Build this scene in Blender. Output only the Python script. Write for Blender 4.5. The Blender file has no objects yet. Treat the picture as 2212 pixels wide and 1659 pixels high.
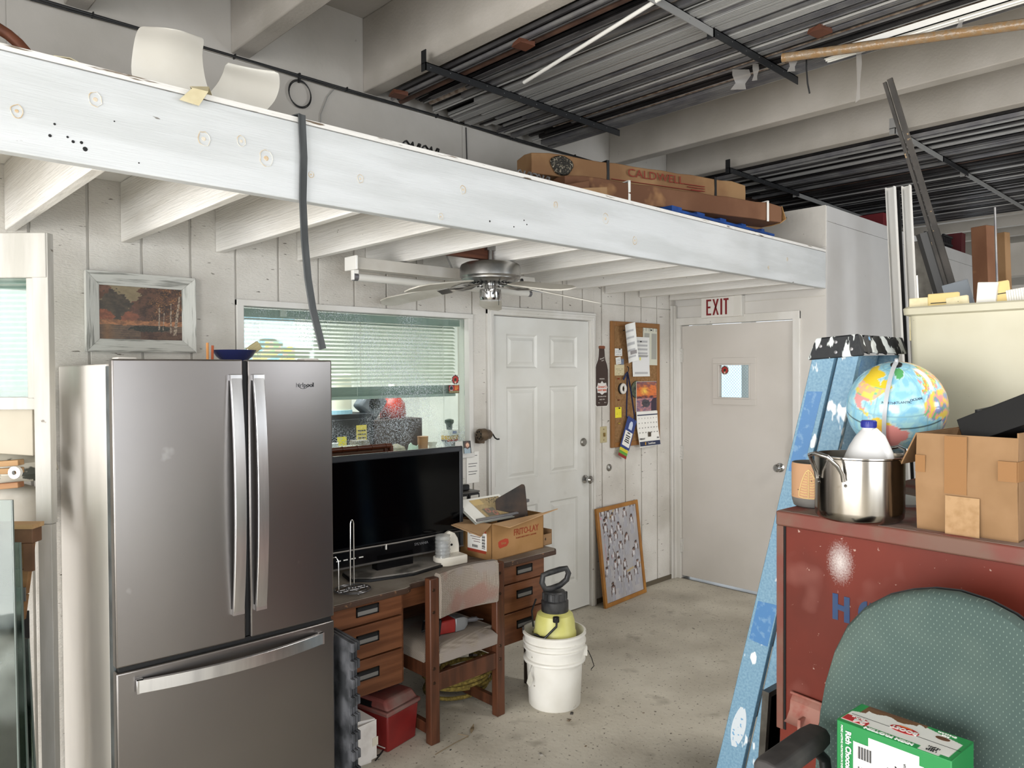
import bpy, bmesh, math, random
from math import sin, cos, pi, radians as rad
from mathutils import Vector, Matrix, Euler, noise
random.seed(7)
SC = bpy.context.scene
COL = SC.collection
# ------------------------------------------------------------------ camera
CF, CYAW, CPITCH, CROLL, CH = 1611.62, 0.808510, 0.01691005, -0.00568309, 1.68
def _basis():
    cy, sy = cos(CYAW), sin(CYAW)
    m = Matrix(((sy, -cy, 0), (0, 0, -1), (cy, sy, 0)))
    p = Matrix(((1, 0, 0), (0, cos(CPITCH), -sin(CPITCH)), (0, sin(CPITCH), cos(CPITCH))))
    q = Matrix(((cos(CROLL), -sin(CROLL), 0), (sin(CROLL), cos(CROLL), 0), (0, 0, 1)))
    return q @ p @ m
CM = _basis()
cd = bpy.data.cameras.new('camera'); cam = bpy.data.objects.new('camera', cd); COL.objects.link(cam)
cd.sensor_width = 36; cd.sensor_fit = 'HORIZONTAL'; cd.lens = 36 * CF / 2212; cd.clip_start = .05; cd.clip_end = 200
rm = Matrix((CM[0], -CM[1], -CM[2])).transposed()
cam.matrix_world = Matrix.Translation((0, 0, CH)) @ rm.to_4x4()
SC.camera = cam
# ------------------------------------------------------------------ world, lights, exposure
w = bpy.data.worlds.new('sky'); SC.world = w; w.use_nodes = True
bg = w.node_tree.nodes['Background']; bg.inputs[0].default_value = (.86, .93, 1, 1); bg.inputs[1].default_value = 1.6
SC.view_settings.view_transform = 'Standard'; SC.view_settings.look = 'None'
SC.view_settings.gamma = 1; SC.view_settings.use_curve_mapping = False; SC.view_settings.exposure = 0.0
def area(name, loc, rot, sx, sy, power, col=(1, 1, 1)):
    l = bpy.data.lights.new(name, 'AREA'); l.shape = 'RECTANGLE'; l.size = sx; l.size_y = sy; l.energy = power; l.color = col
    o = bpy.data.objects.new(name, l); COL.objects.link(o); o.location = loc; o.rotation_euler = rot
    return o
# daylight through the two big roll-up doorways behind and left of the camera
area('daylight_side_doorway', (-3.9, .4, 1.35), (0, rad(-90), 0), 2.4, 5.2, 420, (1, .985, .96))
area('daylight_rear_doorway', (-.9, -4.9, 1.3), (rad(90), 0, 0), 4.6, 2.3, 185, (.9, .95, 1))
area('shop_ceiling_fill', (-.6, -2.2, 3.15), (0, 0, 0), 3.6, 1.6, 85, (1, .96, .9))  # unseen overhead fill, added to brighten the floor and cabinet tops
area('aisle_floor_fill', (4.02, -.5, 3.14), (0, 0, 0), .5, 2.2, 75, (1, .96, .9))  # unseen overhead fill over the aisle, added to lift the floor
area('daylight_far_doorway', (5.6, -4.92, 1.35), (rad(90), 0, 0), 1.9, 2.4, 150, (.9, .95, 1))
area('office_ceiling_lamp', (2.6, 5.0, 2.42), (0, 0, 0), 1.8, .6, 95, (1, .995, .97))
# ------------------------------------------------------------------ pixel helpers (measured from the photo)
def ray(px, py):
    v = Vector((px - 1106, py - 829.5, CF)); return CM.transposed() @ v
def onp(px, py, ax, val):
    r = ray(px, py); o = Vector((0, 0, CH)); return o + r * ((val - o[ax]) / r[ax])
def cpt(px, py, d):
    r = ray(px, py); F = Vector((CM[2][0], CM[2][1], 0)).normalized(); return Vector((0, 0, CH)) + r * (d / r.dot(F))
# ------------------------------------------------------------------ colours and materials
def hx(c):
    if isinstance(c, str):
        c = c.lstrip('#'); c = [int(c[i:i + 2], 16) / 255 for i in (0, 2, 4)]
    return tuple((x / 12.92 if x <= .04045 else ((x + .055) / 1.055) ** 2.4) for x in c[:3]) + (1,)
MC = {}
def M(name, col, rough=.6, metal=0, col2=None, scale=5, lo=.4, hi=.6, stretch=(1, 1, 1), bump=0, bscale=60, bstretch=None,
      spk=None, spk2=None, spec=.5, coat=0, trans=0, alpha=1, emis=None, ior=1.45, detail=4, aniso=0):
    if name in MC: return MC[name]
    m = bpy.data.materials.new(name); m.use_nodes = True; MC[name] = m
    nt = m.node_tree; N = nt.nodes; L = nt.links; b = N['Principled BSDF']
    b.inputs['Base Color'].default_value = hx(col); b.inputs['Roughness'].default_value = rough; b.inputs['Metallic'].default_value = metal
    b.inputs['Specular IOR Level'].default_value = spec; b.inputs['Coat Weight'].default_value = coat
    b.inputs['Transmission Weight'].default_value = trans; b.inputs['IOR'].default_value = ior; b.inputs['Alpha'].default_value = alpha
    if aniso: b.inputs['Anisotropic'].default_value = aniso
    if emis: b.inputs['Emission Color'].default_value = hx(emis[0]); b.inputs['Emission Strength'].default_value = emis[1]
    tc = N.new('ShaderNodeTexCoord')
    def noi(sc, st, dt=4):
        mp = N.new('ShaderNodeMapping'); mp.inputs['Scale'].default_value = st; L.new(tc.outputs['Object'], mp.inputs[0])
        n = N.new('ShaderNodeTexNoise'); n.inputs['Scale'].default_value = sc; n.inputs['Detail'].default_value = dt; L.new(mp.outputs[0], n.inputs['Vector'])
        return n.outputs['Fac']
    def ramp(f, a, c):
        r = N.new('ShaderNodeMapRange'); r.inputs['From Min'].default_value = a; r.inputs['From Max'].default_value = c; L.new(f, r.inputs['Value']); return r.outputs[0]
    cur = None
    def mix(fac, c2):
        nonlocal cur
        x = N.new('ShaderNodeMix'); x.data_type = 'RGBA'; L.new(fac, x.inputs['Factor'])
        if cur is None: x.inputs[6].default_value = hx(col)
        else: L.new(cur, x.inputs[6])
        x.inputs[7].default_value = hx(c2); cur = x.outputs[2]
    if col2: mix(ramp(noi(scale, stretch, detail), lo, hi), col2)
    for s in (spk, spk2):
        if s:   # (colour, scale, lo, hi, stretch)
            mix(ramp(noi(s[1], s[4] if len(s) > 4 else (1, 1, 1), 3), s[2], s[3]), s[0])
    if cur is not None: L.new(cur, b.inputs['Base Color'])
    if bump:
        bp = N.new('ShaderNodeBump'); bp.inputs['Strength'].default_value = bump; bp.inputs['Distance'].default_value = .004
        L.new(noi(bscale, bstretch or stretch, 5), bp.inputs['Height']); L.new(bp.outputs[0], b.inputs['Normal'])
    return m
def vcol(name, rough=.5, spec=.5, coat=0):
    if name in MC: return MC[name]
    m = bpy.data.materials.new(name); m.use_nodes = True; MC[name] = m
    N = m.node_tree.nodes; b = N['Principled BSDF']; a = N.new('ShaderNodeVertexColor'); a.layer_name = 'Col'
    m.node_tree.links.new(a.outputs[0], b.inputs['Base Color']); b.inputs['Roughness'].default_value = rough
    b.inputs['Specular IOR Level'].default_value = spec; b.inputs['Coat Weight'].default_value = coat
    return m
def glassm(name, tint='#eef6f2', refl=.12, speck=None, rough=.03):
    if name in MC: return MC[name]
    m = bpy.data.materials.new(name); m.use_nodes = True; MC[name] = m
    nt = m.node_tree; N = nt.nodes; L = nt.links
    for n in list(N): N.remove(n)
    out = N.new('ShaderNodeOutputMaterial'); t = N.new('ShaderNodeBsdfTransparent'); t.inputs[0].default_value = hx(tint)
    g = N.new('ShaderNodeBsdfGlossy'); g.inputs['Roughness'].default_value = rough
    fr = N.new('ShaderNodeFresnel'); fr.inputs[0].default_value = 1.5
    mx = N.new('ShaderNodeMixShader'); L.new(fr.outputs[0], mx.inputs[0]); L.new(t.outputs[0], mx.inputs[1]); L.new(g.outputs[0], mx.inputs[2])
    last = mx.outputs[0]
    if speck:
        d = N.new('ShaderNodeBsdfDiffuse'); d.inputs[0].default_value = hx(speck[0])
        tc = N.new('ShaderNodeTexCoord')
        n = N.new('ShaderNodeTexNoise'); n.inputs['Scale'].default_value = speck[1]; L.new(tc.outputs['Object'], n.inputs['Vector'])
        r = N.new('ShaderNodeMapRange'); r.inputs['From Min'].default_value = speck[2]; r.inputs['From Max'].default_value = speck[3]; L.new(n.outputs[0], r.inputs[0])
        n2 = N.new('ShaderNodeTexNoise'); n2.inputs['Scale'].default_value = speck[4]; L.new(tc.outputs['Object'], n2.inputs['Vector'])
        r2 = N.new('ShaderNodeMapRange'); r2.inputs['From Min'].default_value = .42; r2.inputs['From Max'].default_value = .6; r2.inputs['To Max'].default_value = speck[5]; L.new(n2.outputs[0], r2.inputs[0])
        mu = N.new('ShaderNodeMath'); mu.operation = 'MULTIPLY'; L.new(r.outputs[0], mu.inputs[0]); L.new(r2.outputs[0], mu.inputs[1])
        m2 = N.new('ShaderNodeMixShader'); L.new(mu.outputs[0], m2.inputs[0]); L.new(last, m2.inputs[1]); L.new(d.outputs[0], m2.inputs[2]); last = m2.outputs[0]
    L.new(last, out.inputs[0]); return m
# ------------------------------------------------------------------ geometry builder
class G:
    def __init__(s): s.b = bmesh.new()
    def box(s, x0, x1, y0, y1, z0, z1):
        x0, x1 = sorted((x0, x1)); y0, y1 = sorted((y0, y1)); z0, z1 = sorted((z0, z1))
        v = [s.b.verts.new((x, y, z)) for x in (x0, x1) for y in (y0, y1) for z in (z0, z1)]
        for f in ((0, 1, 3, 2), (4, 6, 7, 5), (0, 4, 5, 1), (2, 3, 7, 6), (0, 2, 6, 4), (1, 5, 7, 3)): s.b.faces.new([v[i] for i in f])
        return s
    def rbox(s, c, d, r=(0, 0, 0)):
        mt = Matrix.Translation(c) @ Euler(r).to_matrix().to_4x4(); n = len(s.b.verts)
        s.box(-d[0] / 2, d[0] / 2, -d[1] / 2, d[1] / 2, -d[2] / 2, d[2] / 2); s.b.verts.ensure_lookup_table()
        for v in s.b.verts[n:]: v.co = mt @ v.co
        return s
    def hexa(s, P):      # 8 points: bottom 4 ccw, top 4 ccw
        v = [s.b.verts.new(p) for p in P]
        for f in ((3, 2, 1, 0), (4, 5, 6, 7), (0, 1, 5, 4), (1, 2, 6, 5), (2, 3, 7, 6), (3, 0, 4, 7)): s.b.faces.new([v[i] for i in f])
        return s
    def rings(s, R, cap=True, closed=False):
        rr = [[s.b.verts.new(p) for p in r] for r in R]; n = len(rr[0])
        pairs = list(zip(rr, rr[1:])) + ([(rr[-1], rr[0])] if closed else [])
        for a, b in pairs:
            for i in range(n): s.b.faces.new((a[i], a[(i + 1) % n], b[(i + 1) % n], b[i]))
        if cap and not closed: s.b.faces.new(rr[0][::-1]); s.b.faces.new(rr[-1])
        return s
    def cyl(s, p0, p1, r0, r1=None, seg=16):
        return s.tube([p0, p1], r0, seg, r2=r1)
    def tube(s, pts, r, seg=8, closed=False, r2=None, sec=None):
        pts = [Vector(p) for p in pts]; n = len(pts); R = []; up = None
        for i, p in enumerate(pts):
            if closed: t = pts[(i + 1) % n] - pts[i - 1]
            else: t = pts[min(i + 1, n - 1)] - pts[max(i - 1, 0)]
            t.normalize()
            if up is None: up = Vector((0, 0, 1)) if abs(t.z) < .9 else Vector((1, 0, 0))
            u = (up - t * up.dot(t))
            if u.length < 1e-4: u = t.orthogonal()
            u.normalize(); up = u; v = t.cross(u)
            rr = r if r2 is None else r + (r2 - r) * i / (n - 1)
            if sec: R.append([p + v * a + u * b for a, b in sec])
            else: R.append([p + (v * cos(2 * pi * k / seg) + u * sin(2 * pi * k / seg)) * rr for k in range(seg)])
        return s.rings(R, closed=closed)
    def lathe(s, prof, seg=32, c=(0, 0, 0), cap=True, ax='Z'):
        c = Vector(c); R = []
        for r, z in prof:
            r = max(r, 1e-4); ring = []
            for k in range(seg):
                a = 2 * pi * k / seg
                p = Vector((r * cos(a), r * sin(a), z))
                if ax == 'Y': p = Vector((p.x, -p.z, p.y))     # axis towards -Y
                if ax == 'X': p = Vector((-p.z, -p.x, p.y))    # axis towards -X
                ring.append(c + p)
            R.append(ring)
        return s.rings(R, cap=cap)
    def prism(s, poly, ax, a, b):
        def P(u, v, t): return {'X': (t, u, v), 'Y': (u, t, v), 'Z': (u, v, t)}[ax]
        A = [s.b.verts.new(P(u, v, a)) for u, v in poly]; B = [s.b.verts.new(P(u, v, b)) for u, v in poly]; n = len(poly)
        s.b.faces.new(A); s.b.faces.new(B[::-1])
        for i in range(n): s.b.faces.new((A[i], B[i], B[(i + 1) % n], A[(i + 1) % n]))
        return s
    def sheet(s, rows, th=0):     # grid of points
        g = [[s.b.verts.new(p) for p in r] for r in rows]
        for i in range(len(g) - 1):
            for j in range(len(g[0]) - 1): s.b.faces.new((g[i][j], g[i][j + 1], g[i + 1][j + 1], g[i + 1][j]))
        if th: bmesh.ops.recalc_face_normals(s.b, faces=s.b.faces[:]); bmesh.ops.solidify(s.b, geom=s.b.faces[:], thickness=th)
        return s
    def xf(s, mt):
        for v in s.b.verts: v.co = mt @ v.co
        return s
    def mesh(s, name):
        bmesh.ops.recalc_face_normals(s.b, faces=s.b.faces[:]); me = bpy.data.meshes.new(name); s.b.to_mesh(me); s.b.free(); return me
    def build(s, name, mat, par=None, smooth=False, bev=0, loc=None, rot=None, seg=2, label=None, kind=None):
        me = s.mesh(name); me.materials.append(mat)
        if smooth or bev:
            me.shade_smooth(); me.set_sharp_from_angle(angle=rad(40))
        o = bpy.data.objects.new(name, me); COL.objects.link(o)
        if par: o.parent = par
        if loc is not None: o.location = loc
        if rot is not None: o.rotation_euler = rot
        if bev:
            b = o.modifiers.new('bevel', 'BEVEL'); b.width = bev; b.segments = seg; b.limit_method = 'ANGLE'; b.angle_limit = rad(35); b.harden_normals = False
        if label: o['label'] = label
        if kind: o['kind'] = kind
        return o
def B(x0, x1, y0, y1, z0, z1): return G().box(x0, x1, y0, y1, z0, z1)
def tag(o, label, cat, group=None, kind=None):
    o['label'] = label; o['category'] = cat
    if group: o['group'] = group
    if kind: o['kind'] = kind
    return o
def thing(name, label, cat, loc=(0, 0, 0), rz=0, group=None, rot=None):
    o = bpy.data.objects.new(name, None); COL.objects.link(o); o.location = loc; o.rotation_euler = rot if rot else (0, 0, rz)
    o.empty_display_size = .05
    return tag(o, label, cat, group)
def struct(o): o['kind'] = 'structure'; return o
def setl(o, label): o['label'] = label; return o
TC = {}
def text(s, size, mat, par, loc, rot=(pi / 2, 0, 0), align='CENTER', ext=.0006, name='lettering', sx=1, shear=0, bold=0, spacing=1):
    k = (s, size, align, ext, shear, bold, spacing)
    if k not in TC:
        c = bpy.data.curves.new('t', 'FONT'); c.body = s; c.size = size; c.align_x = align; c.align_y = 'CENTER'; c.extrude = ext
        c.shear = shear; c.offset = bold; c.space_character = spacing; c.resolution_u = 3
        o = bpy.data.objects.new('t', c); COL.objects.link(o)
        dg = bpy.context.evaluated_depsgraph_get(); me = bpy.data.meshes.new_from_object(o.evaluated_get(dg)); bpy.data.objects.remove(o); TC[k] = me
    me = TC[k].copy(); me.materials.clear(); me.materials.append(mat)
    for p in me.polygons: p.material_index = 0
    o = bpy.data.objects.new(name, me); COL.objects.link(o)
    if par: o.parent = par
    o.location = loc; o.rotation_euler = rot; o.scale = (sx, 1, 1); return o
def art(name, w_, h_, nx, ny, fn, par, loc, rot=(pi / 2, 0, 0), rough=.5, warp=None, coat=0):
    """flat print w x h, lower-left corner at loc; fn(u,v) gives sRGB"""
    vs = []; cs = []
    for j in range(ny + 1):
        for i in range(nx + 1):
            u, v = i / nx, j / ny; z = warp(u, v) if warp else 0
            vs.append((u * w_, v * h_, z)); cs.append(hx(fn(u, v)))
    fs = [(j * (nx + 1) + i, j * (nx + 1) + i + 1, (j + 1) * (nx + 1) + i + 1, (j + 1) * (nx + 1) + i) for j in range(ny) for i in range(nx)]
    me = bpy.data.meshes.new(name); me.from_pydata(vs, [], fs)
    at = me.color_attributes.new('Col', 'FLOAT_COLOR', 'POINT'); at.data.foreach_set('color', [x for c in cs for x in c])
    me.materials.append(vcol('print_%g_%g' % (rough, coat), rough, coat=coat)); me.shade_smooth()
    o = bpy.data.objects.new(name, me); COL.objects.link(o); o.parent = par; o.location = loc; o.rotation_euler = rot; return o
def dup(r, loc, rot=None, label=None, par=None):
    def cp(o, p):
        c = o.copy(); COL.objects.link(c); c.parent = p
        for ch in list(o.children): cp(ch, c)
        return c
    kids = list(r.children); c = r.copy(); COL.objects.link(c); c.location = loc
    if rot is not None: c.rotation_euler = rot
    if par is not None: c.parent = par
    if label: c['label'] = label
    for k in kids: cp(k, c)
    return c
def nz(x, y, z=0): return noise.noise(Vector((x, y, z)))
def lerp(a, b, t): return tuple(a[i] + (b[i] - a[i]) * t for i in range(3))
def rgb(h): return tuple(int(h[i:i + 2], 16) / 255 for i in (1, 3, 5))
# ------------------------------------------------------------------ shared materials
m_wall = M('painted_siding', '#d3cfc8', .75, col2='#c5c0b8', scale=3, bump=.9, bscale=75, stretch=(1, 1, 1), bstretch=(1, 1, 2.5),
           spk=('#6a645b', 34, .70, .735, (.5, 1, 2.2)), spk2=('#b1aca2', 2.2, .58, .8))
m_groove = M('siding_groove', '#c9c5bd', .85)
m_up = M('painted_upper_wall', '#b3aea7', .7, col2='#a8a39b', scale=2, bump=.25, bscale=30, spk=('#8d877e', 18, .73, .78))
m_beam = M('sprayed_beam_paint', '#b4aea6', .6, col2='#a7a198', scale=2.5, bump=.35, bscale=70, spk=('#8f8a82', 9, .74, .78))
m_head = M('white_header_paint', '#cccfd1', .55, col2='#c0c3c4', scale=3, stretch=(.6, 1, 4), bump=.3, bscale=45, bstretch=(.3, 1, 6),
           spk=('#6f6a64', 26, .75, .78, (.5, 1, 1.4)), spk2=('#c9b08a', 3.1, .735, .80, (1, 1, 1.5)))
m_joist = M('white_joist_paint', '#e6e4e0', .6, col2='#d8d5cf', scale=4, stretch=(1, .4, 3), bump=1, bscale=30, bstretch=(1, .2, 5), spk=('#5c564d', 22, .74, .77))
m_door = M('white_door_paint', '#dbdbd7', .42, col2='#d0cfc9', scale=2, bump=.08, bscale=60, bstretch=(3, 1, .5), spk=('#8d8674', 3.2, .68, .9))
m_trim = M('white_trim_paint', '#dcdad6', .5, col2='#cfccc5', scale=4, stretch=(1, 1, .3), bump=.15, bscale=50, spk=('#8c857a', 20, .74, .78))
m_conc = M('concrete_floor', '#cbc5b7', .6, col2='#b0a99b', scale=2.6, lo=.38, hi=.68, bump=.3, bscale=40, detail=10,
           spk=('#7d7568', 6.5, .62, .85), spk2=('#5a5348', 60, .62, .72))
m_black = M('black_paint', '#101113', .45)
m_chrome = M('chrome', '#b4b4b4', .12, 1)
m_steel = M('brushed_handle_steel', '#d9d9da', .28, 1, col2='#c6c6c8', scale=20, stretch=(1, 1, .1))
m_alu = M('mill_aluminium', '#8f8e8d', .4, .6, col2='#77767a', scale=6)
m_dark = M('dark_void', '#0c0c0d', .8)
m_white = M('white_plastic', '#e9e7e1', .4)
m_paper = M('white_paper', '#eceae4', .8)
m_ink = M('black_ink', '#1a1a1c', .7)
m_card = M('corrugated_cardboard', '#917150', .85, col2='#836443', scale=5, bump=.12, bscale=80, bstretch=(1, 1, .2))
m_cardin = M('cardboard_inside', '#ab8a66', .9, col2='#9b7955', scale=5)
m_wood = M('desk_walnut_veneer', '#6a4127', .45, col2='#553019', scale=7, stretch=(.35, 1, 5), bump=.05, bscale=60)
m_chairw = M('chair_stained_wood', '#563220', .42, col2='#3f2416', scale=6, stretch=(4, 4, .5), bump=.06, bscale=40, spk=('#a0765a', 30, .74, .8))
# ================================================================== THE SETTING
FY = 3.46     # face of the long panelled wall
EX = 5.14     # face of the exit wall
HY = 2.234    # face of the header beam
struct(B(-4.1, 11, -5.1, 12, -.12, 0).build('floor', m_conc))
# long wall with board siding
WIN = (1.534, 2.934, 1.19, 2.0); DR = (3.139, 4.062, 0, 2.034)
wl = G()
def wallboxes(g, y0, y1, x0, x1, z0, z1):
    ops = [(WIN[0] - .012, WIN[1] + .012, WIN[2] - .012, WIN[3] + .012), (DR[0], DR[1], DR[2], DR[3])]
    xs = sorted({x0, x1} | {v for o in ops for v in o[:2] if x0 < v < x1})
    for a, b in zip(xs, xs[1:]):
        m = (a + b) / 2; cuts = [(o[2], o[3]) for o in ops if o[0] < m < o[1]]; z = z0
        for c0, c1 in cuts:
            if c0 > z: g.box(a, b, y0, y1, z, c0)
            z = c1
        if z < z1: g.box(a, b, y0, y1, z, z1)
wallboxes(wl, FY + .010, FY + .11, -4.1, 5.26, 0, 2.52)
wl.box(-4.1, 11, FY + .002, FY + .11, 2.52, 3.16); wl.box(-4.1, 11, FY + .05, FY + .11, 3.16, 3.62); wl.box(5.26, 11, FY, FY + .11, 2.48, 2.78)
wl = struct(wl.build('wall_left', m_groove))
gx = [-.385, -.175, .035, .245, .455, .665, .874, 1.083, 1.291, 1.5, 1.715, 1.935, 2.145, 2.35, 2.556, 2.762, 2.972, 3.18, 3.38, 3.585, 3.79, 3.995, 4.205, 4.477, 4.678, 4.884, 5.057, 5.14]
gx = [-.385 - .21 * k for k in range(17, 0, -1)] + gx
for a, b in zip(gx, gx[1:]):
    hid = b < -.3
    def bd(x0, x1, z0, z1):
        if x1 - x0 > .012 and z1 - z0 > .02: B(x0, x1, FY, FY + .0095, z0, z1).build('board', m_wall, wl, bev=0 if hid else .0015, seg=1)
    a1, b1 = a + .005, b - .005; seg = [(0, 2.52)]
    wa, wb = WIN[0] - .035, WIN[1] + .035
    if a1 < wb and b1 > wa:
        for x0, x1, zs in ((a1, min(b1, wa), [(0, 2.52)]), (max(a1, wa), min(b1, wb), [(0, WIN[2] - .03), (WIN[3] + .03, 2.52)]), (max(a1, wb), b1, [(0, 2.52)])):
            if x1 - x0 > .002:
                for z0, z1 in zs:
                    if not (x0 < DR[1] + .06 and x1 > DR[0] - .06): bd(x0, x1, z0, z1)
                    else: bd(x0, min(x1, DR[0] - .055), z0, z1); bd(max(x0, DR[0] - .055), x1, 2.092, 2.52)
        continue
    da, db = DR[0] - .055, DR[1] + .055
    if a1 < db and b1 > da:
        bd(a1, min(b1, da), 0, 2.52); bd(max(a1, da), min(b1, db), 2.092, 2.52)
        if a > 4: bd(max(a1, db), b1, 0, 2.52)
        elif b1 > db: bd(max(a1, db), b1, 0, 2.52)
        continue
    if a > 4.2: bd(a1, b1, 0.03, 2.165); bd(a1, b1, 2.17, 2.52)
    else: bd(a1, b1, 0, 2.52)
for a, b in zip([-4.1, -1.2, .6, 2.9, 5.2, 8], [-1.2, .6, 2.9, 5.2, 8, 11]):
    B(a + .002, b - .002, FY - .002, FY + .004, 2.52, 3.155).build('wall_panel', m_up, wl)
    B(a + .002, b - .002, FY + .045, FY + .052, 3.16, 3.6).build('upper_panel', m_up, wl)
# exit wall
we = G(); we.box(EX, EX + .11, HY, 2.472, 0, 2.81); we.box(EX, EX + .11, 3.405, FY + .014, 0, 2.81); we.box(EX, EX + .11, 2.472, 3.405, 2.045, 2.81)
we = struct(we.build('wall_end', M('exit_wall_paint', '#d3d0cb', .6, col2='#c9c5bf', scale=1.5, bump=.12, bscale=40, spk=('#a7a196', 4, .72, .85))))
B(EX - .006, EX, HY + .01, FY - .003, 2.06 + .13, 2.195).build('panel_joint', m_groove, we)
# wall on the right of the exit (runs away from the camera) and its cap
wr = G(); wr.box(EX + .11, 8.73, HY, HY + .1, 0, 2.8); wr = struct(wr.build('wall_right', M('right_wall_paint', '#c4c3c2', .6, col2='#bbb9b7', scale=1.5, bump=.1, bscale=40, spk=('#8a857c', 12, .73, .78))))
for a, b in ((5.14, 6.36), (6.362, 7.58), (7.582, 8.73)):
    B(a + .001, b - .001, HY - .006, HY + .002, 0.02, 2.70).build('wall_panel', MC['right_wall_paint'], wr)
    B(a + .001, b - .001, HY - .008, HY + .002, 2.705, 2.81).build('cap_board', MC['right_wall_paint'], wr)
struct(B(EX - .006, EX + .0, HY + .002, FY - .005, 2.53, 2.815).build('trim_1', M('rough_cap_board', '#cfcbc4', .7, bump=.9, bscale=25, spk=('#8d8272', 20, .7, .76))))
struct(G().box(10.9, 11, -5.1, HY, 0, 3.62).box(10.9, 11, HY, FY + .1, 2.6, 3.62).box(9.2, 9.3, .6, HY - .1, 0, 2.55).build('wall_far', m_up))
# side walls with the roll-up doorways
struct(G().box(-4.1, -4, -5.1, -2.3, 0, 3.62).box(-4.1, -4, -2.3, 3.1, 2.7, 3.62).box(-4.1, -4, 3.1, FY + .1, 0, 3.62).build('wall_side', m_up))
struct(G().box(-4.1, -3.2, -5.1, -5, 0, 3.62).box(-3.2, 1.4, -5.1, -5, 2.5, 3.62).box(1.4, 4.6, -5.1, -5, 0, 3.62).box(4.6, 6.6, -5.1, -5, 2.6, 3.62).box(6.6, 11, -5.1, -5, 0, 3.62).build('wall_back', m_up))
# ceiling and beams
struct(B(-4.1, 11, -5.1, FY + .11, 3.6, 3.68).build('ceiling', m_up))
k = 0
for x in [-3.5, -2.78, -2.06, -1.34, -.62, .09, .81, 1.51, 2.24, 2.95, 3.66, 4.35, 5.08, 5.79, 6.5, 7.21, 7.92, 8.63, 9.34, 10.05]:
    o = struct(B(x, x + .09, -5.0, FY + .045 if x < 20 else FY, 3.2, 3.6).build('ceiling_beam', m_beam, bev=.006))
# header beam, loft deck, joists
hd = struct(B(-2.5, EX - .002, HY, HY + .042, 2.24, 2.49).build('header_beam', m_head, bev=.004))
B(-2.5, EX - .002, HY + .001, HY + .046, 2.492, 2.508).build('edge_board', M('splintered_edge', '#dcdad6', .8, bump=1, bscale=30, bstretch=(.4, 1, 3), spk=('#6d5f50', 24, .62, .68, (.3, 1, 3))), hd)
m_knot = M('timber_knot', '#c4ab86', .7, col2='#d6d4cc', scale=40); m_knotc = M('knot_core', '#c2a783', .7, col2='#d2cabb', scale=60)
kr = random.Random(3)
for px, py, r in [(206, 215, 11), (36, 240, 9), (440, 300, 12), (521, 305, 9), (575, 342, 15), (672, 377, 6), (778, 386, 8), (1000, 410, 9), (1200, 443, 8), (1308, 472, 14), (1371, 520, 11), (952, 468, 7), (1660, 578, 6), (1700, 560, 6)]:
    c = onp(px, py, 1, HY); rr = r * .0016
    ring = [(c.x + (rr * (1 + .25 * kr.random())) * cos(a) * .8, HY - .0012, c.z + rr * (1 + .25 * kr.random()) * sin(a)) for a in [2 * pi * q / 14 for q in range(14)]]
    G().tube(ring, .0011, 5, closed=True).build('knot', m_knot, hd)
    G().lathe([(rr * .35, 0), (rr * .3, .0012)], 9, (c.x, HY + .0002, c.z), ax='Y').build('knot', m_knotc, hd)
for px, py, r in [(118, 268, 3), (108, 293, 4), (146, 296, 3), (158, 306, 4), (176, 308, 4), (184, 322, 6), (1132, 476, 3), (1138, 485, 3), (1058, 478, 4), (1110, 490, 3), (247, 262, 2), (300, 352, 2)]:
    c = onp(px, py, 1, HY); rr = r * .0011
    G().lathe([(rr, 0), (rr * .8, .0015)], 8, (c.x, HY + .0002, c.z), ax='Y').build('nail_hole', m_black, hd)
struct(B(-2.5, EX, HY + .047, FY - .004, 2.495, 2.51).build('loft_deck', m_joist))
for i, x in enumerate([-2.2, -1.8, -1.4, -1.0, -.6, -.2, .18, .585, 1.0, 1.405, 1.815, 2.215, 2.6, 3.0, 3.41, 3.83, 4.24, 4.65, 5.05]):
    struct(B(x, x + .038, HY + .044, FY - .002, 2.24, 2.494).build('loft_joist', m_joist, bev=.004))
# six panel door
d1 = bpy.data.objects.new('door_1', None); COL.objects.link(d1); d1['kind'] = 'structure'; d1.location = (DR[0], FY, 0)
W1, H1 = DR[1] - DR[0], 2.03
rails = G()
px_ = [(.12, .40), (.52, .80)]; pz_ = [(.20, .80), (.98, 1.58), (1.70, 1.92)]
xs = [0, .12, .40, .52, .80, W1]; zs = [.012, .20, .80, .98, 1.58, 1.70, 1.92, H1]
for i in range(5):
    for j in range(7):
        if (i in (1, 3)) and (j in (1, 3, 5)): continue
        rails.box(xs[i], xs[i + 1], .004, .04, zs[j], zs[j + 1])
bmesh.ops.remove_doubles(rails.b, verts=rails.b.verts, dist=1e-5)
rails.build('door_leaf', m_door, d1)
for a, b in px_:
    for c, d in pz_:
        g = G(); cx, cz = (a + b) / 2, (c + d) / 2; hw, hz = (b - a) / 2, (d - c) / 2
        def rect(ins, y): return [(cx - hw + ins, y, cz - hz + ins), (cx + hw - ins, y, cz - hz + ins), (cx + hw - ins, y, cz + hz - ins), (cx - hw + ins, y, cz + hz - ins)]
        g.rings([rect(0, .03), rect(0, .004), rect(.012, .016), (rect(.022, .017)), rect(.042, .006), rect(.046, .006)])
        g.build('door_panel', m_door, d1)
G().lathe([(.0, 0), (.03, 0), (.03, .006), (.012, .012), (.012, .03), (.026, .04), (.028, .055), (.018, .068), (.0, .07)], 24, (4.015 - DR[0], .004, .914), ax='Y').build('door_knob', m_chrome, d1, smooth=True)
G().lathe([(0, 0), (.027, 0), (.029, .01), (.022, .018), (0, .018)], 24, (3.997 - DR[0], .004, 1.178), ax='Y').build('deadbolt', M('dull_nickel', '#9b9994', .4, 1), d1, smooth=True)
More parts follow.
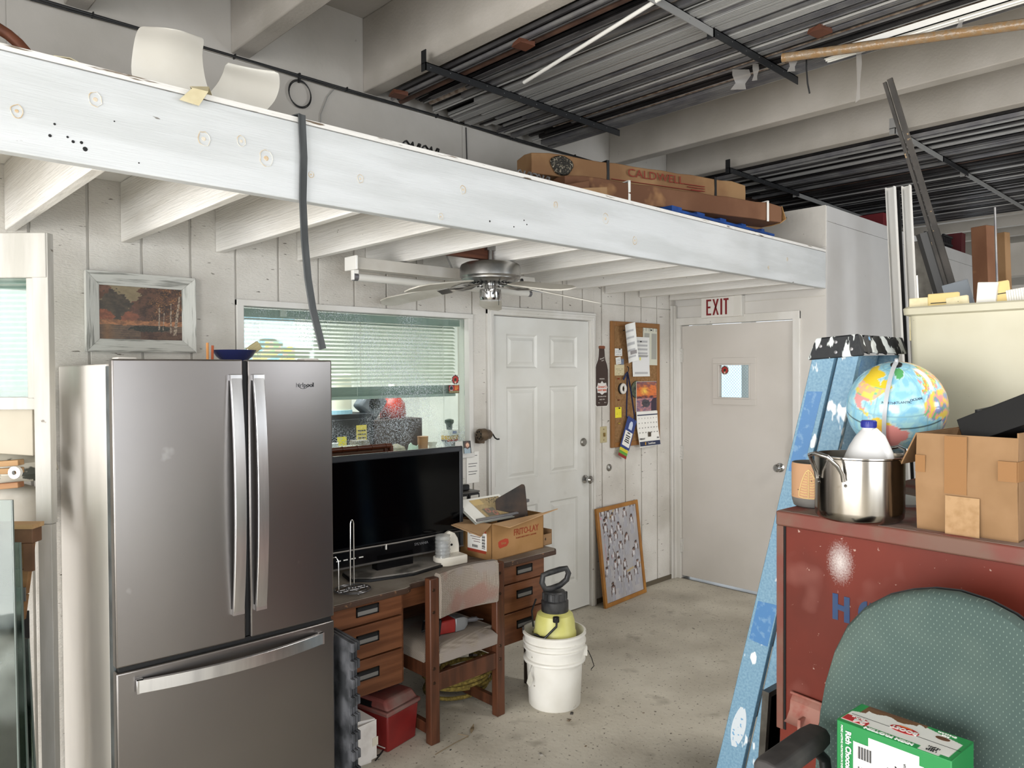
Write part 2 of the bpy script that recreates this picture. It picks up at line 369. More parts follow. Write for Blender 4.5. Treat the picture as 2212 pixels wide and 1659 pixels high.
for z in (1.72, 1.0, .28):
    G().box(-.006, .012, -.006, .004, z - .045, z + .045).cyl((0, -.006, z - .045), (0, -.006, z + .045), .006, seg=10).build('hinge', M('painted_hinge', '#c9c7c2', .4), d1)
c1 = G().box(DR[0] - .055, DR[0] - .003, FY - .018, FY + .02, 0, 2.09).box(DR[1] + .003, DR[1] + .055, FY - .018, FY + .02, 0, 2.09).box(DR[0] - .055, DR[1] + .055, FY - .02, FY + .02, 2.037, 2.09)
c1.box(DR[0] - .04, DR[0] - .02, FY - .025, FY, 0, 2.075).box(DR[1] + .02, DR[1] + .04, FY - .025, FY, 0, 2.075).box(DR[0] - .04, DR[1] + .04, FY - .027, FY, 2.055, 2.075)
struct(c1.build('trim_2', m_trim, bev=.003))
struct(B(DR[0] - .003, DR[1] + .003, FY + .045, FY + .1, 0, 2.04).build('door_backing', m_dark))
# exit door with its little wired window
m_ed = M('exit_door_paint', '#cfcac4', .45, col2='#c6c1ba', scale=1.2, spk=('#a39a8c', 2.4, .66, .85), bump=.03, bscale=20)
d2 = bpy.data.objects.new('door_2', None); COL.objects.link(d2); d2['kind'] = 'structure'; d2.location = (EX, 3.402, 0)
wy0, wy1, wz0, wz1 = .33, .60, 1.46, 1.73
g = G().box(.004, .045, -.927, -wy1, .024, 2.035).box(.004, .045, -wy0, 0, .024, 2.035).box(.004, .045, -wy1, -wy0, .024, wz0).box(.004, .045, -wy1, -wy0, wz1, 2.035)
g.build('door_leaf', m_ed, d2)
def frame(y0, y1, z0, z1, w_, x0, x1):
    g = G(); g.box(x0, x1, -y1 - w_, -y0 + w_, z1, z1 + w_).box(x0, x1, -y1 - w_, -y0 + w_, z0 - w_, z0).box(x0, x1, -y1 - w_, -y1, z0, z1).box(x0, x1, -y0, -y0 + w_, z0, z1); return g
frame(wy0, wy1, wz0, wz1, .045, -.006, .006).build('window_frame', m_ed, d2, bev=.002)
frame(wy0 + .012, wy1 - .012, wz0 + .012, wz1 - .012, .012, -.01, .03).build('glazing_bead', m_ed, d2, bev=.003)
B(.02, .024, -wy1, -wy0, wz0, wz1).build('window_pane', glassm('clear_pane', '#f2fafc'), d2)
g = G()
for i in range(-12, 24):
    for s in (1, -1):
        y0 = wy0 + i * .024
        pts = []
        for t in range(0, 28):
            z = wz0 + t * .01; y = y0 + s * t * .01
            if wy0 <= y <= wy1 and z <= wz1: pts.append((.027, -y, z))
        if len(pts) > 1: g.tube([pts[0], pts[-1]], .0008, 4)
g.build('wire_mesh', M('glass_wire', '#7fa3ad', .5, .5), d2, kind='stuff')
G().lathe([(0, 0), (.033, 0), (.033, .006), (.013, .012), (.013, .03), (.027, .042), (.028, .058), (.016, .07), (0, .07)], 24, (.004, -.833, .97), ax='X').build('door_knob', m_chrome, d2, smooth=True)
for z in (1.80, 1.02, .27):
    g = G().box(-.008, .006, -.012, .022, z - .055, z + .055)
    for q in range(5): g.cyl((-.008, .004, z - .055 + q * .022), (-.008, .004, z - .036 + q * .022), .008, seg=10)
    g.build('hinge', MC['painted_hinge'], d2)
def sticker(par, c, r, ax):
    rot = (pi / 2, 0, -pi / 2) if ax == 'X' else (pi / 2, 0, 0)
    def f(u, v):
        x, y = u - .5, v - .5; d = math.hypot(x, y) * 2; a = math.atan2(y, x)
        if d > .96: return rgb('#e8ece9')
        if d > .70: return rgb('#e6e3da') if (d < .9 and d > .76 and sin(a * 11) > -.2) else rgb('#151515')
        if abs(x + .03) < .16 * (1 - d) + .05 and abs(y - .4 * x) < .14: return rgb('#33321f')
        if abs(abs(x) - .1 - y * .2) < .03 and y < 0: return rgb('#e9dcc8')
        return rgb('#b5302c')
    n = 26; vs = [(0, 0, 0)]; cs = [hx(f(.5, .5))]; fs = []
    R = 8
    for j in range(1, R + 1):
        for i in range(n):
            a = 2 * pi * i / n; q = j / R; vs.append((q * r * cos(a), q * r * sin(a), 0)); cs.append(hx(f(.5 + q * .5 * cos(a), .5 + q * .5 * sin(a))))
    for i in range(n): fs.append((0, 1 + i, 1 + (i + 1) % n))
    for j in range(R - 1):
        for i in range(n): fs.append((1 + j * n + i, 1 + (j + 1) * n + i, 1 + (j + 1) * n + (i + 1) % n, 1 + j * n + (i + 1) % n))
    me = bpy.data.meshes.new('round_sticker'); me.from_pydata(vs, [], fs); at = me.color_attributes.new('Col', 'FLOAT_COLOR', 'POINT'); at.data.foreach_set('color', [x for c_ in cs for x in c_])
    me.materials.append(vcol('print_0.5_0')); o = bpy.data.objects.new('round_sticker', me); COL.objects.link(o); o.location = c; o.rotation_euler = rot
    if par: o.parent = par
    return o
tag(sticker(None, (EX + .018, 3.402 - wy0 - .045, wz1 - .05), .036, 'X'), 'round red and black sticker on the small exit door window', 'sticker')
c2 = G(); cw = .055
c2.box(EX - .016, EX + .02, 2.472 - cw, 2.469, 0, 2.1).box(EX - .016, EX + .02, 3.408, 3.405 + cw - .003, 0, 2.1).box(EX - .018, EX + .02, 2.472 - cw, 3.405 + cw - .003, 2.042, 2.1)
struct(c2.build('trim_3', m_trim, bev=.003))
struct(B(EX - .004, EX + .11, 2.47, 3.405, 0, .004).build('trim_4', M('door_sill_metal', '#8d8c8a', .35, 1)))
struct(G().box(EX - .045, EX - .012, FY - .02, FY, 0, 2.2).box(EX - .075, EX - .05, FY - .012, FY, 0, 2.2).build('trim_5', m_trim, bev=.002))
struct(B(4.12, EX - .02, FY - .006, FY + .012, 0, .035).build('baseboard_left', M('grimy_sill', '#5a5142', .8)))
t = thing('outdoor_posts', 'white porch posts outside seen through the exit door window', 'porch')
for x, y in ((7.2, 4.45), (7.9, 4.3), (8.9, 5.6)): B(x, x + .12, y, y + .12, 0, 2.6).build('post', m_trim, t)
B(6.2, 10.5, 6.8, 6.9, 0, 1.2).build('low_wall', m_trim, t)
# ---- window_1
wf = G(); a, b, c, d = WIN
wf.box(a - .035, a, FY - .012, FY + .09, c - .03, d + .03).box(b, b + .035, FY - .012, FY + .09, c - .03, d + .03).box(a - .035, b + .035, FY - .014, FY + .09, d, d + .03).box(a - .035, b + .035, FY - .02, FY + .3, c - .03, c)
w1 = struct(wf.build('window_1', m_trim, bev=.003))
B(a + .0015, b - .0015, FY + .03, FY + .034, c + .0015, d - .0015).build('window_pane', glassm('office_pane', '#f3f8f5', speck=('#dfe6ee', 170, .52, .62, 2.6, .55)), w1)
# ---- office behind the window
m_off = M('office_wall_paint', '#f0f1ee', .8, col2='#e4e6e3', scale=2)
struct(G().box(.0, 4.6, 6.2, 6.3, 0, 2.5).box(-.1, 0, FY + .11, 6.3, 0, 2.5).box(4.6, 4.7, FY + .11, 6.3, 0, 2.5).box(-.1, 4.7, FY + .11, 6.3, 2.5, 2.52).build('wall_office', m_off))
for i, x in enumerate([3.1, 3.9]): B(x, x + .006, 6.19, 6.2, 0, 2.5).build('batten', m_groove, bpy.data.objects['wall_office'])
# venetian blind
bl = thing('venetian_blind', 'pale green venetian blind half raised behind the long office window', 'blind', (0, FY + .075, 0))
m_slat = M('blind_slat', '#e2e6dc', .45); m_rail = M('blind_rail_stack_shade', '#a9b5ae', .45)
X0, X1 = WIN[0] + .012, WIN[1] - .045
B(X0 - .01, X1 + .03, -.02, .02, 1.955, 1.995).build('head_rail', m_rail, bl, bev=.002)
z = 1.945; k = 0; slat = None
while z > 1.60:
    if slat is None:
        slat = G().rbox((0, 0, 0), (X1 - X0, .024, .0012), (rad(28), 0, 0)).build('slat', m_slat, bl, loc=((X0 + X1) / 2, 0, z))
    else:
        s2 = slat.copy(); COL.objects.link(s2); s2.location = ((X0 + X1) / 2, 0, z); s2.rotation_euler = (rad(kr.uniform(-3, 5)), rad(kr.uniform(-.12, .12)), 0)
    z -= .0205
stack_shade_me = slat.data.copy(); stack_shade_me.materials.clear(); stack_shade_me.materials.append(m_rail)  # stacked slats take the darker rail colour in place of their shade
for q in range(9):
    s2 = slat.copy(); COL.objects.link(s2); s2.location = ((X0 + X1) / 2, .001 * q - .004, 1.592 - q * .0045); s2.rotation_euler = (rad(-68), 0, 0); s2.data = stack_shade_me
B(X0, X1, -.013, .013, 1.532, 1.548).build('bottom_rail', m_rail, bl, bev=.003)
for x in (X0 + .1, (X0 + X1) / 2 - .02, X1 - .1):
    for y in (-.013, .013): G().cyl((x, y, 1.55), (x, y, 1.96), .0011, seg=5).build('ladder_cord', m_white, bl)
G().cyl((X1 - .10, -.022, 1.2), (X1 - .10, -.022, 1.95), .0014, seg=5).build('pull_cord', m_white, bl)
B(X0 + .20, X0 + .235, -.03, -.018, 1.962, 1.995).build('bracket', m_white, bl)
o = sticker(None, (2.858, FY + .027, 1.632), .032, 'Y'); tag(o, 'round red and black sticker on the office window glass', 'sticker')
def f(u, v):
    if u < .03 or u > .98 or v < .07 or v > .95: return rgb('#2a1512')
    if v < .3: return lerp(rgb('#6f6644'), rgb('#9b9468'), .5 + .5 * sin(u * 40))
    dx, dy = (u - .26) / .17, (v - .6) / .33
    if dx * dx + dy * dy < 1: return rgb('#20282a') if dx * dx + dy * dy < .7 and dy > -.5 else rgb('#a79aa2')
    if .56 < u < .92 and any(abs(v - q) < .045 for q in (.88, .74, .6, .46)) and not (u > .78 and v < .5): return rgb('#d98a3c')
    return rgb('#a12320')
tag(art('rectangular_sticker', .082, .05, 40, 24, f, None, (2.805, FY + .026, 1.55)), 'red and brown rectangular sticker low on the office window glass', 'sticker')
# wall map in the office
def mapf(u, v):
    n = nz(u * 6 + 3, v * 5 + 1) + .5 * nz(u * 15, v * 12); land = n > .02 + .5 * abs(v - .55)
    if u < .015 or u > .985 or v < .03 or v > .97: return rgb('#dfe6e8')
    if land:
        q = nz(u * 9 + 20, v * 9 + 7); return rgb('#e9dd7b') if q > .15 else rgb('#e8b9ae') if q > -.05 else rgb('#a9cf9d') if q > -.25 else rgb('#e9c98a')
    return rgb('#9ccbe8')
tag(art('wall_map', 1.7, 1.1, 90, 60, mapf, None, (1.55, 6.195, 1.12), rough=.6), 'large blue world map hung on the far office wall behind the blind', 'map')
B(.3, 3.3, 6.17, 6.2, 1.03, 1.075).build('chair_rail', m_off, bpy.data.objects['wall_office'])
# cabinets in the office
cab = thing('filing_cabinet', 'dark grey cabinet with a yellow note in the office behind the window', 'cabinet', (3.08, 5.0, 0))
m_cab = M('dark_cabinet', '#22252c', .5); m_cabb = M('brown_cabinet', '#3f302e', .5)
B(-.36, .18, 0, .5, 0, 1.36).build('body', m_cab, cab, bev=.006); B(.19, .66, 0, .5, 0, 1.30).build('side_unit', m_cabb, cab, bev=.006)
for z in (.3, .65, 1.0): B(-.34, .16, -.012, 0, z, z + .32).build('drawer', m_cab, cab, bev=.003)
B(.02, .11, -.016, -.012, 1.12, 1.27).build('yellow_note', M('yellow_note_paper', '#e3cf57', .8), cab)
for i in range(4): B(.03, .10, -.0175, -.016, 1.14 + i * .028, 1.148 + i * .028).build('writing', m_ink, cab)
# roller of paper / red thing on top of the cabinet
t = thing('red_jug', 'red jug standing on the office cabinet behind the window', 'jug', (3.55, 5.15, 1.302))
G().lathe([(.1, 0), (.11, .03), (.1, .12), (.05, .19), (.03, .2), (.03, .26)], 20).build('jug_body', M('red_plastic', '#a52e20', .4), t, smooth=True)
G().lathe([(.034, .255), (.034, .28), (0, .281)], 16).build('cap', m_white, t)
t = thing('pale_column_lamp', 'pale cylindrical object with blue edges on the office cabinet', 'container', (3.0, 5.1, 1.36))
G().lathe([(.11, 0), (.11, .3), (.1, .31)], 24).build('body', M('pale_ribbed', '#e6e4d6', .5), t, smooth=True); G().lathe([(.115, .0), (.115, .03)], 24).build('rim', M('light_blue', '#9cc6dd', .5), t)
t = thing('speaker_box', 'tilted grey round-cornered case on the office cabinet', 'case', (3.3, 5.1, 1.43), rot=(0, rad(38), 0))
B(-.1, .1, -.06, .06, -.1, .1).build('case_body', M('grey_case', '#6d727c', .4), t, bev=.025); G().lathe([(.05, .06), (.05, .068), (.02, .07)], 20, ax='Y').build('dial', m_black, t)
# things along the inside sill (measured on the plane just behind the glass)
SY = FY + .16
def sx(px, py=930): return onp(px, py, 1, SY).x
def sz(px, py): return onp(px, py, 1, SY).z
struct(B(.3, 4.2, FY + .11, FY + .5, 1.13, 1.16).build('window_counter', m_off))
CT = 1.16
def lath(name, label, cat, x, y, prof, mat, seg=20, z=CT, extra=None):
    t = thing(name, label, cat, (x, y, z)); G().lathe(prof, seg).build('body', mat, t, smooth=True)
    if extra: extra(t)
    return t
m_clear = glassm('clear_plastic', '#d8dcd4', rough=.15)
m_clear2 = M('cloudy_clear_plastic', '#d5d3c9', .2, alpha=.75)
t = thing('lidded_tub', 'cloudy square tub of small parts on the window counter beside the refrigerator', 'tub', (sx(758), SY, CT)); s_ = .058
B(-.055, .055, -.04, .04, 0, .09).build('tub_body', m_clear2, t, bev=.012); B(-.058, .058, -.043, .043, .09, .112).build('lid', m_clear2, t, bev=.005); B(-.045, .045, -.03, .03, .01, .06).build('small_parts', M('mixed_screws', '#a39392', .6, col2='#6d5560', scale=60), t)
t = thing('white_bag', 'small white bag with blue print on the window counter against the refrigerator', 'bag', (sx(728), SY + .03, CT))
G().lathe([(.04, 0), (.05, .03), (.045, .08), (.02, .12), (.026, .13)], 14).build('bag_body', M('white_film', '#e4e7ea', .4, col2='#7f95c4', scale=14, lo=.62, hi=.64), t, smooth=True)
def paperpile(name, label, x, y, z, w_, d_, h_, mat, rz=0, cat='box'):
    t = thing(name, label, cat, (x, y, z), rz); B(-w_ / 2, w_ / 2, -d_ / 2, d_ / 2, 0, h_).build('body', mat, t, bev=.002); return t
m_yel = M('yellow_sheet', '#f0dd38', .8)
t = thing('yellow_paper', 'crumpled bright yellow paper standing on the window counter', 'paper', (sx(808), SY + .02, CT))
G().sheet([[(-.05, 0, .0), (0, -.01, .0), (.06, .0, .0)], [(-.045, .01, .035), (.0, .02, .03), (.05, .015, .02)], [(-.04, .015, .04), (.005, .03, .075), (.03, .03, .03)]]).build('sheet', m_yel, t)
t = thing('yellow_card', 'small yellow card behind the clear tub on the window counter', 'card', (sx(757), SY + .09, CT))
B(-.03, .03, 0, .002, .09, .155).build('card_sheet', m_yel, t); B(-.005, .005, 0, .004, 0, .1).build('stand', m_white, t)
paperpile('brown_carton', 'small dark carton behind the yellow paper on the window counter', sx(793), SY + .08, CT, .09, .07, .13, M('dark_carton', '#8d8478', .8))
paperpile('paper_stack', 'low stack of white papers between the tub and the yellow paper', sx(800), SY - .02, CT, .16, .06, .03, M('paper_stack', '#d7d5cc', .8, col2='#b0aea6', scale=40, stretch=(.1, 1, 8)), cat='papers')
t = thing('wire_basket', 'oval white wire basket of scrap on the window counter', 'basket', (sx(856), SY, CT))
for i, z in enumerate((.01, .03, .05)): G().tube([(.075 * cos(a), .045 * sin(a), z) for a in [2 * pi * q / 20 for q in range(20)]], .003, 5, closed=True).build('wire_ring', m_white, t)
for q in range(12): a = 2 * pi * q / 12; G().cyl((.075 * cos(a), .045 * sin(a), .008), (.078 * cos(a), .047 * sin(a), .052), .0022, seg=4).build('upright_wire', m_white, t)
G().lathe([(.06, .0), (.065, .04), (.05, .08), (.01, .1)], 16).build('scrap', M('scrap_in_basket', '#a39a86', .8, col2='#837b68', scale=30), t, smooth=True)
t = thing('green_white_cloth', 'crumpled white and green cloth beside the wire basket', 'cloth', (sx(892), SY, CT))
G().sheet([[(-.035 + .02 * i, .01 * sin(i * 2 + j), .0 + .022 * j + .012 * sin(i * 1.7)) for i in range(5)] for j in range(5)], th=.004).build('folds', M('pale_green_cloth', '#d3e6da', .8, col2='#3f8a5a', scale=12, lo=.62, hi=.66), t, smooth=True)
lath('brown_cup', 'tall tan paper cup at the end of the window counter clutter', 'cup', sx(911), SY - .01, [(.026, 0), (.033, .13), (.034, .133)], M('tan_cup', '#a9794f', .5, col2='#8d5a36', scale=6))
lath('clear_bag', 'clear bag of small hardware to the right of the tan cup', 'bag', sx(933), SY, [(.02, 0), (.035, .02), (.03, .05), (.022, .07), (.036, .095)], m_clear2, 12)
paperpile('folded_rags', 'flat folded white rag under the hardware bag near the television', sx(944), SY - .05, CT - .0, .13, .06, .028, M('white_rag', '#e2dcda', .9, col2='#c9b9b6', scale=20, bump=.5), cat='rag')
xs_ = sx(972)
t = thing('grey_container', 'grey translucent round container at the bottom of the small stack in the window', 'container', (xs_, SY, CT)); G().lathe([(.032, 0), (.042, .075), (.046, .08), (.046, .09), (0, .09)], 20).build('tub', M('grey_translucent', '#9fa5ab', .3), t, smooth=True)
t = thing('yellow_box', 'yellow and red parts box in the middle of the small window stack', 'box', (xs_, SY, CT + .09)); B(-.045, .045, -.03, .03, 0, .035).build('box_body', M('mustard_card', '#c9a53a', .7), t); B(-.045, .045, -.031, .031, 0, .010).build('red_band', M('red_card', '#bf4a2a', .7), t)
t = thing('white_parts_box', 'white printed parts box on top of the yellow box in the window', 'box', (xs_ + .006, SY, CT + .126)); B(-.05, .05, -.033, .033, 0, .035).build('box_body', m_white, t); B(-.01, .02, -.0345, -.033, .012, .026).build('blue_print', M('blue_print', '#4a64a8', .6), t)
t = thing('black_figurine', 'small dark plastic piece perched on the stack of boxes in the window', 'ornament', (xs_ - .005, SY, CT + .161)); G().lathe([(.018, 0), (.02, .03), (.03, .045), (.028, .06), (.01, .066)], 14).build('figure_body', M('dark_green_plastic', '#46534f', .4), t, smooth=True)
t = thing('folded_photo', 'small photo card of a smiling woman standing on the window sill', 'photograph', (onp(1003, 970, 1, FY - .03).x, FY - .03, 1.19), rad(-12))
def f(u, v):
    dx, dy = (u - .55) / .22, (v - .66) / .17
    if dx * dx + dy * dy < 1: return rgb('#e3b79b') if not (.55 < v < .6 and abs(u - .55) < .1) else rgb('#b56a5c')
    dx, dy = (u - .52) / .36, (v - .66) / .3
    if dx * dx + dy * dy < 1: return rgb('#55362a')
    if v < .42 and abs(u - .5) < .42: return rgb('#9fb2bd')
    return rgb('#2b2b28')
art('photo_print', .052, .075, 16, 22, f, t, (-.01, -.012, .0), (pi / 2 - .15, 0, 0)); G().sheet([[(-.05, .03, 0), (-.012, -.01, 0)], [(-.045, .03, .07), (-.012, 0, .074)]]).build('card_back', m_paper, t)
# ---- painting on the wall
def paint(u, v):
    n = nz(u * 7, v * 7) * .9 + nz(u * 16, v * 16) * .8 + nz(u * 37, v * 37) * .6; f_ = nz(u * 48, v * 48) * .7 + nz(u * 90, v * 90) * .6 + nz(u * 12, v * 12) * .5; L = lambda a, b, t: lerp(rgb(a), rgb(b), max(0, min(1, t)))
    sk = L('#8a7c60', '#7a6a50', .5 + n * .5); c = sk
    dl = math.hypot((u - .17) / .20, (v - .56) / .33) + n * .22           # left dark tree
    dm = math.hypot((u - .44) / .13, (v - .48) / .24) + n * .20           # mid trees
    dr_ = math.hypot((u - .80) / .36, (v - .66) / .48) + n * .22          # right trees
    de = math.hypot((u - .02) / .12, (v - .88) / .16) + n * .2
    if de < 1: c = L('#6d4b3a', '#553828', .5 + n)
    if dm < 1: c = L('#6e4a3b', '#523a30', .5 + n + f_ * .5)
    if dr_ < 1: c = L('#5d4030', '#3a2a22', .5 + n * 1.2 + f_ * .4)
    if dr_ < 1 and u + n * .2 > .62 and v + n * .15 > .42 and f_ > .25: c = L('#8f6340', '#74502f', .5 + n)
    if dl < 1: c = L('#3c342c', '#4f4436', .5 + n + f_ * .4)
    if math.hypot((u - .07) / .10, (v - .42) / .14) + n * .3 < 1: c = L('#8c5239', '#6a3f2d', .5 + n + f_)
    if math.hypot((u - .36) / .10, (v - .40) / .13) + n * .35 < 1: c = L('#85503b', '#6e4636', .5 + n)
    wl_ = .275 + .015 * nz(u * 5, 1)
    if v < .36 + n * .03 and v >= wl_: c = L('#a8714c', '#74513a', .4 + n + f_ * .7)
    if v < wl_: c = L('#6b5746', '#4d3f36', .45 + n * .7 + .25 * math.sin(v * 150 + 3 * n)); c = lerp(c, rgb('#8d6039'), max(0, .5 - abs(u - .09) * 5))
    if v < .29 and math.hypot((u - .60) / .25, (v - .215) / .055) + n * .4 < 1: c = L('#24231e', '#3d3d33', .4 + f_)
    if v < .16 + n * .02 and u > .48: c = L('#3f2a22', '#5d4434', .5 + n + f_)
    for tu, w_, lean, b0, t0 in ((.705, .010, .02, .2, .62), (.755, .006, .05, .2, .52), (.855, .010, .0, .14, .72), (.90, .019, .09, .10, .86)):
        xx = tu + lean * (v - b0)
        if b0 < v < t0 and abs(u - xx) < w_ * (1.15 - .6 * v): c = L('#a4937f', '#5a4a3f', .35 + nz(u * 60, v * 28) * 1.6)
    if u > .62 and v > .38 and f_ > .62: c = L('#9a7048', '#b58a5c', .5 + n)
    return tuple(max(0, min(1, x)) for x in c)
PX0, PX1, PZ0, PZ1 = .856, 1.302, 1.772, 2.108
pf = thing('framed_painting', 'autumn lake painting in a weathered whitewashed frame above the refrigerator', 'painting', (PX0, FY, PZ0))
pw, ph, fw = PX1 - PX0, PZ1 - PZ0, .055
m_pf = M('whitewashed_frame', '#c2c1bb', .7, col2='#85857f', scale=22, lo=.52, hi=.66, stretch=(.3, 1, 5), bump=.4, bscale=60)
m_pfv = M('whitewashed_frame_v', '#c6c5bf', .7, col2='#85857f', scale=22, lo=.52, hi=.66, stretch=(5, 1, .3), bump=.4, bscale=60)
for k, q in enumerate([((0, 0), (pw, 0), (pw - fw, fw), (fw, fw)), ((pw, 0), (pw, ph), (pw - fw, ph - fw), (pw - fw, fw)), ((pw, ph), (0, ph), (fw, ph - fw), (pw - fw, ph - fw)), ((0, ph), (0, 0), (fw, fw), (fw, ph - fw))]):
    A, B_, C_, D_ = q; g = G(); e = .002
    g.hexa([(A[0], -.002, A[1]), (B_[0], -.002, B_[1]), (C_[0], -.002, C_[1]), (D_[0], -.002, D_[1]), (A[0], -.032, A[1]), (B_[0], -.032, B_[1]), (C_[0], -.012, C_[1]), (D_[0], -.012, D_[1])])
    g.build('frame_rail', m_pf if k % 2 == 0 else m_pfv, pf, bev=.0015)
art('canvas', pw - 2 * fw + .004, ph - 2 * fw + .004, 150, 104, paint, pf, (fw - .002, -.008, fw - .002), rough=.45)
# ---- refrigerator
fr = thing('refrigerator', 'stainless french-door refrigerator with a bottom freezer drawer in front of the window', 'refrigerator', (.728, 2.622, 0), rad(-1.8))
m_ss = M('stainless_door', '#8f8b88', .32, 1, col2='#858180', scale=1.2, lo=.3, hi=.7, bump=.015, bscale=400, spk=('#a5a29f', 9, .72, .8))
m_fs = M('fridge_side_grey', '#d6d1ca', .42, col2='#c2bdb7', scale=2.2, lo=.4, hi=.65, stretch=(1, 1, .35), spk=('#d2cfc9', 6, .66, .8, (4, 4, .25)))
m_gask = M('fridge_gasket', '#3b4042', .5, col2='#596062', scale=8)
FW = .785; ZT = 1.728; ZS = .712; mid = .432
B(.004, FW - .004, .105, .83, .03, 1.712).build('body', m_fs, fr, bev=.006)
B(.005, FW - .005, .052, .108, .05, 1.705).build('gasket', m_gask, fr)
def door(x0, x1, z0, z1, name, bow=.012):
    g = G(); R = []; n = 12
    for zz in (z0, z1):
        ring = []
        for i in range(n + 1):
            u = i / n; x = x0 + (x1 - x0) * u; ring.append((x, .012 - bow * (1 - (2 * (x / FW) - 1) ** 2) - .0, zz))
        ring += [(x1, .052, zz), (x0, .052, zz)]; R.append(ring)
    g.rings(R); return g.build(name, m_ss, fr, bev=.006, seg=3)
dl = door(0, mid - .006, ZS + .006, ZT, 'door'); dr = door(mid + .012, FW, ZS + .006, ZT - .001, 'door'); dz = door(0, FW, .09, ZS - .010, 'freezer_drawer')
B(mid - .006, mid + .012, .02, .08, ZS + .01, ZT - .004).build('door_gap', m_black, fr)
B(.01, FW - .01, .02, .075, ZS - .010, ZS + .006).build('drawer_gap', m_black, fr)
def bow(p0, p1, out, w_, th, par, name='handle', vertical=True):
    n = 18; R = []
    for i in range(n + 1):
        u = i / n; p = Vector(p0).lerp(Vector(p1), u); e = .018 + out * (1 - (2 * u - 1) ** 2); y = p.y - e
        if vertical: R.append([(p.x - w_ / 2, y + th, p.z), (p.x + w_ / 2, y + th, p.z), (p.x + w_ / 2, y, p.z), (p.x - w_ / 2, y, p.z)])
        else: R.append([(p.x, y + th, p.z - w_ / 2), (p.x, y + th, p.z + w_ / 2), (p.x, y, p.z + w_ / 2), (p.x, y, p.z - w_ / 2)])
    h = G().rings(R).build(name, m_steel, par, bev=.002)
    for u in (0, 1):
        p = Vector(p0).lerp(Vector(p1), u); q = .012 if u == 0 else -.012
        if vertical: B(p.x - w_ / 2, p.x + w_ / 2, p.y - .02, p.y, p.z + q - .01, p.z + q + .01).build('handle_foot', m_steel, h)
        else: B(p.x + q - .01, p.x + q + .01, p.y - .02, p.y, p.z - w_ / 2, p.z + w_ / 2).build('handle_foot', m_steel, h)
bow((mid - .038, .0, .815), (mid - .038, .0, 1.675), .032, .040, .014, dl)
bow((mid + .045, .0, .815), (mid + .045, .0, 1.675), .032, .040, .014, dr)
bow((.055, .006, ZS - .062), (FW - .055, .006, ZS - .062), .045, .044, .014, dz, vertical=False)
text('Whirlpool', .024, M('logo_grey', '#3a3c40', .4, .5), dr, (.655, .005, 1.632), name='logo', sx=1.0)
ar = [(.655 + .02 * cos(a) - .002 + .0, .0035, 1.632 + .013 * sin(a)) for a in [rad(150 + 12 * q) for q in range(18)]]
G().tube([(x + .008, y, z) for x, y, z in ar], .0006, 4).build('logo_swoosh', MC['logo_grey'], dr)
for x in (.03, FW - .09): B(x, x + .06, .06, .13, 1.705, 1.735).build('hinge_cover', m_fs, fr, bev=.004)
# things on top of it
t = thing('blue_bowl', 'dark blue bowl holding a brush on top of the refrigerator', 'bowl', (1.27, 2.95, 1.712))
G().lathe([(.03, 0), (.07, .035), (.085, .06), (.08, .06), (.06, .03), (0, .012)], 28).build('bowl_body', M('cobalt_glaze', '#1c2450', .15), t, smooth=True)
t = thing('paint_brush', 'brush with pale bristles leaning out of the blue bowl', 'brush', (1.33, 2.95, 1.765), rot=(0, rad(55), 0))
G().box(-.018, .018, -.01, .01, 0, .055).build('bristles', M('pale_bristle', '#b9ad83', .9, bump=1, bscale=90, bstretch=(4, 4, .3)), t, bev=.003); G().box(-.015, .015, -.008, .008, -.02, .002).build('ferrule', m_steel, t)
for i, (x, c_) in enumerate(((1.150, '#c98a4d'), (1.168, '#a8532d'))):
    o = G().cyl((0, 0, 0), (.002 * i, 0, .085 - .01 * i), .005, seg=7).build('wooden_stick', M('stick_%d' % i, c_, .7), loc=(x, 2.92, 1.713)); tag(o, ['light wooden stick standing on top of the refrigerator', 'reddish wooden stick standing beside the light one on the refrigerator'][i], 'stick')
# ---- desk
DZ = .72
dk = thing('office_desk', 'walnut double-pedestal desk with drawers and a dusty worn top under the window', 'desk', (1.50, 2.712, 0))
m_top = M('dusty_desk_top', '#8a8278', .8, col2='#6a5f55', scale=4, lo=.42, hi=.62, bump=.1, bscale=80, spk=('#948d84', 7, .6, .75))
m_edge = M('worn_desk_edge', '#3d2a1f', .6, col2='#8a6648', scale=22, lo=.62, hi=.68, bump=.5, bscale=60)
DW = 1.455; out = [(.045, 0), (.44, 0), (.465, .012), (.478, .035), (.50, .045), (.98, .045), (1.01, .03), (1.03, .012), (1.06, .01), (DW - .03, .015), (DW, .045), (DW, .69), (.045, .69)]
G().prism(out, 'Z', DZ - .026, DZ - .002).build('top', m_edge, dk, bev=.004); G().prism([(x + (.006 if x < .1 else -.006 if x > 1.4 else 0), y + (.006 if y < .3 else -.006)) for x, y in out], 'Z', DZ - .003, DZ).build('dusty_surface', m_top, dk)
m_pull = M('pull_black', '#1c1b1a', .4, .6); m_pulli = M('pull_dusty_inside', '#7c7a76', .6, .4)
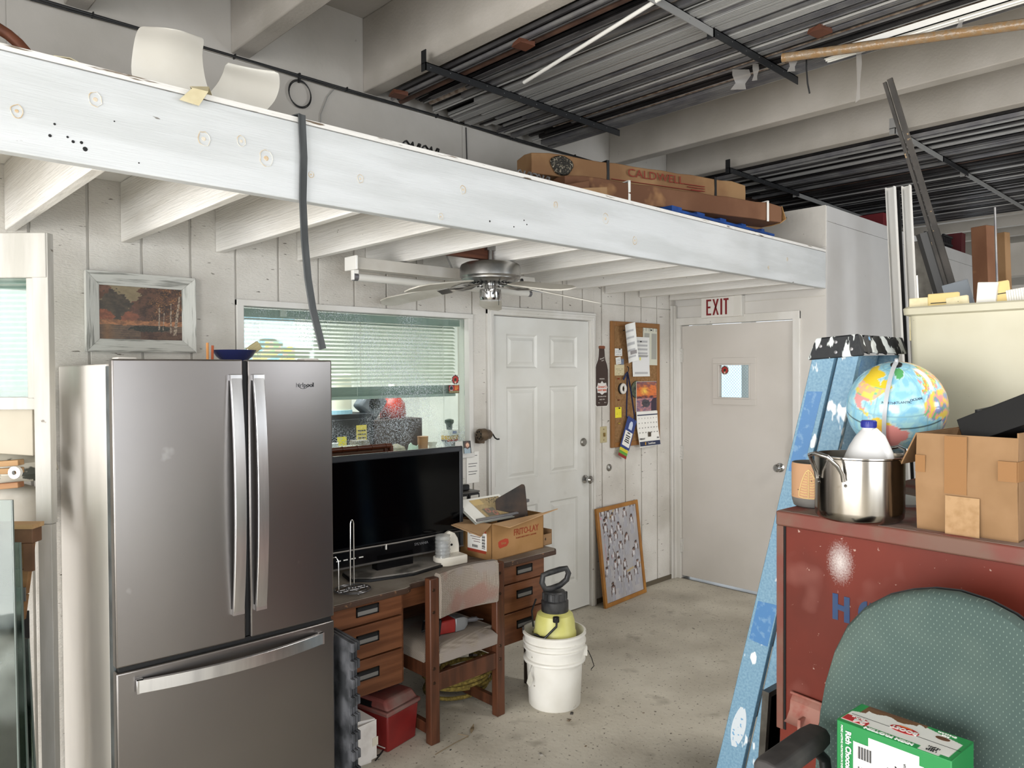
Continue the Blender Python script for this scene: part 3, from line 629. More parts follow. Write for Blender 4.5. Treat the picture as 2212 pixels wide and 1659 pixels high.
def ped(x0, x1, zb, rows, lip):
    B(x0, x1, .05, .64, zb, DZ - .026).build('pedestal', m_wood, dk, bev=.002)
    for z0, z1 in rows:
        d = B(x0 + .006, x1 - lip, .032, .055, z0, z1).build('drawer', m_wood, dk, bev=.002)
        cx, cz = (x0 + x1 - lip) / 2 + .0, (z0 + z1) / 2 + .012; w_, h_ = .056, .021
        g = G().box(cx - w_, cx + w_, .026, .033, cz + h_ - .005, cz + h_).box(cx - w_, cx + w_, .026, .033, cz - h_, cz - h_ + .004).box(cx - w_, cx - w_ + .005, .026, .033, cz - h_, cz + h_).box(cx + w_ - .005, cx + w_, .026, .033, cz - h_, cz + h_)
        g.build('pull_frame', m_pull, d); B(cx - w_ + .004, cx + w_ - .004, .029, .032, cz + .000, cz + h_ - .004).build('pull_slot', m_dark, d)
        G().hexa([(cx - w_ + .004, .030, cz - h_ + .003), (cx + w_ - .004, .030, cz - h_ + .003), (cx + w_ - .004, .032, cz - h_ + .003), (cx - w_ + .004, .032, cz - h_ + .003), (cx - w_ + .004, .0285, cz + .001), (cx + w_ - .004, .0285, cz + .001), (cx + w_ - .004, .032, cz + .001), (cx - w_ + .004, .032, cz + .001)]).build('pull_plate', m_pulli, d)
ped(.07, .452, .285, [(.60, .69), (.452, .593), (.29, .445)], .02)
ped(1.05, 1.36, .285, [(.60, .69), (.452, .593), (.29, .445)], .012)
B(.452, 1.05, .09, .11, .60, DZ - .026).build('apron', m_wood, dk); B(.10, 1.33, .60, .62, .25, DZ - .026).build('modesty_panel', m_wood, dk)
for x in (.10, 1.32):
    for y in (.12, .58): B(x - .02, x + .02, y - .02, y + .02, 0, .29).build('leg', M('dark_leg', '#2a201a', .5), dk)
# ---- television
tv = thing('television', 'black flat screen television with a dusty stand on the desk', 'television', (1.665, 3.005, DZ), rad(-3.2))
TW = .805; m_bez = M('glossy_black_bezel', '#0b0b0d', .18); m_scr = M('tv_screen', '#020203', .1, spec=.15)
m_tvr = M('bezel_round', '#26282c', .35)
B(0, TW, .0, .045, .057, .575).build('cabinet', m_bez, tv, bev=.008); B(.10, TW - .1, .04, .10, .12, .5).build('back_shell', m_bez, tv, bev=.02)
B(.022, TW - .022, -.003, .002, .155, .548).build('screen', m_scr, tv)
B(0, TW, -.006, .004, .548, .578).build('top_bezel', m_tvr, tv, bev=.006); B(TW - .022, TW, -.006, .004, .06, .575).build('side_bezel', m_tvr, tv, bev=.004)
m_silv = M('silver_strip', '#6b6865', .4, .7)
G().tube([(0, -.008, .142), (TW * .5, -.016, .140), (TW, -.008, .142)], .005, 8).build('silver_strip', m_silv, tv, smooth=True); B(0, TW, -.008, .004, .057, .066).build('lower_strip', m_silv, tv, bev=.002)
text('SYLVANIA', .018, M('tv_logo', '#8f8f92', .4, .5), tv, (.545, -.0065, .113), name='logo', sx=1.0)
B(.335, .340, -.022, -.014, .118, .143).build('paper_tag', m_white, tv)
for i, x in enumerate((.085, .12, .16, .20)): B(x, x + .022, -.0075, -.006, .098, .103).build('port_label', m_white, tv)
m_tvst = M('dusty_black_stand', '#827d77', .85, col2='#4a4743', scale=7, lo=.52, hi=.66)
G().prism([(.17, .09), (.60, .09), (.68, -.03), (.62, -.085), (.42, -.125), (.22, -.085), (.15, -.03)], 'Z', .012, .02).build('stand_base', m_tvst, tv, bev=.002)
G().prism([(.165, .095), (.605, .095), (.69, -.03), (.626, -.09), (.42, -.132), (.214, -.09), (.14, -.03)], 'Z', 0, .012).build('stand_rim', m_black, tv, bev=.002)
B(.30, .50, .0, .05, .018, .09).build('stand_neck', m_bez, tv)
# ---- paper towel holder
t = thing('towel_holder', 'chrome wire paper towel holder on the desk in front of the television', 'holder', (1.735, 2.835, DZ))
ph_ = thing
g = G()
for r in (.078, .06): g.tube([(r * cos(a), r * sin(a), .012) for a in [2 * pi * q / 32 for q in range(32)]], .0028, 6, closed=True)
for y in (-.012, .012): g.tube([(-.07, y, .012), (.07, y, .012)], .0025, 6)
g.tube([(.03 * cos(a), .03 * sin(a), .012) for a in [2 * pi * q / 24 for q in range(24)]], .0025, 6, closed=True); g.build('wire_base', M('dull_chrome_wire', '#77777a', .35, .9), t, smooth=True)
G().tube([(-.011, 0, .012), (-.008, 0, .30), (-.004, 0, .312), (.0, 0, .315), (.005, 0, .312), (.008, 0, .30), (.008, 0, .012)], .0032, 8).build('upright_loop', m_chrome, t, smooth=True)
G().tube([(-.075, -.012, .012), (-.075, -.012, .15), (-.085, -.006, .168), (-.097, 0, .165)], .003, 8).build('side_arm', m_chrome, t, smooth=True)
for a in (.3, 2.4, 4.5): G().lathe([(0, -.006), (.006, 0), (0, .006)], 10, (.078 * cos(a), .078 * sin(a), .007)).build('ball_foot', m_chrome, t, smooth=True)
# ---- jelly-jar lamp
t = thing('porch_lamp', 'white plastic wall lamp with a ribbed clear glass jar lying on the desk', 'lamp', (2.325, 2.91, DZ), rad(-6))
m_lp = M('ivory_lamp_plastic', '#e6e1d5', .35)
outl = [(-.075 + .0, 0)] ; base = [(.07 * cos(a) - .0, .055 * sin(a)) for a in [rad(180 + q * 10) for q in range(0, 10)]] + [(.09, -.05), (.09, .055), (-.03, .055), (-.062, .035)]
G().prism(base, 'Z', 0, .045).build('lamp_base', m_lp, t, bev=.006)
pl = [(-.02, 0), (.092, 0), (.092, .08), (.084, .115), (.066, .142), (.036, .155), (.006, .142), (-.012, .115), (-.02, .08)]
G().prism(pl, 'Y', .03, .052).build('back_plate', m_lp, t, bev=.004)
G().lathe([(0, 0), (.006, 0), (.006, .002)], 10, (.045, .0295, .085), ax='Y').build('screw_hole', m_dark, t)
prof = []
for i in range(25):
    z = .042 + i * .0045; prof.append((.036 + (.0025 if i % 4 < 2 else 0), z))
prof += [(.03, .153), (0, .155)]
G().lathe(prof, 28, (-.03, -.006, 0), cap=False).build('glass_jar', M('ribbed_clear_glass', '#b8bab8', .08, alpha=.45, spec=.9), t, smooth=True)
G().lathe([(.012, .04), (.013, .06), (.027, .09), (.024, .112), (0, .124)], 20, (-.03, -.006, 0)).build('bulb', M('frosted_bulb', '#a9adb0', .3), t, smooth=True)
# ---- Frito box with its contents
fb = thing('cardboard_carton', 'open brown snack carton with red label and folded flaps on the desk', 'box', (2.515, 2.79, DZ), rad(3))
bw, bd_, bh, th = .40, .235, .19, .004
m_fc = M('snack_carton_card', '#a47c50', .8, col2='#967043', scale=4, bump=.08, bscale=90)
g = G().box(0, bw, 0, th, 0, bh).box(0, bw, bd_ - th, bd_, 0, bh).box(0, th, 0, bd_, 0, bh).box(bw - th, bw, 0, bd_, 0, bh).box(0, bw, 0, bd_, 0, th); g.build('carton_body', m_fc, fb)
G().hexa([(0, 0, bh), (bw, 0, bh), (bw, .004, bh), (0, .004, bh), (.055, -.075, bh - .018), (bw + .01, -.095, bh + .03), (bw + .01, -.093, bh + .034), (.055, -.073, bh - .014)]).build('flap', m_cardin, fb)
G().hexa([(0, 0, bh), (0, bd_, bh), (.004, bd_, bh), (.004, 0, bh), (-.105, -.03, bh - .045), (-.115, bd_ - .03, bh - .01), (-.113, bd_ - .03, bh - .006), (-.103, -.03, bh - .041)]).build('flap', m_cardin, fb)
m_rb = M('carton_red_ink', '#a8402a', .8); m_rb2 = M('carton_brown_ink', '#8a3f22', .8)
text('FRITO-LAY', .046, m_rb2, fb, (.26, -.001, .118), name='lettering', sx=.88, bold=.0008); text("PLANTS NEED EMPTY CARTONS", .011, m_rb2, fb, (.26, -.001, .088), name='lettering')
G().prism([(.05, .065), (.06, .055), (.11, .06), (.125, .075), (.12, .095), (.10, .10), (.06, .095), (.048, .088)], 'Y', -.001, .0).build('red_emblem', m_rb, fb); text('frito', .02, m_fc, fb, (.087, -.0014, .078), name='emblem_lettering')
for z0, z1 in ((.03, .055), (.132, .15)): B(-.001, 0, .04, bd_ * .75, z0, z1).build('label_band', m_rb, fb)
B(-.0015, 0, .035, .175, .045, .135).build('shipping_label', m_paper, fb)
for i in range(9): B(-.0025, -.0015, .045, .068, .055 + i * .008, .055 + i * .008 + .003 + .002 * (i % 2)).build('barcode', m_ink, fb)
for i in range(4): B(-.0022, -.0015, .08, .165 - .012 * i, .12 - i * .012, .123 - i * .012).build('print_line', M('label_ink', '#6b4a4a', .8), fb)
for i in range(7): B(-.0025, -.0015, .10 + .006 * i, .103 + .006 * i, .055, .068).build('barcode', m_ink, fb)
# contents of the carton
def frame3(o, bl, br, tl):
    x = (br - bl).normalized(); n = x.cross(tl - bl).normalized(); y = n.cross(x); m = Matrix((x, y, n)).transposed().to_4x4(); o.location = bl; o.rotation_euler = m.to_euler(); return (br - bl).length, (tl - bl).length
t = thing('binder', 'open white ring binder with an old newspaper clipping tilted in the snack carton', 'binder', (0, 0, 0))
bl_, br_, tl_ = cpt(1048, 1126, 3.80), cpt(1122, 1112, 3.95), cpt(1003, 1086, 3.92); frame3(t, bl_, br_, tl_)
B(-.06, .25, .0, .21, -.012, -.004).build('cover', M('grey_binder', '#8f9089', .5), t, bev=.002); B(-.05, .24, .008, .20, -.004, .006).build('pages', m_paper, t)
def f(u, v):
    n = nz(u * 30, v * 18)
    if u < .35 and v > .7: return rgb('#cbb07a')
    if .12 < u < .5 and .08 < v < .5:
        for cx, cy in ((.25, .36), (.4, .2)):
            if abs(math.hypot((u - cx) * 1.6, v - cy) - .09) < .025: return rgb('#b5766a')
        return rgb('#71695a')
    if u > .5 and v > .7 and n > .1: return rgb('#5c5240')
    return lerp(rgb('#b8a27a'), rgb('#a58f66'), .5 + n)
art('newspaper_clipping', .2, .17, 40, 32, f, t, (.02, .012, .0075), (0, 0, 0)); G().cyl((-.055, .004, .012), (.25, .004, .012), .008, seg=8).build('spine_clip', m_alu, t)
t = thing('metal_strip', 'grey aluminium strip sticking out of the snack carton on the right', 'metal strip', (2.60, 2.90, DZ + .20), rot=(0, rad(-6), rad(5)))
B(0, .33, 0, .03, 0, .016).build('strip', m_alu, t, bev=.002)
t = thing('stained_board', 'dark stained square board standing up in the snack carton', 'board', cpt(1075, 1135, 3.92), rz=rad(-36))
G().prism([(.0, 0), (.165, .02), (.148, .20), (.143, .212), (.130, .214), (-.002, .142), (-.012, .13)], 'Y', 0, .008).build('board_sheet', M('stained_board_face', '#3a291c', .55, col2='#15100c', scale=7, lo=.42, hi=.6, spk=('#7a5534', 12, .66, .76)), t, bev=.002)
t = thing('small_open_box', 'small open brown box marked 4 at the right end of the desk', 'box', (2.935, 2.835, DZ), rad(3))
a_, b_, h_ = .075, .11, .082
G().box(0, a_, 0, .003, 0, h_ - .02).box(0, a_, b_ - .003, b_, 0, h_).box(0, .003, 0, b_, 0, h_ - .015).box(a_ - .003, a_, 0, b_, 0, h_).box(0, a_, 0, b_, 0, .003).build('box_body', m_card, t)
text('4', .022, m_ink, t, (.02, -.001, .035))
G().tube([(.01, .03, .05), (.02, .05, .085), (.04, .06, .09), (.06, .07, .06)], .009, 8).build('black_hose', m_black, t, smooth=True)
# organiser, scale and stuff behind the television
t = thing('desk_organizer', 'dark metal drawer organiser with labels behind the television', 'organizer', (2.47, 3.13, DZ))
B(0, .26, 0, .26, 0, .29).build('body', M('dark_organizer', '#2f2f30', .45), t, bev=.003); B(-.002, .262, -.004, .262, .29, .298).build('top_plate', M('organizer_top', '#55524e', .5), t)
for i in range(3):
    B(.012 + i * .085, .088 + i * .085, -.006, 0, .245, .285).build('drawer', M('dark_organizer', ''), t); B(.022 + i * .085, .078 + i * .085, -.008, -.006, .253, .277).build('label_card', m_paper, t)
    B(.012 + i * .085, .088 + i * .085, -.006, 0, .19, .232).build('drawer', M('dark_organizer', ''), t)
for n_, lb, z0, x0, x1, y0, y1, h, mt in (('dark_case', 'dark flat case on the drawer organiser behind the television', .298, .02, .22, .03, .2, .035, m_black), ('clear_dish', 'clear glass dish on the dark case behind the television', .333, .03, .2, .04, .18, .035, m_clear2)):
    t = thing(n_, lb, 'case' if 'case' in n_ else 'dish', (2.47, 3.13, DZ + z0)); B(x0, x1, y0, y1, 0, h).build('body', mt, t, bev=.008)
t = thing('clear_tub', 'cloudy clear plastic tub of grey powder behind the right edge of the television', 'tub', (2.53, 3.22, DZ + .368))
G().lathe([(.065, 0), (.075, .13), (.08, .14), (.078, .15), (0, .15)], 18).build('tub_body', m_clear2, t, smooth=True); G().lathe([(.062, .003), (.068, .06), (0, .062)], 18).build('powder', M('grey_powder', '#8c8886', .9), t)
t = thing('wall_notice', 'white printed notice taped to the boards beside the office window', 'notice', (2.955, FY - .004, 1.0))
B(-.04, .06, 0, .002, 0, .19).build('notice_sheet', m_paper, t); [B(-.025, .045 - .01 * (q % 3), -.001, 0, .165 - q * .016, .168 - q * .016).build('print_line', m_ink, t) for q in (0, 3, 4, 6, 7)]
t = thing('bamboo_frame', 'brown bamboo-style picture frame propped behind the television', 'frame', (1.50, 3.33, .86), rot=(rad(-4), 0, 0))
m_bam = M('bamboo_brown', '#6a3a22', .35, col2='#532a18', scale=9, stretch=(1, 1, 1))
W_, H_ = .80, .425
for z, r in ((H_, .014), (H_ - .035, .009), (.012, .014)): G().tube([(0, 0, z), (W_, 0, z)], r, 10).build('rail', m_bam, t, smooth=True)
for x, r in ((.0, .014), (W_, .014), (.035, .009), (W_ - .035, .009)): G().tube([(x, 0, 0), (x, 0, H_)], r, 10).build('stile', m_bam, t, smooth=True)
for q in range(9): G().cyl((.06 + q * .088, 0, H_), (.064 + q * .088, 0, H_), .0165, seg=10).build('bamboo_joint', m_bam, t)
B(.0, W_, .004, .008, 0, H_).build('backing', M('frame_backing', '#5b4334', .8), t)
# pencil sharpener
t = thing('pencil_sharpener', 'old brown crank pencil sharpener fixed to the wall beside the six-panel door', 'sharpener', (3.01, FY - .004, 1.295)); t.scale = (1.2, 1.2, 1.2)
m_sh = M('brown_sharpener', '#6b5a48', .45, .4, col2='#57483a', scale=12)
g = G(); R = []
for x, r in ((-.035, .026), (-.03, .032), (.005, .032), (.012, .026), (.035, .024), (.045, .017), (.048, .006)): R.append([(x, -.045 + r * cos(a), r * sin(a)) for a in [2 * pi * q / 20 for q in range(20)]])
g.rings(R); g.build('barrel', m_sh, t, smooth=True)
for q in range(7): a = 2 * pi * q / 7; G().cyl((-.0355, -.045 + .018 * cos(a), .018 * sin(a)), (-.0365, -.045 + .018 * cos(a), .018 * sin(a)), .0045, seg=8).build('pencil_hole', m_dark, t)
B(-.02, .02, -.03, .004, -.045, -.01).build('wall_bracket', m_sh, t, bev=.003); G().tube([(.045, -.045, 0), (.06, -.045, 0), (.072, -.048, -.02), (.085, -.05, -.028), (.10, -.05, -.028)], .004, 8).build('crank', m_black, t, smooth=True)
# root beer bottle sign
t = thing('bottle_sign', 'flat tin sign shaped like a brown soda bottle between the door and the corkboard', 'sign', (4.196, FY - .006, 1.425))
half = [(.066, .012), (.070, .03), (.071, .22), (.070, .262), (.060, .30), (.040, .335), (.034, .36), (.030, .405), (.030, .415), (.034, .418), (.034, .434), (.027, .436)]
outl = [(x, z) for x, z in [(.055, 0)] + half] + [(-x, z) for x, z in reversed([(.055, 0)] + half)]
G().prism([(x * 1.07, (z - .2) * 1.02 + .2) for x, z in outl], 'Y', .001, .004).build('white_outline', m_paper, t); G().prism(outl, 'Y', -.001, .001).build('bottle_face', M('bottle_brown', '#3d2d27', .35, col2='#35251f', scale=4), t)
G().prism([(-.034, .416), (.034, .416), (.034, .434), (.02, .437), (-.02, .437), (-.034, .434)], 'Y', -.003, -.001).build('cap', M('rust_cap', '#7b4327', .5), t)
G().prism([(-.062, .135), (-.05, .118), (-.052, .098), (-.025, .096), (0, .082), (.025, .096), (.052, .098), (.05, .118), (.062, .135), (.05, .15), (.045, .168), (.018, .165), (0, .182), (-.018, .165), (-.045, .168), (-.05, .15)], 'Y', -.003, -.001).build('emblem', M('label_white', '#d9d6d2', .5), t)
m_or = M('label_orange', '#c4532e', .5)
text("Stewart's", .03, m_or, t, (0, -.0035, .14), shear=.25, sx=.88); text('ROOT BEER', .018, m_or, t, (0, -.0035, .115), sx=.95, bold=.0006)
mw = M('sign_white_ink', '#cfc9c2', .6); text('ORIGINAL', .013, mw, t, (0, -.002, .197)); text('Old Fashioned Draft', .0125, mw, t, (0, -.002, .07), sx=.9); text('SINCE 1924', .012, mw, t, (0, -.002, .048)); text('12 oz', .009, mw, t, (-.035, -.002, .025)); text('355 ml', .009, mw, t, (.035, -.002, .025))
text('Stewart', .016, mw, t, (0, -.002, .345), rot=(pi / 2, rad(-15), 0), shear=.3); text('Root', .013, mw, t, (.008, -.002, .33), rot=(pi / 2, rad(-15), 0), shear=.3)
# switch plate and round plate
t = thing('switch_plate', 'yellowed brass-screwed switch plate left of the corkboard', 'switch', (4.218, FY - .005, 1.158))
B(-.037, .037, 0, .006, 0, .118).build('plate', M('aged_ivory', '#b7ab86', .4), t, bev=.003); B(-.006, .006, -.012, 0, .045, .073).build('toggle', M('aged_brass', '#8d7442', .35, .6), t, bev=.002)
for z in (.02, .098): G().lathe([(0, .0), (.005, 0), (.004, .002)], 10, (0, 0, z), ax='Y').build('screw', MC['aged_brass'], t)
t = thing('round_lock', 'round metal lock cylinder in the boards below the corkboard', 'lock', (4.279, FY, .971)); G().lathe([(0, 0), (.026, 0), (.026, .006), (.018, .014), (.008, .016), (.006, .01), (0, .01)], 22, ax='Y').build('lock_body', MC['dull_nickel'], t, smooth=True)
# corkboard and everything pinned to it
CX0, CX1, CZ0, CZ1 = 4.292, 4.892, 1.115, 2.045
ck = thing('corkboard', 'wood-framed brown corkboard hanging between the two doors', 'corkboard', (CX0, FY - .022, CZ0)); cw_, ch_ = CX1 - CX0, CZ1 - CZ0
m_cf = M('corkboard_frame', '#8c6238', .5, col2='#8d5e2e', scale=8, stretch=(3, 1, .6)); m_cork = M('cork', '#94704a', .9, col2='#83613c', scale=60, bump=.3, bscale=120)
B(.03, cw_ - .03, .006, .02, .03, ch_ - .03).build('cork_panel', m_cork, ck)
for q in ((0, .035, 0, ch_), (cw_ - .035, cw_, 0, ch_), (.035, cw_ - .035, 0, .035), (.035, cw_ - .035, ch_ - .035, ch_)): B(q[0], q[1], 0, .02, q[2], q[3]).build('frame_rail', m_cf, ck, bev=.004)
YB = FY - .020
def on(u, v): return CX0 + u * cw_, CZ0 + v * ch_     # u right, v up on the board
def lines(n, x0=.1, x1=.9, blocks=()):
    def f(u, v):
        c = rgb('#e3e3e0')
        if x0 < u < x1 and .05 < v < .95:
            k = v * n
            if k % 1 < .35 and nz(u * 30, int(k)) > -.2: c = rgb('#b0b0b2')
        for a, b, c0, d, col in blocks:
            if a < u < b and c0 < v < d: c = rgb(col)
        return c
    return f
def pin(par, x, z, y, col='#1e1e1e'):
    G().cyl((x, y, z), (x, y - .008, z), .005, seg=8).build('push_pin', M('pin_' + col[1:], col, .4), par)
def note(name, label, cat, u, v, w_, h_, fn, rz=0, y=0, nx=30, ny=40, warp=None, pins=(), rough=.8):
    x, z = on(u, v); t = thing(name, label, cat, (x, YB - y, z), rot=(0, rad(rz), 0))
    art('sheet', w_, h_, nx, ny, fn, t, (0, 0, 0), warp=warp)
    B(0, w_, .0006, .0012, 0, h_).build('back_sheet', m_paper, t) if not warp else None
    for px, pz in pins: pin(t, px, pz, -.001)
    return t
note('price_list', 'yellowed printed price list at the top right of the corkboard', 'paper', .63, .655, .20, .285, lambda u, v: lerp(rgb('#cfcfbf'), rgb('#a2a29a'), 1 if (.15 < v < .86 and (.08 < u < .42 or .55 < u < .9) and (v * 40) % 1 < .5) or (v > .9 and nz(u * 20, 3) > 0) else 0), rz=1, pins=((.1, .27),))
note('invoice', 'white typed form pinned at the middle of the corkboard', 'paper', .405, .56, .215, .30, lines(30, blocks=((.08, .92, .66, .67, '#777777'), (.08, .92, .52, .53, '#777777'), (.5, .51, .52, .68, '#777777'), (0, 1, .1, .5, '#e3e3e3'), (.4, .5, .42, .5, '#e6dd33'))), y=.004, pins=((.1, .265),), warp=lambda u, v: .02 * max(0, .3 - v) ** 1.2)
note('curled_letter', 'curled white letter hanging crooked on the corkboard', 'paper', .26, .66, .125, .29, lines(34, blocks=((.5, .95, .18, .30, '#8a8585'),)), rz=-14, y=.012, warp=lambda u, v: .05 * (u - .5) ** 2 * 2 + .02 * v, pins=((.03, .25),))
note('white_slip', 'small square white slip at the upper left of the corkboard', 'note', .065, .725, .085, .055, lines(6), pins=((.05, .05),), nx=14, ny=10)
note('business_card', 'white business card with black print under the white slip', 'card', .09, .655, .06, .052, lines(6), rz=-8, nx=14, ny=10)
note('blue_card', 'dark blue card tucked beside the business card', 'card', .17, .655, .042, .045, lambda u, v: rgb('#4c5a72') if (v * 6) % 1 > .4 or u < .3 else rgb('#8f9ab0'), rz=3, y=-.0005, nx=12, ny=12)
note('tan_note', 'tan handwritten note below the business card on the corkboard', 'note', .055, .57, .115, .08, lambda u, v: rgb('#8f8468') if (v * 7) % 1 < .22 and nz(u * 14, v * 4) > -.1 and .1 < u < .9 else rgb('#cfc3a0'), nx=30, ny=20)
note('yellow_note', 'bright yellow sticky note low on the left side of the corkboard', 'note', .065, .235, .075, .078, lambda u, v: rgb('#b3a21c') if (v * 6) % 1 < .18 and .15 < u < .85 and nz(u * 10, v * 3) > 0 else rgb('#e8d92f'), pins=((.045, .07),), nx=20, ny=20)
for i, (u, v, col, lb) in enumerate(((.12, .545, '#8f2418', 'red push pin alone on the corkboard under the tan note'), (.12, .375, '#6b2a1c', 'dark red push pin lower on the left of the corkboard'), (.13, .19, '#c9b24a', 'yellow push pin below the yellow sticky note'))):
    x, z = on(u, v); t = thing('push_pin', lb, 'pin', (x, YB - .001, z), rot=(0, 0, rad(20))); G().lathe([(.005, 0), (.0035, .004), (.0035, .009), (.006, .012), (0, .013)], 10, ax='Y').build('pin_head', M('pinc_' + col[1:], col, .4), t)
# tape roll
x, z = on(.20, .465); t = thing('tape_roll', 'white tape roll hanging on a dark hook of the corkboard', 'tape', (x, YB, z))
G().tube([(.026 * cos(a), -.012, .03 * sin(a)) for a in [2 * pi * q / 24 for q in range(24)]], .011, 8, closed=True).build('roll', M('roll_white', '#d7d3cc', .5), t, smooth=True); G().tube([(.030 * cos(a) - .006, -.002, .034 * sin(a)) for a in [2 * pi * q / 24 for q in range(24)]], .008, 6, closed=True).build('core_ring', m_black, t, smooth=True)
# round patch behind the calendar
x, z = on(.46, .455); t = thing('round_patch', 'dark round embroidered patch half behind the calendar', 'patch', (x + .02, YB, z)); G().lathe([(0, .0), (.065, 0), (.065, .004), (.0, .004)], 28, ax='Y').build('patch_disc', M('dark_patch', '#2b302c', .7, col2='#5a604c', scale=40), t)
for r in (.045, .058): G().tube([(r * cos(a), -.0045, r * sin(a)) for a in [2 * pi * q / 24 for q in range(24)]], .0012, 4, closed=True).build('stitched_ring', M('patch_thread', '#7b7f66', .8), t)
# calendar
def sunset(u, v):
    n = nz(u * 6, v * 16) + .5 * nz(u * 16, v * 30)
    if v > .52:
        d = math.hypot((u - .4), (v - .68) * 1.3); c = lerp(rgb('#f2d25a'), rgb('#d9763a'), min(1, d * 4)); c = lerp(c, rgb('#5a4a66'), max(0, min(1, (v - .78) * 4 + n * .8))); return lerp(c, rgb('#a04a38'), max(0, min(.8, n)))
    if v > .44: return lerp(rgb('#c0603c'), rgb('#4a2f38'), .5 + n)
    c = lerp(rgb('#c58a80'), rgb('#6a5578'), max(0, min(1, .5 + n * .8)))
    if math.hypot((u - .45) / .22, (v - .26) / .14) < 1 + n * .4: c = lerp(rgb('#2e2c33'), rgb('#54505a'), .5 + n)
    if u > .72 and v < .5 - (.9 - u): c = rgb('#33283a')
    return c
x, z = on(.475, .0)
cl = thing('wall_calendar', 'sunset beach wall calendar open at February on the corkboard', 'calendar', (x, YB - .003, CZ0)); cw2 = .255
art('calendar_photo', cw2, .225, 70, 60, sunset, cl, (.005, -.004, .255), rough=.3); B(.003, cw2 + .007, -.003, .003, .253, .482).build('top_leaf', m_paper, cl)
G().sheet([[(0, -.006, .252), (cw2 + .012, -.006, .252)], [(.0, -.012, .13), (cw2 + .014, -.012, .13)], [(.012, -.030, -.018), (cw2 + .024, -.028, -.012)]], th=.002).build('month_leaf', m_paper, cl)
m_nv = M('calendar_navy', '#2b3350', .6)
def cy(zz): return -.0075 - .0 if zz > .25 else (-.0075 - (.25 - zz) / .12 * .006 if zz > .13 else -.0145 - (.13 - zz) / .148 * .017)
B(.006, cw2 + .006, cy(.225) - .003, cy(.225) - .001, .222, .230).build('week_bar', m_nv, cl)
dcur = 1
for r in range(4):
    for c_ in range(7):
        if dcur > 28: break
        zz = .20 - r * .036; text(str(dcur), .012, m_ink, cl, (.022 + c_ * .037, cy(zz) - .003, zz)); dcur += 1
text('FEBRUARY', .018, m_ink, cl, (.045, cy(.045) - .004, .045), sx=.8); text('2026', .016, m_ink, cl, (.245, cy(.045) - .004, .045), sx=.8)
G().rbox((.14, cy(.012) - .0045, .008), (.255, .0015, .034), (rad(-9), 0, 0)).build('sponsor_band', m_nv, cl); text('SouthState', .021, m_paper, cl, (.155, cy(.008) - .0065, .008), rot=(pi / 2 + rad(-9), 0, 0)); B(.07, .08, cy(.008) - .007, cy(.008) - .005, -.002, .02).build('sponsor_mark', M('sponsor_gold', '#c9962f', .6), cl)
G().box(.125, .16, cy(.075) - .004, cy(.075) - .002, .058, .093).build('tiny_picture', M('tiny_picture', '#4a4034', .6), cl)
# lanyard and badge
x, z = on(.29, .60); ln = thing('lanyard_badge', 'navy lanyard with a blue conference badge hanging on the corkboard', 'lanyard', (x, YB - .008, z))
m_lan = M('lanyard_navy', '#1f2a4e', .7)
def strap(pts, w_): return G().tube(pts, 0, sec=[(-w_ / 2, -.001), (w_ / 2, -.001), (w_ / 2, .001), (-w_ / 2, .001)])
strap([(.0, 0, 0), (-.008, -.004, -.15), (-.02, -.006, -.33), (-.012, -.008, -.345)], .012).build('strap', m_lan, ln); strap([(.004, 0, 0), (.04, -.004, -.15), (.078, -.006, -.33), (.072, -.008, -.375)], .012).build('strap', m_lan, ln)
G().tube([(0, 0, .04), (.008, -.006, .03), (.006, -.006, 0)], .004, 6).build('clip', m_black, ln); G().rbox((-.035, -.006, -.035), (.06, .006, .014), (0, rad(-50), 0)).build('strap_tail', m_lan, ln)
bg_ = rad(24)
bd2 = G().rbox((.0, -.010, -.46), (.115, .003, .24), (0, bg_, 0)).build('badge', M('badge_blue', '#2b3f7d', .4), ln, bev=.002)
def bp(u, v): return Vector((0, -.0125, -.46)) + Vector((u * cos(bg_) + v * sin(bg_), 0, -u * sin(bg_) + v * cos(bg_)))
G().rbox(bp(.0, -.045), (.09, .001, .115), (0, bg_, 0)).build('badge_card', m_paper, bd2); G().prism([(bp(q[0], q[1] + .06).x, bp(q[0], q[1] + .06).z) for q in ((-.02, -.03), (.022, -.03), (.022, .01), (.012, .032), (-.008, .032), (-.02, .012))], 'Y', -.0135, -.0125).build('badge_emblem', M('badge_emblem', '#c9d2e4', .5), bd2)
for dz, s_ in ((.0, .035), (-.022, .055), (-.038, .045), (-.054, .05), (-.068, .06)): G().rbox(bp(0, dz) + Vector((0, -.001, 0)), (s_, .001, .008), (0, bg_, 0)).build('print_line', m_ink, bd2)
for k, col in enumerate(('#d4c634', '#5d9a3a', '#8e2a22')): G().rbox(bp(-.005, -.135 - .022 * k), (.10, .0015, .022), (0, bg_, 0)).build('ribbon_band', M('ribbon_%d' % k, col, .6), bd2)
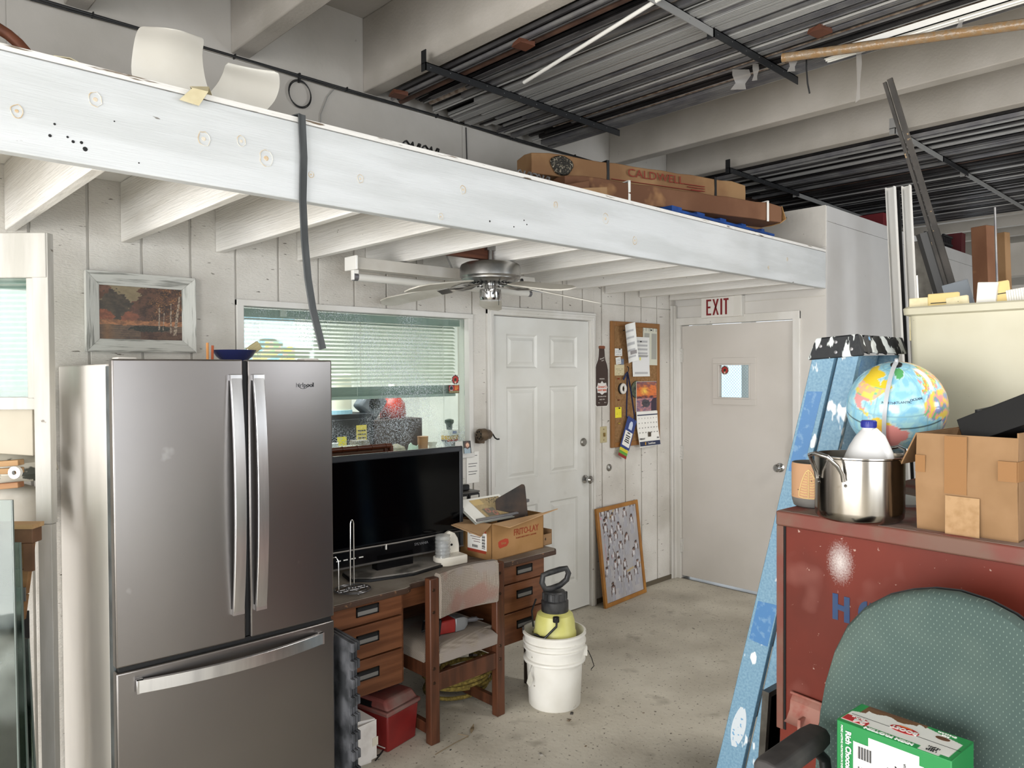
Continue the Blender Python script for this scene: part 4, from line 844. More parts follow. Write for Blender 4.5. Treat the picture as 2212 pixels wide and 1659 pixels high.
# EXIT sign
t = thing('exit_sign', 'white EXIT sign with dark red letters above the exit door', 'sign', (EX - .055, 3.19, 2.085))
B(0, .055, -.345, 0, .0, .155).build('sign_box', M('exit_sign_body', '#d9d6cf', .4), t, bev=.003); B(-.003, 0, -.285, -.005, .004, .151).build('sign_face', M('exit_sign_face', '#dfdcd6', .3), t)
m_ex = M('exit_red', '#7d1f24', .5)
def gl(polys, y0):
    g = G()
    for p in polys: g.prism([(-(y0 + a), b) for a, b in p], 'X', -.0055, -.003)
    g.build('letter', m_ex, t)
zb, zt, st = .018, .140, .014
gl([[(0, zb), (.014, zb), (.014, zt), (0, zt)], [(.014, zb), (.042, zb), (.042, zb + st), (.014, zb + st)], [(.014, zt - st), (.042, zt - st), (.042, zt), (.014, zt)], [(.014, .072), (.036, .072), (.036, .086), (.014, .086)]], .05)
gl([[(0, zb), (.015, zb), (.054, zt), (.039, zt)], [(.039, zb), (.054, zb), (.031, .08), (.0235, .079)], [(.0, zt), (.015, zt), (.0305, .079), (.023, .078)]], .104)
gl([[(0, zb), (.015, zb), (.015, zt), (0, zt)]], .172)
gl([[(.014, zb), (.029, zb), (.029, zt - st), (.014, zt - st)], [(0, zt - st), (.043, zt - st), (.043, zt), (0, zt)]], .198)
# poster leaning on the wall
def poster(u, v):
    c = lerp(rgb('#b5b1b3'), rgb('#9f9da0'), .5 + nz(u * 5, v * 5))
    for k in range(10):
        a = k * 1.7; q = (u * cos(a) + v * sin(a)) - (.1 + .09 * k); r = (-u * sin(a) + v * cos(a))
        if abs(q) < .012 and abs((r + 1.3 * k) % 1.7 - .5) < .22: c = rgb(['#b98a94', '#b7a27a', '#9aa59c', '#a88'.ljust(7, '8') if 0 else '#b79aa0'][k % 4])
    for (fx, fy, s_) in FIG:
        dx, dy = (u - fx) / s_, (v - fy) / s_ * 1.65
        if math.hypot(dx, dy - 1.15) < .2: c = rgb('#3a2c2a') if dy > 1.13 or abs(dx) > .1 else rgb('#8a6a5e')
        elif abs(dx) < .16 and .45 < dy < 1.0: c = rgb('#cfcdd0')
        elif -.9 < dy <= .45 and abs(dx) < .12 + (.45 - dy) * .17: c = lerp(rgb('#85858c'), rgb('#c2c1c8'), .5 + .5 * sin(dx * 30))
        elif abs(abs(dx) - .25 + .08 * (dy - .6)) < .06 and .25 < dy < .95: c = rgb('#5b4640')
    return c
FIG = [(random.Random(i * 3 + 1).uniform(.08, .92), .03 + .94 * ((i * 17) % 40) / 40, .165) for i in range(40)]
t = thing('framed_poster', 'oak-framed fashion collage poster leaning on the wall below the corkboard', 'poster', (4.085, 3.345, 0), rot=(rad(-6.5), 0, rad(4)))
PW, PH = .535, .70
art('poster_print', PW - .05, PH - .05, 80, 100, poster, t, (.025, -.004, .025), rough=.25)
for q in ((0, .028, 0, PH), (PW - .028, PW, 0, PH), (.028, PW - .028, 0, .028), (.028, PW - .028, PH - .028, PH)): B(q[0], q[1], -.012, .008, q[2], q[3]).build('frame_rail', M('oak_frame', '#a87432', .45, col2='#96642a', scale=9), t, bev=.002)
B(.01, PW - .01, .004, .008, .01, PH - .01).build('backing', m_card, t)
# ---- wooden chair
ch = thing('desk_chair', 'stained wooden chair with woven tweed seat and back pulled up to the desk', 'chair', (2.022, 2.655, 0))
CWd = .455
for x in (0, CWd - .052):
    G().box(x, x + .052, 0, .042, 0, .752).build('leg', m_chairw, ch, bev=.005)
    G().box(x + .006, x + .046, .42, .455, 0, .37).build('leg', m_chairw, ch, bev=.004)
    B(x + .012, x + .040, .04, .42, .035, .085).build('floor_rail', m_chairw, ch, bev=.003); B(x + .006, x + .034, .04, .43, .295, .365).build('seat_rail', m_chairw, ch, bev=.003)
B(.052, CWd - .052, .006, .032, .235, .315).build('back_rail', m_chairw, ch, bev=.003); B(.052, CWd - .052, .42, .445, .295, .36).build('front_rail', m_chairw, ch, bev=.003)
for x in (.02, CWd - .03):
    for z in (.70, .60, .345, .28): G().lathe([(0, 0), (.008, 0), (.007, .002)], 10, (x, -.0002, z), ax='Y').build('bolt_head', M('bolt_bronze', '#3b2a1e', .35, .6), ch)
def tweed():
    m = bpy.data.materials.new('tweed_weave'); m.use_nodes = True; N = m.node_tree.nodes; L = m.node_tree.links; b = N['Principled BSDF']; b.inputs['Roughness'].default_value = .95
    tc = N.new('ShaderNodeTexCoord'); mp = N.new('ShaderNodeMapping'); mp.inputs['Scale'].default_value = (1, 1, 1); mp.inputs['Rotation'].default_value = (0, .7, 0); L.new(tc.outputs['Object'], mp.inputs[0])
    ck_ = N.new('ShaderNodeTexChecker'); ck_.inputs['Scale'].default_value = 190; L.new(mp.outputs[0], ck_.inputs[0]); ck_.inputs[1].default_value = hx('#9a9085'); ck_.inputs[2].default_value = hx('#756a5f')
    n = N.new('ShaderNodeTexNoise'); n.inputs['Scale'].default_value = 7; L.new(tc.outputs['Object'], n.inputs[0]); r = N.new('ShaderNodeMapRange'); r.inputs[1].default_value = .52; r.inputs[2].default_value = .6; L.new(n.outputs[0], r.inputs[0])
    x = N.new('ShaderNodeMix'); x.data_type = 'RGBA'; L.new(r.outputs[0], x.inputs[0]); L.new(ck_.outputs[0], x.inputs[6]); x.inputs[7].default_value = hx('#8a817a')
    n2 = N.new('ShaderNodeTexNoise'); n2.inputs['Scale'].default_value = 4.2; L.new(tc.outputs['Object'], n2.inputs[0]); r2 = N.new('ShaderNodeMapRange'); r2.inputs[1].default_value = .55; r2.inputs[2].default_value = .62; r2.inputs[4].default_value = .6; L.new(n2.outputs[0], r2.inputs[0])
    y = N.new('ShaderNodeMix'); y.data_type = 'RGBA'; L.new(r2.outputs[0], y.inputs[0]); L.new(x.outputs[2], y.inputs[6]); y.inputs[7].default_value = hx('#855a50'); L.new(y.outputs[2], b.inputs[0])
    bp = N.new('ShaderNodeBump'); bp.inputs[0].default_value = .4; bp.inputs[1].default_value = .002; L.new(ck_.outputs[1], bp.inputs['Height']); L.new(bp.outputs[0], b.inputs['Normal']); return m
m_tw = tweed()
rows = []
n = 12
for z, e in ((.565, 0), (.575, .008), (.66, .014), (.755, .010), (.768, 0)):
    rows.append([(.052 + (CWd - .104) * i / n, -.004 - e + .03 * sin(pi * i / n), z + (.0 if z < .6 else .012 * sin(pi * i / n) * 0)) for i in range(n + 1)])
back = []
for z, e in ((.565, 0), (.575, .008), (.66, .012), (.755, .010), (.768, 0)): back.append([(.052 + (CWd - .104) * i / n, .026 + e + .03 * sin(pi * i / n), z) for i in range(n + 1)])
G().rings([a + b[::-1] for a, b in zip(rows, back)]).build('back_cushion', m_tw, ch, smooth=True)
g = G(); R = []
for z, ins in ((.355, .0), (.36, -.006), (.405, -.008), (.428, .012), (.436, .04)):
    x0, x1, y0, y1 = .012 + ins, CWd - .012 - ins, .006 + ins, .46 - ins
    R.append([(x0 + .045, y0, z), ((x0 + x1) / 2, y0, z), (x1 - .045, y0, z), (x1 - .043, .05, z), (x1, .055, z), (x1, (y0 + y1) / 2, z), (x1, y1, z), ((x0 + x1) / 2, y1, z), (x0, y1, z), (x0, (y0 + y1) / 2, z), (x0, .055, z), (x0 + .043, .05, z)])
g.rings(R).build('seat_cushion', m_tw, ch, smooth=True)
# red drill on the seat
t = thing('power_drill', 'red and grey corded power tool lying on the chair seat', 'power tool', (2.13, 2.80, .437), rad(-8))
m_rt = M('tool_red', '#a02f2a', .4, col2='#8a2722', scale=9)
R = [[(x, .035 * c_ * s_, .033 + .033 * d_ * s_) for c_, d_ in ((-1, -1), (1, -1), (1.1, 0), (1, 1), (-1, 1), (-1.1, 0))] for x, s_ in ((0, .6), (.02, .9), (.12, 1))]
G().rings(R).build('motor_housing', m_rt, t, bev=.006); R = [[(x, .035 * c_ * s_, .033 + .033 * d_ * s_) for c_, d_ in ((-1, -1), (1, -1), (1.1, 0), (1, 1), (-1, 1), (-1.1, 0))] for x, s_ in ((.12, 1), (.17, .95), (.2, .5))]
G().rings(R).build('gear_case', M('tool_grey', '#8d8f91', .4, .4), t, bev=.004); G().cyl((.2, 0, .033), (.26, 0, .028), .012, seg=12).build('chuck', m_alu, t, smooth=True); G().rbox((.265, 0, .03), (.035, .05, .006), (0, .3, .3)).build('foot_plate', m_alu, t)
G().tube([(.0, .0, .035), (-.03, .02, .02), (.0, .06, .05), (.05, .03, .085), (.04, -.03, .07), (.02, -.05, .01), (-.03, -.03, .008)], .006, 8).build('cord', m_black, t, smooth=True)
# ---- bucket and sprayer
bx, by = 2.748, 2.578
bk = thing('white_bucket', 'white five-gallon plastic bucket on the floor in front of the six-panel door', 'bucket', (bx, by, 0))
m_bk = M('bucket_white', '#e3e1da', .4, col2='#d6d3ca', scale=4, spk=('#8d8474', 26, .71, .75), spk2=('#b9b2a4', 3, .66, .8))
g = G().lathe([(0, 0), (.126, 0), (.131, .006), (.141, .22), (.155, .224), (.158, .232), (.155, .24), (.144, .244), (.147, .288), (.157, .29), (.157, .298), (.148, .30), (.150, .318), (.160, .32), (.160, .328), (.151, .33), (.153, .358), (.161, .36), (.161, .372), (.150, .374), (.147, .36), (.138, .2), (.126, .012), (0, .012)], 48, cap=False)
g.build('pail', m_bk, bk, smooth=True)
a = rad(-82); ex, ey = .152 * cos(a), .152 * sin(a)
hx_, hy_ = .152 * cos(rad(-42)), .152 * sin(rad(-42))
G().rbox((hx_, hy_, .262), (.03, .03, .05), (0, 0, rad(-42))).build('handle_ear', m_bk, bk, bev=.004)
G().tube([(hx_ * 1.12, hy_ * 1.12, .262), (hx_ * 1.2 + .01, hy_ * 1.2, .22), (hx_ * 1.25 + .03, hy_ * 1.25 + .01, .17), (hx_ * 1.2 + .03, hy_ * 1.2 + .02, .15)], .0022, 6).build('wire_bail', m_black, bk)
G().rbox((-.118, .105, .375), (.02, .008, .03), (0, 0, rad(45))).build('black_notch', m_black, bk)
sp = thing('garden_sprayer', 'yellow-green pump sprayer with black handle standing in the white bucket', 'sprayer', (bx + .0, by - .005, .030))
m_yl = M('sprayer_yellow', '#d2cf83', .38, col2='#c2bf6e', scale=5)
G().lathe([(0, 0), (.098, 0), (.104, .01), (.104, .30), (.108, .32), (.108, .335), (.103, .345), (.100, .39), (.090, .425), (.06, .445), (.0, .447)], 40).build('tank', m_yl, sp, smooth=True)
m_bp = M('black_ribbed_plastic', '#202123', .45, col2='#3a3a3a', scale=20)
G().lathe([(.066, .43), (.069, .44), (.069, .49), (.06, .497), (.058, .53), (.05, .54), (0, .542)], 32).build('collar', m_bp, sp, smooth=True)
for q in range(10): a = 2 * pi * q / 10; G().rbox((.06 * cos(a), .06 * sin(a), .515), (.008, .014, .034), (0, 0, a)).build('grip_rib', m_bp, sp)
ca, sa = cos(rad(-28)), sin(rad(-28))
loop = [(-.052, .552), (-.068, .585), (-.062, .622), (-.03, .632), (.03, .645), (.062, .648), (.074, .622), (.064, .59), (.03, .565), (-.02, .552)]
G().tube([(u * ca, u * sa, v) for u, v in loop], .0145, 10, closed=True).build('pump_handle', m_bp, sp, smooth=True)
F_ = Vector((-.69, -.72, 0))
G().tube([(.0 + F_.x * .098, F_.y * .098, .425), (F_.x * .12 + .004, F_.y * .12, .43), (F_.x * .13, F_.y * .13, .40), (F_.x * .12 - .05, F_.y * .12 + .03, .345), (-.105, -.0, .33), (-.12, .03, .34)], .006, 8).build('hose', m_black, sp, smooth=True)
G().lathe([(.0, -.012), (.016, -.012), (.016, .012), (0, .012)], 14, (F_.x * .1, F_.y * .1, .425)).build('hose_fitting', m_black, sp)
G().tube([(-.075, .06, .5), (-.09, .075, .44), (-.085, .07, .36)], .005, 6).build('wand', m_black, sp)
t = thing('torn_plastic_bag', 'scrap of clear plastic clinging to the left side of the white bucket', 'plastic scrap', (bx - .16, by + .02, .20))
G().sheet([[(.01, -.01, .04), (.0, -.02, .03)], [(-.005, -.01, 0), (-.02, -.015, -.01)], [(.005, -.02, -.04), (-.03, -.01, -.05)], [(.0, -.01, -.075), (-.02, -.02, -.07)]]).build('scrap_film', m_clear2, t, smooth=True)
# ---- red tool box, white box, rubber mats, rope
t = thing('red_toolbox', 'dusty red plastic tool box on the floor under the desk', 'toolbox', (1.84, 2.73, 0), rad(12))
m_rx = M('toolbox_red', '#7d2220', .4, col2='#6c1c1b', scale=5); m_rxd = M('toolbox_dusty_lid', '#7a3f39', .7, col2='#766059', scale=6, lo=.4, hi=.6)
G().hexa([(.012, .01, 0), (.195, .01, 0), (.195, .36, 0), (.012, .36, 0), (0, 0, .165), (.205, 0, .165), (.205, .37, .165), (0, .37, .165)]).build('box_body', m_rx, t, bev=.008)
B(-.008, .213, -.008, .378, .165, .185).build('rim', m_rxd, t, bev=.006)
G().hexa([(0, 0, .185), (.205, 0, .185), (.205, .37, .185), (0, .37, .185), (.012, .03, .225), (.193, .03, .225), (.193, .34, .225), (.012, .34, .225)]).build('lid', m_rxd, t, bev=.01)
B(-.0004, .012, .10, .17, .165, .21).build('latch', m_black, t); B(.07, .13, .12, .25, .225, .235).build('lid_handle', m_black, t, bev=.004)
text('P', .035, m_white, t, (.0025, .075, .045), rot=(pi / 2, 0, -pi / 2), bold=.001, name='logo', ext=.002); B(.002, .006, .02, .09, .022, .025).build('logo_line', m_white, t)
t = thing('white_box', 'battered white cardboard box standing on the floor beside the red tool box', 'box', (1.655, 2.715, 0), rad(6))
m_wb = M('battered_white_card', '#d7d2cd', .8, col2='#bdb6b0', scale=8, lo=.5, hi=.65)
G().hexa([(0, .02, 0), (.10, 0, 0), (.11, .16, 0), (0, .18, 0), (-.012, .02, .20), (.115, -.01, .19), (.115, .15, .20), (-.01, .17, .22)]).build('box_body', m_wb, t, bev=.003)
B(.02, .118, -.012, -.008, .02, .185).build('front_flap', m_wb, t); B(.095, .125, -.014, -.010, .075, .11).build('tape_tab', M('dull_tape', '#cfc8b8', .3), t)
G().tube([(.12, .0, .0), (.14, -.02, .035), (.165, .0, .03), (.16, .02, .004), (.13, .03, .003)], .003, 6).build('string', m_black, t)
for k in range(3):
    x0 = 1.553 + k * .016; pts = [(2.56, 0.0)]; z = 0; s_ = 0
    pts = []
    while z < .60:
        y0 = 2.545 + (.022 if s_ % 2 else 0) + .006 * k; pts += [(y0, z), (y0, min(z + .036, .62))]; z += .036; s_ += 1
    poly = pts + [(2.76, .62), (2.80, 0)]
    o = G().prism(poly, 'X', x0, x0 + .012).build('rubber_mat', M('rubber_mat_black', '#26282b', .8, col2='#55565a', scale=9), bev=.0015, seg=1)
    tag(o, ['interlocking black rubber mat standing against the refrigerator side, innermost', 'interlocking black rubber mat on edge, middle one beside the refrigerator', 'interlocking black rubber mat on edge, outermost toward the red tool box'][k], 'mat', 'rubber mats on edge beside the refrigerator')
rp = G(); rr_ = random.Random(5)
for k in range(9):
    cx, cy_ = 2.46 + rr_.uniform(-.03, .03), 3.0 + rr_.uniform(-.04, .04); ra = rr_.uniform(.13, .2); tz = rr_.uniform(-.12, .12)
    rp.tube([(cx + ra * cos(a), cy_ + ra * .7 * sin(a), .022 + .016 * k + .02 + tz * .13 * sin(a + k)) for a in [2 * pi * q / 26 for q in range(26)]], .010, 7, closed=True)
tag(rp.build('yellow_rope', M('old_yellow_rope', '#8d7a3a', .9, col2='#665626', scale=60, bump=1, bscale=60), smooth=True), 'coil of dirty yellow rope on the floor under the chair', 'rope')
# ---- helper: stain with a shape of its own on a material
def spot(m, c, r, col, soft=.5, nscale=60, amt=1, sc=(1, 1, 1)):
    nt = m.node_tree; N = nt.nodes; L = nt.links; b = N['Principled BSDF']; tc = N.new('ShaderNodeTexCoord')
    mp = N.new('ShaderNodeMapping'); mp.vector_type = 'POINT'; mp.inputs['Location'].default_value = (-c[0] * sc[0], -c[1] * sc[1], -c[2] * sc[2]); mp.inputs['Scale'].default_value = sc; L.new(tc.outputs['Object'], mp.inputs[0])
    ln = N.new('ShaderNodeVectorMath'); ln.operation = 'LENGTH'; L.new(mp.outputs[0], ln.inputs[0])
    n = N.new('ShaderNodeTexNoise'); n.inputs['Scale'].default_value = nscale; n.inputs['Detail'].default_value = 6; L.new(tc.outputs['Object'], n.inputs[0])
    a = N.new('ShaderNodeMath'); a.operation = 'MULTIPLY_ADD'; L.new(n.outputs[0], a.inputs[0]); a.inputs[1].default_value = r * 1.2; L.new(ln.outputs['Value'], a.inputs[2])
    mr = N.new('ShaderNodeMapRange'); mr.inputs[1].default_value = r * 1.6; mr.inputs[2].default_value = r * (1.6 - soft); mr.inputs[4].default_value = amt; L.new(a.outputs[0], mr.inputs[0])
    x = N.new('ShaderNodeMix'); x.data_type = 'RGBA'; L.new(mr.outputs[0], x.inputs[0]); s = b.inputs['Base Color']
    if s.links: L.new(s.links[0].from_socket, x.inputs[6])
    else: x.inputs[6].default_value = s.default_value
    x.inputs[7].default_value = hx(col); L.new(x.outputs[2], s)
# ---- red steel job box / cabinet
TH = rad(-3.5)
jb = thing('red_cabinet', 'large dusty red steel cabinet with blue stencil letters at the right', 'cabinet', (2.159, 1.091, 0), TH)
m_red = M('red_oxide_paint', '#68281c', .55, spec=.3, col2='#59241a', scale=2.4, spk=('#a3877c', 55, .70, .74), spk2=('#94635a', 3.3, .58, .8), bump=.03, bscale=40)
m_redr = M('rusty_edge_paint', '#6e3a30', .6, col2='#6b4d40', scale=7, lo=.42, hi=.6)
m_rtop = M('dusty_cabinet_top', '#8e7a72', .85, col2='#8f5048', scale=7, lo=.52, hi=.66)
B(.012, 1.06, -1.35, -.006, 0, 1.205).build('body', m_red, jb)
B(-.004, 1.07, -1.36, 0, 1.205, 1.25).build('lid', m_redr, jb, bev=.005); B(.002, 1.065, -1.355, -.005, 1.2495, 1.2506).build('lid_dust', m_rtop, jb)
B(.0, .014, -.022, 0, .58, 1.205).build('edge_flange', m_redr, jb, bev=.002); B(.004, .014, -.028, -.022, .58, 1.205).build('edge_gap', m_dark, jb)
front = B(.008, .013, -1.34, -.028, .05, 1.203).build('front_sheet', m_red, jb)
spot(m_red, (.008, -.196, 1.125), .040, '#e2dfdb', soft=1.5, nscale=240, amt=.95, sc=(1, 1, .62))
m_sb = M('stencil_blue', '#1e3a63', .6, col2='#2b3f5c', scale=30)
def st(polys, y, z, s_=1):
    g = G()
    for p in polys: g.prism([(-(y + a * s_), z + b * s_) for a, b in p], 'X', .0062, .008)
    return g.build('stencil_letter', m_sb, jb)
st([[(0, 0), (.016, 0), (.016, .075), (0, .075)], [(.034, -.002), (.05, -.002), (.05, .072), (.034, .072)], [(.016, .030), (.034, .028), (.034, .044), (.016, .046)]], .174, .958)
O_ = [(.025 + .025 * cos(a), .036 + .037 * sin(a)) for a in [2 * pi * q / 20 for q in range(20)]]; Oi = [(.025 + .011 * cos(a), .036 + .022 * sin(a)) for a in [2 * pi * q / 20 for q in range(20)]]
g = G()
for i in range(20):
    j = (i + 1) % 20
    if i in (4, 14): continue
    g.prism([(-(.248 + O_[i][0]), .958 + O_[i][1]), (-(.248 + O_[j][0]), .958 + O_[j][1]), (-(.248 + Oi[j][0]), .958 + Oi[j][1]), (-(.248 + Oi[i][0]), .958 + Oi[i][1])], 'X', .0062, .008)
g.build('stencil_letter', m_sb, jb)
st([[(0, 0), (.016, 0), (.016, .075), (0, .075)], [(.016, .06), (.05, .06), (.05, .075), (.016, .075)]], .182, .79)
m_lat = M('dusty_latch', '#94685c', .7, col2='#8b4a3e', scale=20)
R = [[(x, -.055, z), (x, -.148, z - .004), (x - .003, -.148, z - .004), (x - .003, -.055, z)] for x, z in ((.004, .705), (-.012, .688), (-.016, .66), (-.035, .638), (-.05, .634))]
G().rings(R).build('latch', m_lat, jb, bev=.002); B(-.054, .0, -.108, -.098, .58, .655).build('latch_tongue', m_lat, jb, bev=.002); G().cyl((-.004, -.05, .706), (-.004, -.154, .702), .004, seg=8).build('latch_pin', m_lat, jb)
# ---- things on the cabinet
CZ = 1.2506
t = thing('stock_pot', 'stainless steel stock pot with a loop handle on the front edge of the red cabinet', 'pot', (2.203, .862, CZ))
m_pot = M('pot_stainless', '#a8a39c', .17, 1, col2='#827c74', scale=5, stretch=(1, 1, .15), lo=.45, hi=.55, spk=('#8b857b', 30, .7, .76))
G().lathe([(0, 0), (.098, 0), (.110, .004), (.117, .012), (.119, .03), (.119, .178), (.123, .181), (.123, .185), (.117, .185), (.116, .175), (.115, .03), (.10, .008), (0, .006)], 64, cap=False).build('pot_body', m_pot, t, smooth=True)
for sg, ang in ((1, rad(163)), (-1, rad(-17))):
    ca, sa = cos(ang), sin(ang)
    def q(r, s_, z): return (r * ca - s_ * sa, r * sa + s_ * ca, z)
    G().tube([q(.119, -.045, .12), q(.123, -.045, .14), q(.14, -.042, .165), q(.165, -.03, .19), q(.175, 0, .198), q(.165, .03, .19), q(.14, .042, .165), q(.123, .045, .14), q(.119, .045, .12)], .006, 10).build('handle', m_chrome, t, smooth=True)
    for s_ in (-.045, .045):
        for zz in (.125, .108): G().lathe([(0, .124), (.004, .122), (.005, .118)], 8, ax='X').xf(Matrix.Translation((0, 0, zz)) @ Matrix.Rotation(ang + pi + math.asin(s_ / .12), 4, 'Z')).build('rivet', m_chrome, t)
jp = cpt(1905, 985, 2.19)
t = thing('milk_jug', 'empty white gallon milk jug with a blue cap standing in the steel pot', 'jug', (2.224, .843, CZ + .008), rad(-72))
m_jug = M('milky_hdpe', '#d8d8d8', .3, spec=.4)
def sq(r, z, e=3.2, dx=0, n=32):
    o = []
    for k in range(n):
        a = 2 * pi * k / n; c_, s_ = cos(a), sin(a); q = (abs(c_) ** e + abs(s_) ** e) ** (-1 / e); o.append((r * q * c_ + dx, r * q * s_, z))
    return o
G().rings([sq(.066, 0), sq(.074, .01), sq(.075, .12), sq(.074, .135), sq(.066, .165, 2.8), sq(.052, .20, 2.4), sq(.036, .228, 2.2), sq(.022, .245, 2), sq(.018, .25, 2), sq(.018, .266, 2)]).build('jug_body', m_jug, t, smooth=True)
G().tube([(.014, -.010, .244), (.034, -.024, .226), (.052, -.036, .185), (.060, -.042, .135), (.050, -.036, .10)], .0125, 12).build('handle', m_jug, t, smooth=True)
m_cap = M('blue_cap', '#27308a', .4)
G().lathe([(.020, .254), (.0205, .256), (.0205, .272), (.018, .275), (0, .275)], 24).build('cap', m_cap, t, smooth=True)
for k in range(24): a = 2 * pi * k / 24; G().rbox((.0205 * cos(a), .0205 * sin(a), .264), (.002, .002, .015), (0, 0, a)).build('cap_rib', m_cap, t)
t = thing('leaf_planter', 'speckled peach planter with a cream leaf pattern and grey base on the cabinet corner', 'planter', (2.305, 1.042, CZ))
m_pl = M('speckled_peach_clay', '#b78e6b', .75, spk=('#4b3a30', 70, .70, .72)); m_plg = M('grey_glaze', '#6c6a66', .5, col2='#5a5957', scale=9)
PR = .064
G().lathe([(0, 0), (.052, 0), (.058, .004), (.0625, .02), (PR, .03)], 48).build('base', m_plg, t, smooth=True)
G().lathe([(PR, .03), (PR + .0005, .128), (PR - .001, .138)], 48, cap=False).build('wall', m_pl, t, smooth=True); G().lathe([(PR - .001, .138), (PR - .004, .139), (PR - .006, .12), (PR - .008, .02), (0, .015)], 48, cap=False).build('inner_glaze', m_plg, t, smooth=True)
m_lf = M('cream_leaf_print', '#d9bf85', .8)
a0 = math.atan2(-1.042, -2.305) + rad(-12)
def cylp(s_, z, e=.0012): a = a0 + s_ / PR; return ((PR + e) * cos(a), (PR + e) * sin(a), z)
def lhw(z): u = (z - .036) / .085; return .034 * (max(0, u) ** .55) * (1 - u) ** .62 * 1.55 if 0 < u < 1 else 0
left = [cylp(-.030 * (1 if z < .05 else 1) * min(1, (1.0 - (z - .036) / .085) ** .6 * 1.12), z) for z in [.036 + .085 * k / 14 for k in range(15)]]
right = [cylp(.030 * min(1, (1.0 - (z - .036) / .085) ** .6 * 1.12), z) for z in [.036 + .085 * k / 14 for k in range(15)]]
G().tube(left, .0015, 5).build('leaf_outline', m_lf, t); G().tube(right, .0015, 5).build('leaf_outline', m_lf, t); G().tube([cylp(0, .034), cylp(0, .121)], .0014, 5).build('leaf_midrib', m_lf, t)
G().tube([cylp(-.030, .036), cylp(-.015, .033), cylp(0, .032), cylp(.015, .033), cylp(.030, .036)], .0014, 5).build('leaf_outline', m_lf, t)
for k in range(9):
    z = .043 + k * .0082; w_ = .026 * min(1, (1.0 - (z - .036) / .085) ** .6 * 1.1)
    for s_ in (-1, 1): G().tube([cylp(s_ * .003, z), cylp(s_ * w_ * .5, z - .0008), cylp(s_ * w_, z + .001)], .0013, 5).build('leaf_vein', m_lf, t)
# globe
gc = Vector((2.56, .885, 1.557)); GR = .148
gt = thing('globe', 'large desk globe with a grey meridian arm behind the milk jug', 'globe', (gc.x, gc.y, CZ))
POLY = {
 'na': [(-168, 66), (-156, 71), (-125, 70), (-95, 72), (-80, 68), (-85, 62), (-94, 59), (-82, 55), (-79, 52), (-78, 60), (-70, 61), (-64, 58), (-56, 52), (-60, 47), (-66, 44), (-70, 42), (-76, 36), (-81, 31), (-80, 25), (-84, 30), (-90, 29), (-97, 27), (-97, 20), (-90, 20), (-88, 16), (-83, 14), (-82, 9), (-78, 8), (-85, 11), (-92, 14), (-105, 20), (-110, 24), (-114, 31), (-120, 34), (-124, 42), (-124, 49), (-135, 58), (-150, 60), (-165, 60)],
 'gr': [(-55, 82), (-25, 82), (-20, 75), (-30, 68), (-42, 61), (-50, 64), (-55, 72), (-68, 77)],
 'sa': [(-78, 8), (-72, 12), (-62, 10), (-50, 2), (-35, -6), (-39, -15), (-48, -26), (-58, -37), (-66, -50), (-72, -52), (-73, -37), (-70, -18), (-81, -5)],
 'af': [(-17, 15), (-16, 24), (-6, 35), (10, 37), (32, 31), (43, 12), (51, 11), (40, -10), (32, -28), (18, -34), (10, -5), (8, 4), (-8, 5)],
 'eu': [(-9, 37), (-9, 43), (-2, 44), (-4, 48), (5, 52), (8, 57), (20, 55), (28, 60), (22, 66), (14, 57), (6, 58), (5, 62), (15, 69), (28, 71), (45, 67), (60, 70), (70, 60), (60, 50), (40, 45), (28, 41), (22, 37), (15, 40), (8, 44), (0, 40)],
 'uk': [(-6, 50), (1, 51), (-2, 58), (-6, 57)], 'as': [(60, 50), (70, 70), (110, 75), (170, 68), (140, 50), (120, 30), (105, 10), (80, 8), (60, 25), (45, 15), (35, 30), (40, 45)]}
def inp(P, x, y):
    r = False; j = len(P) - 1
    for i in range(len(P)):
        if (P[i][1] > y) != (P[j][1] > y) and x < (P[j][0] - P[i][0]) * (y - P[i][1]) / (P[j][1] - P[i][1]) + P[i][0]: r = not r
        j = i
    return r
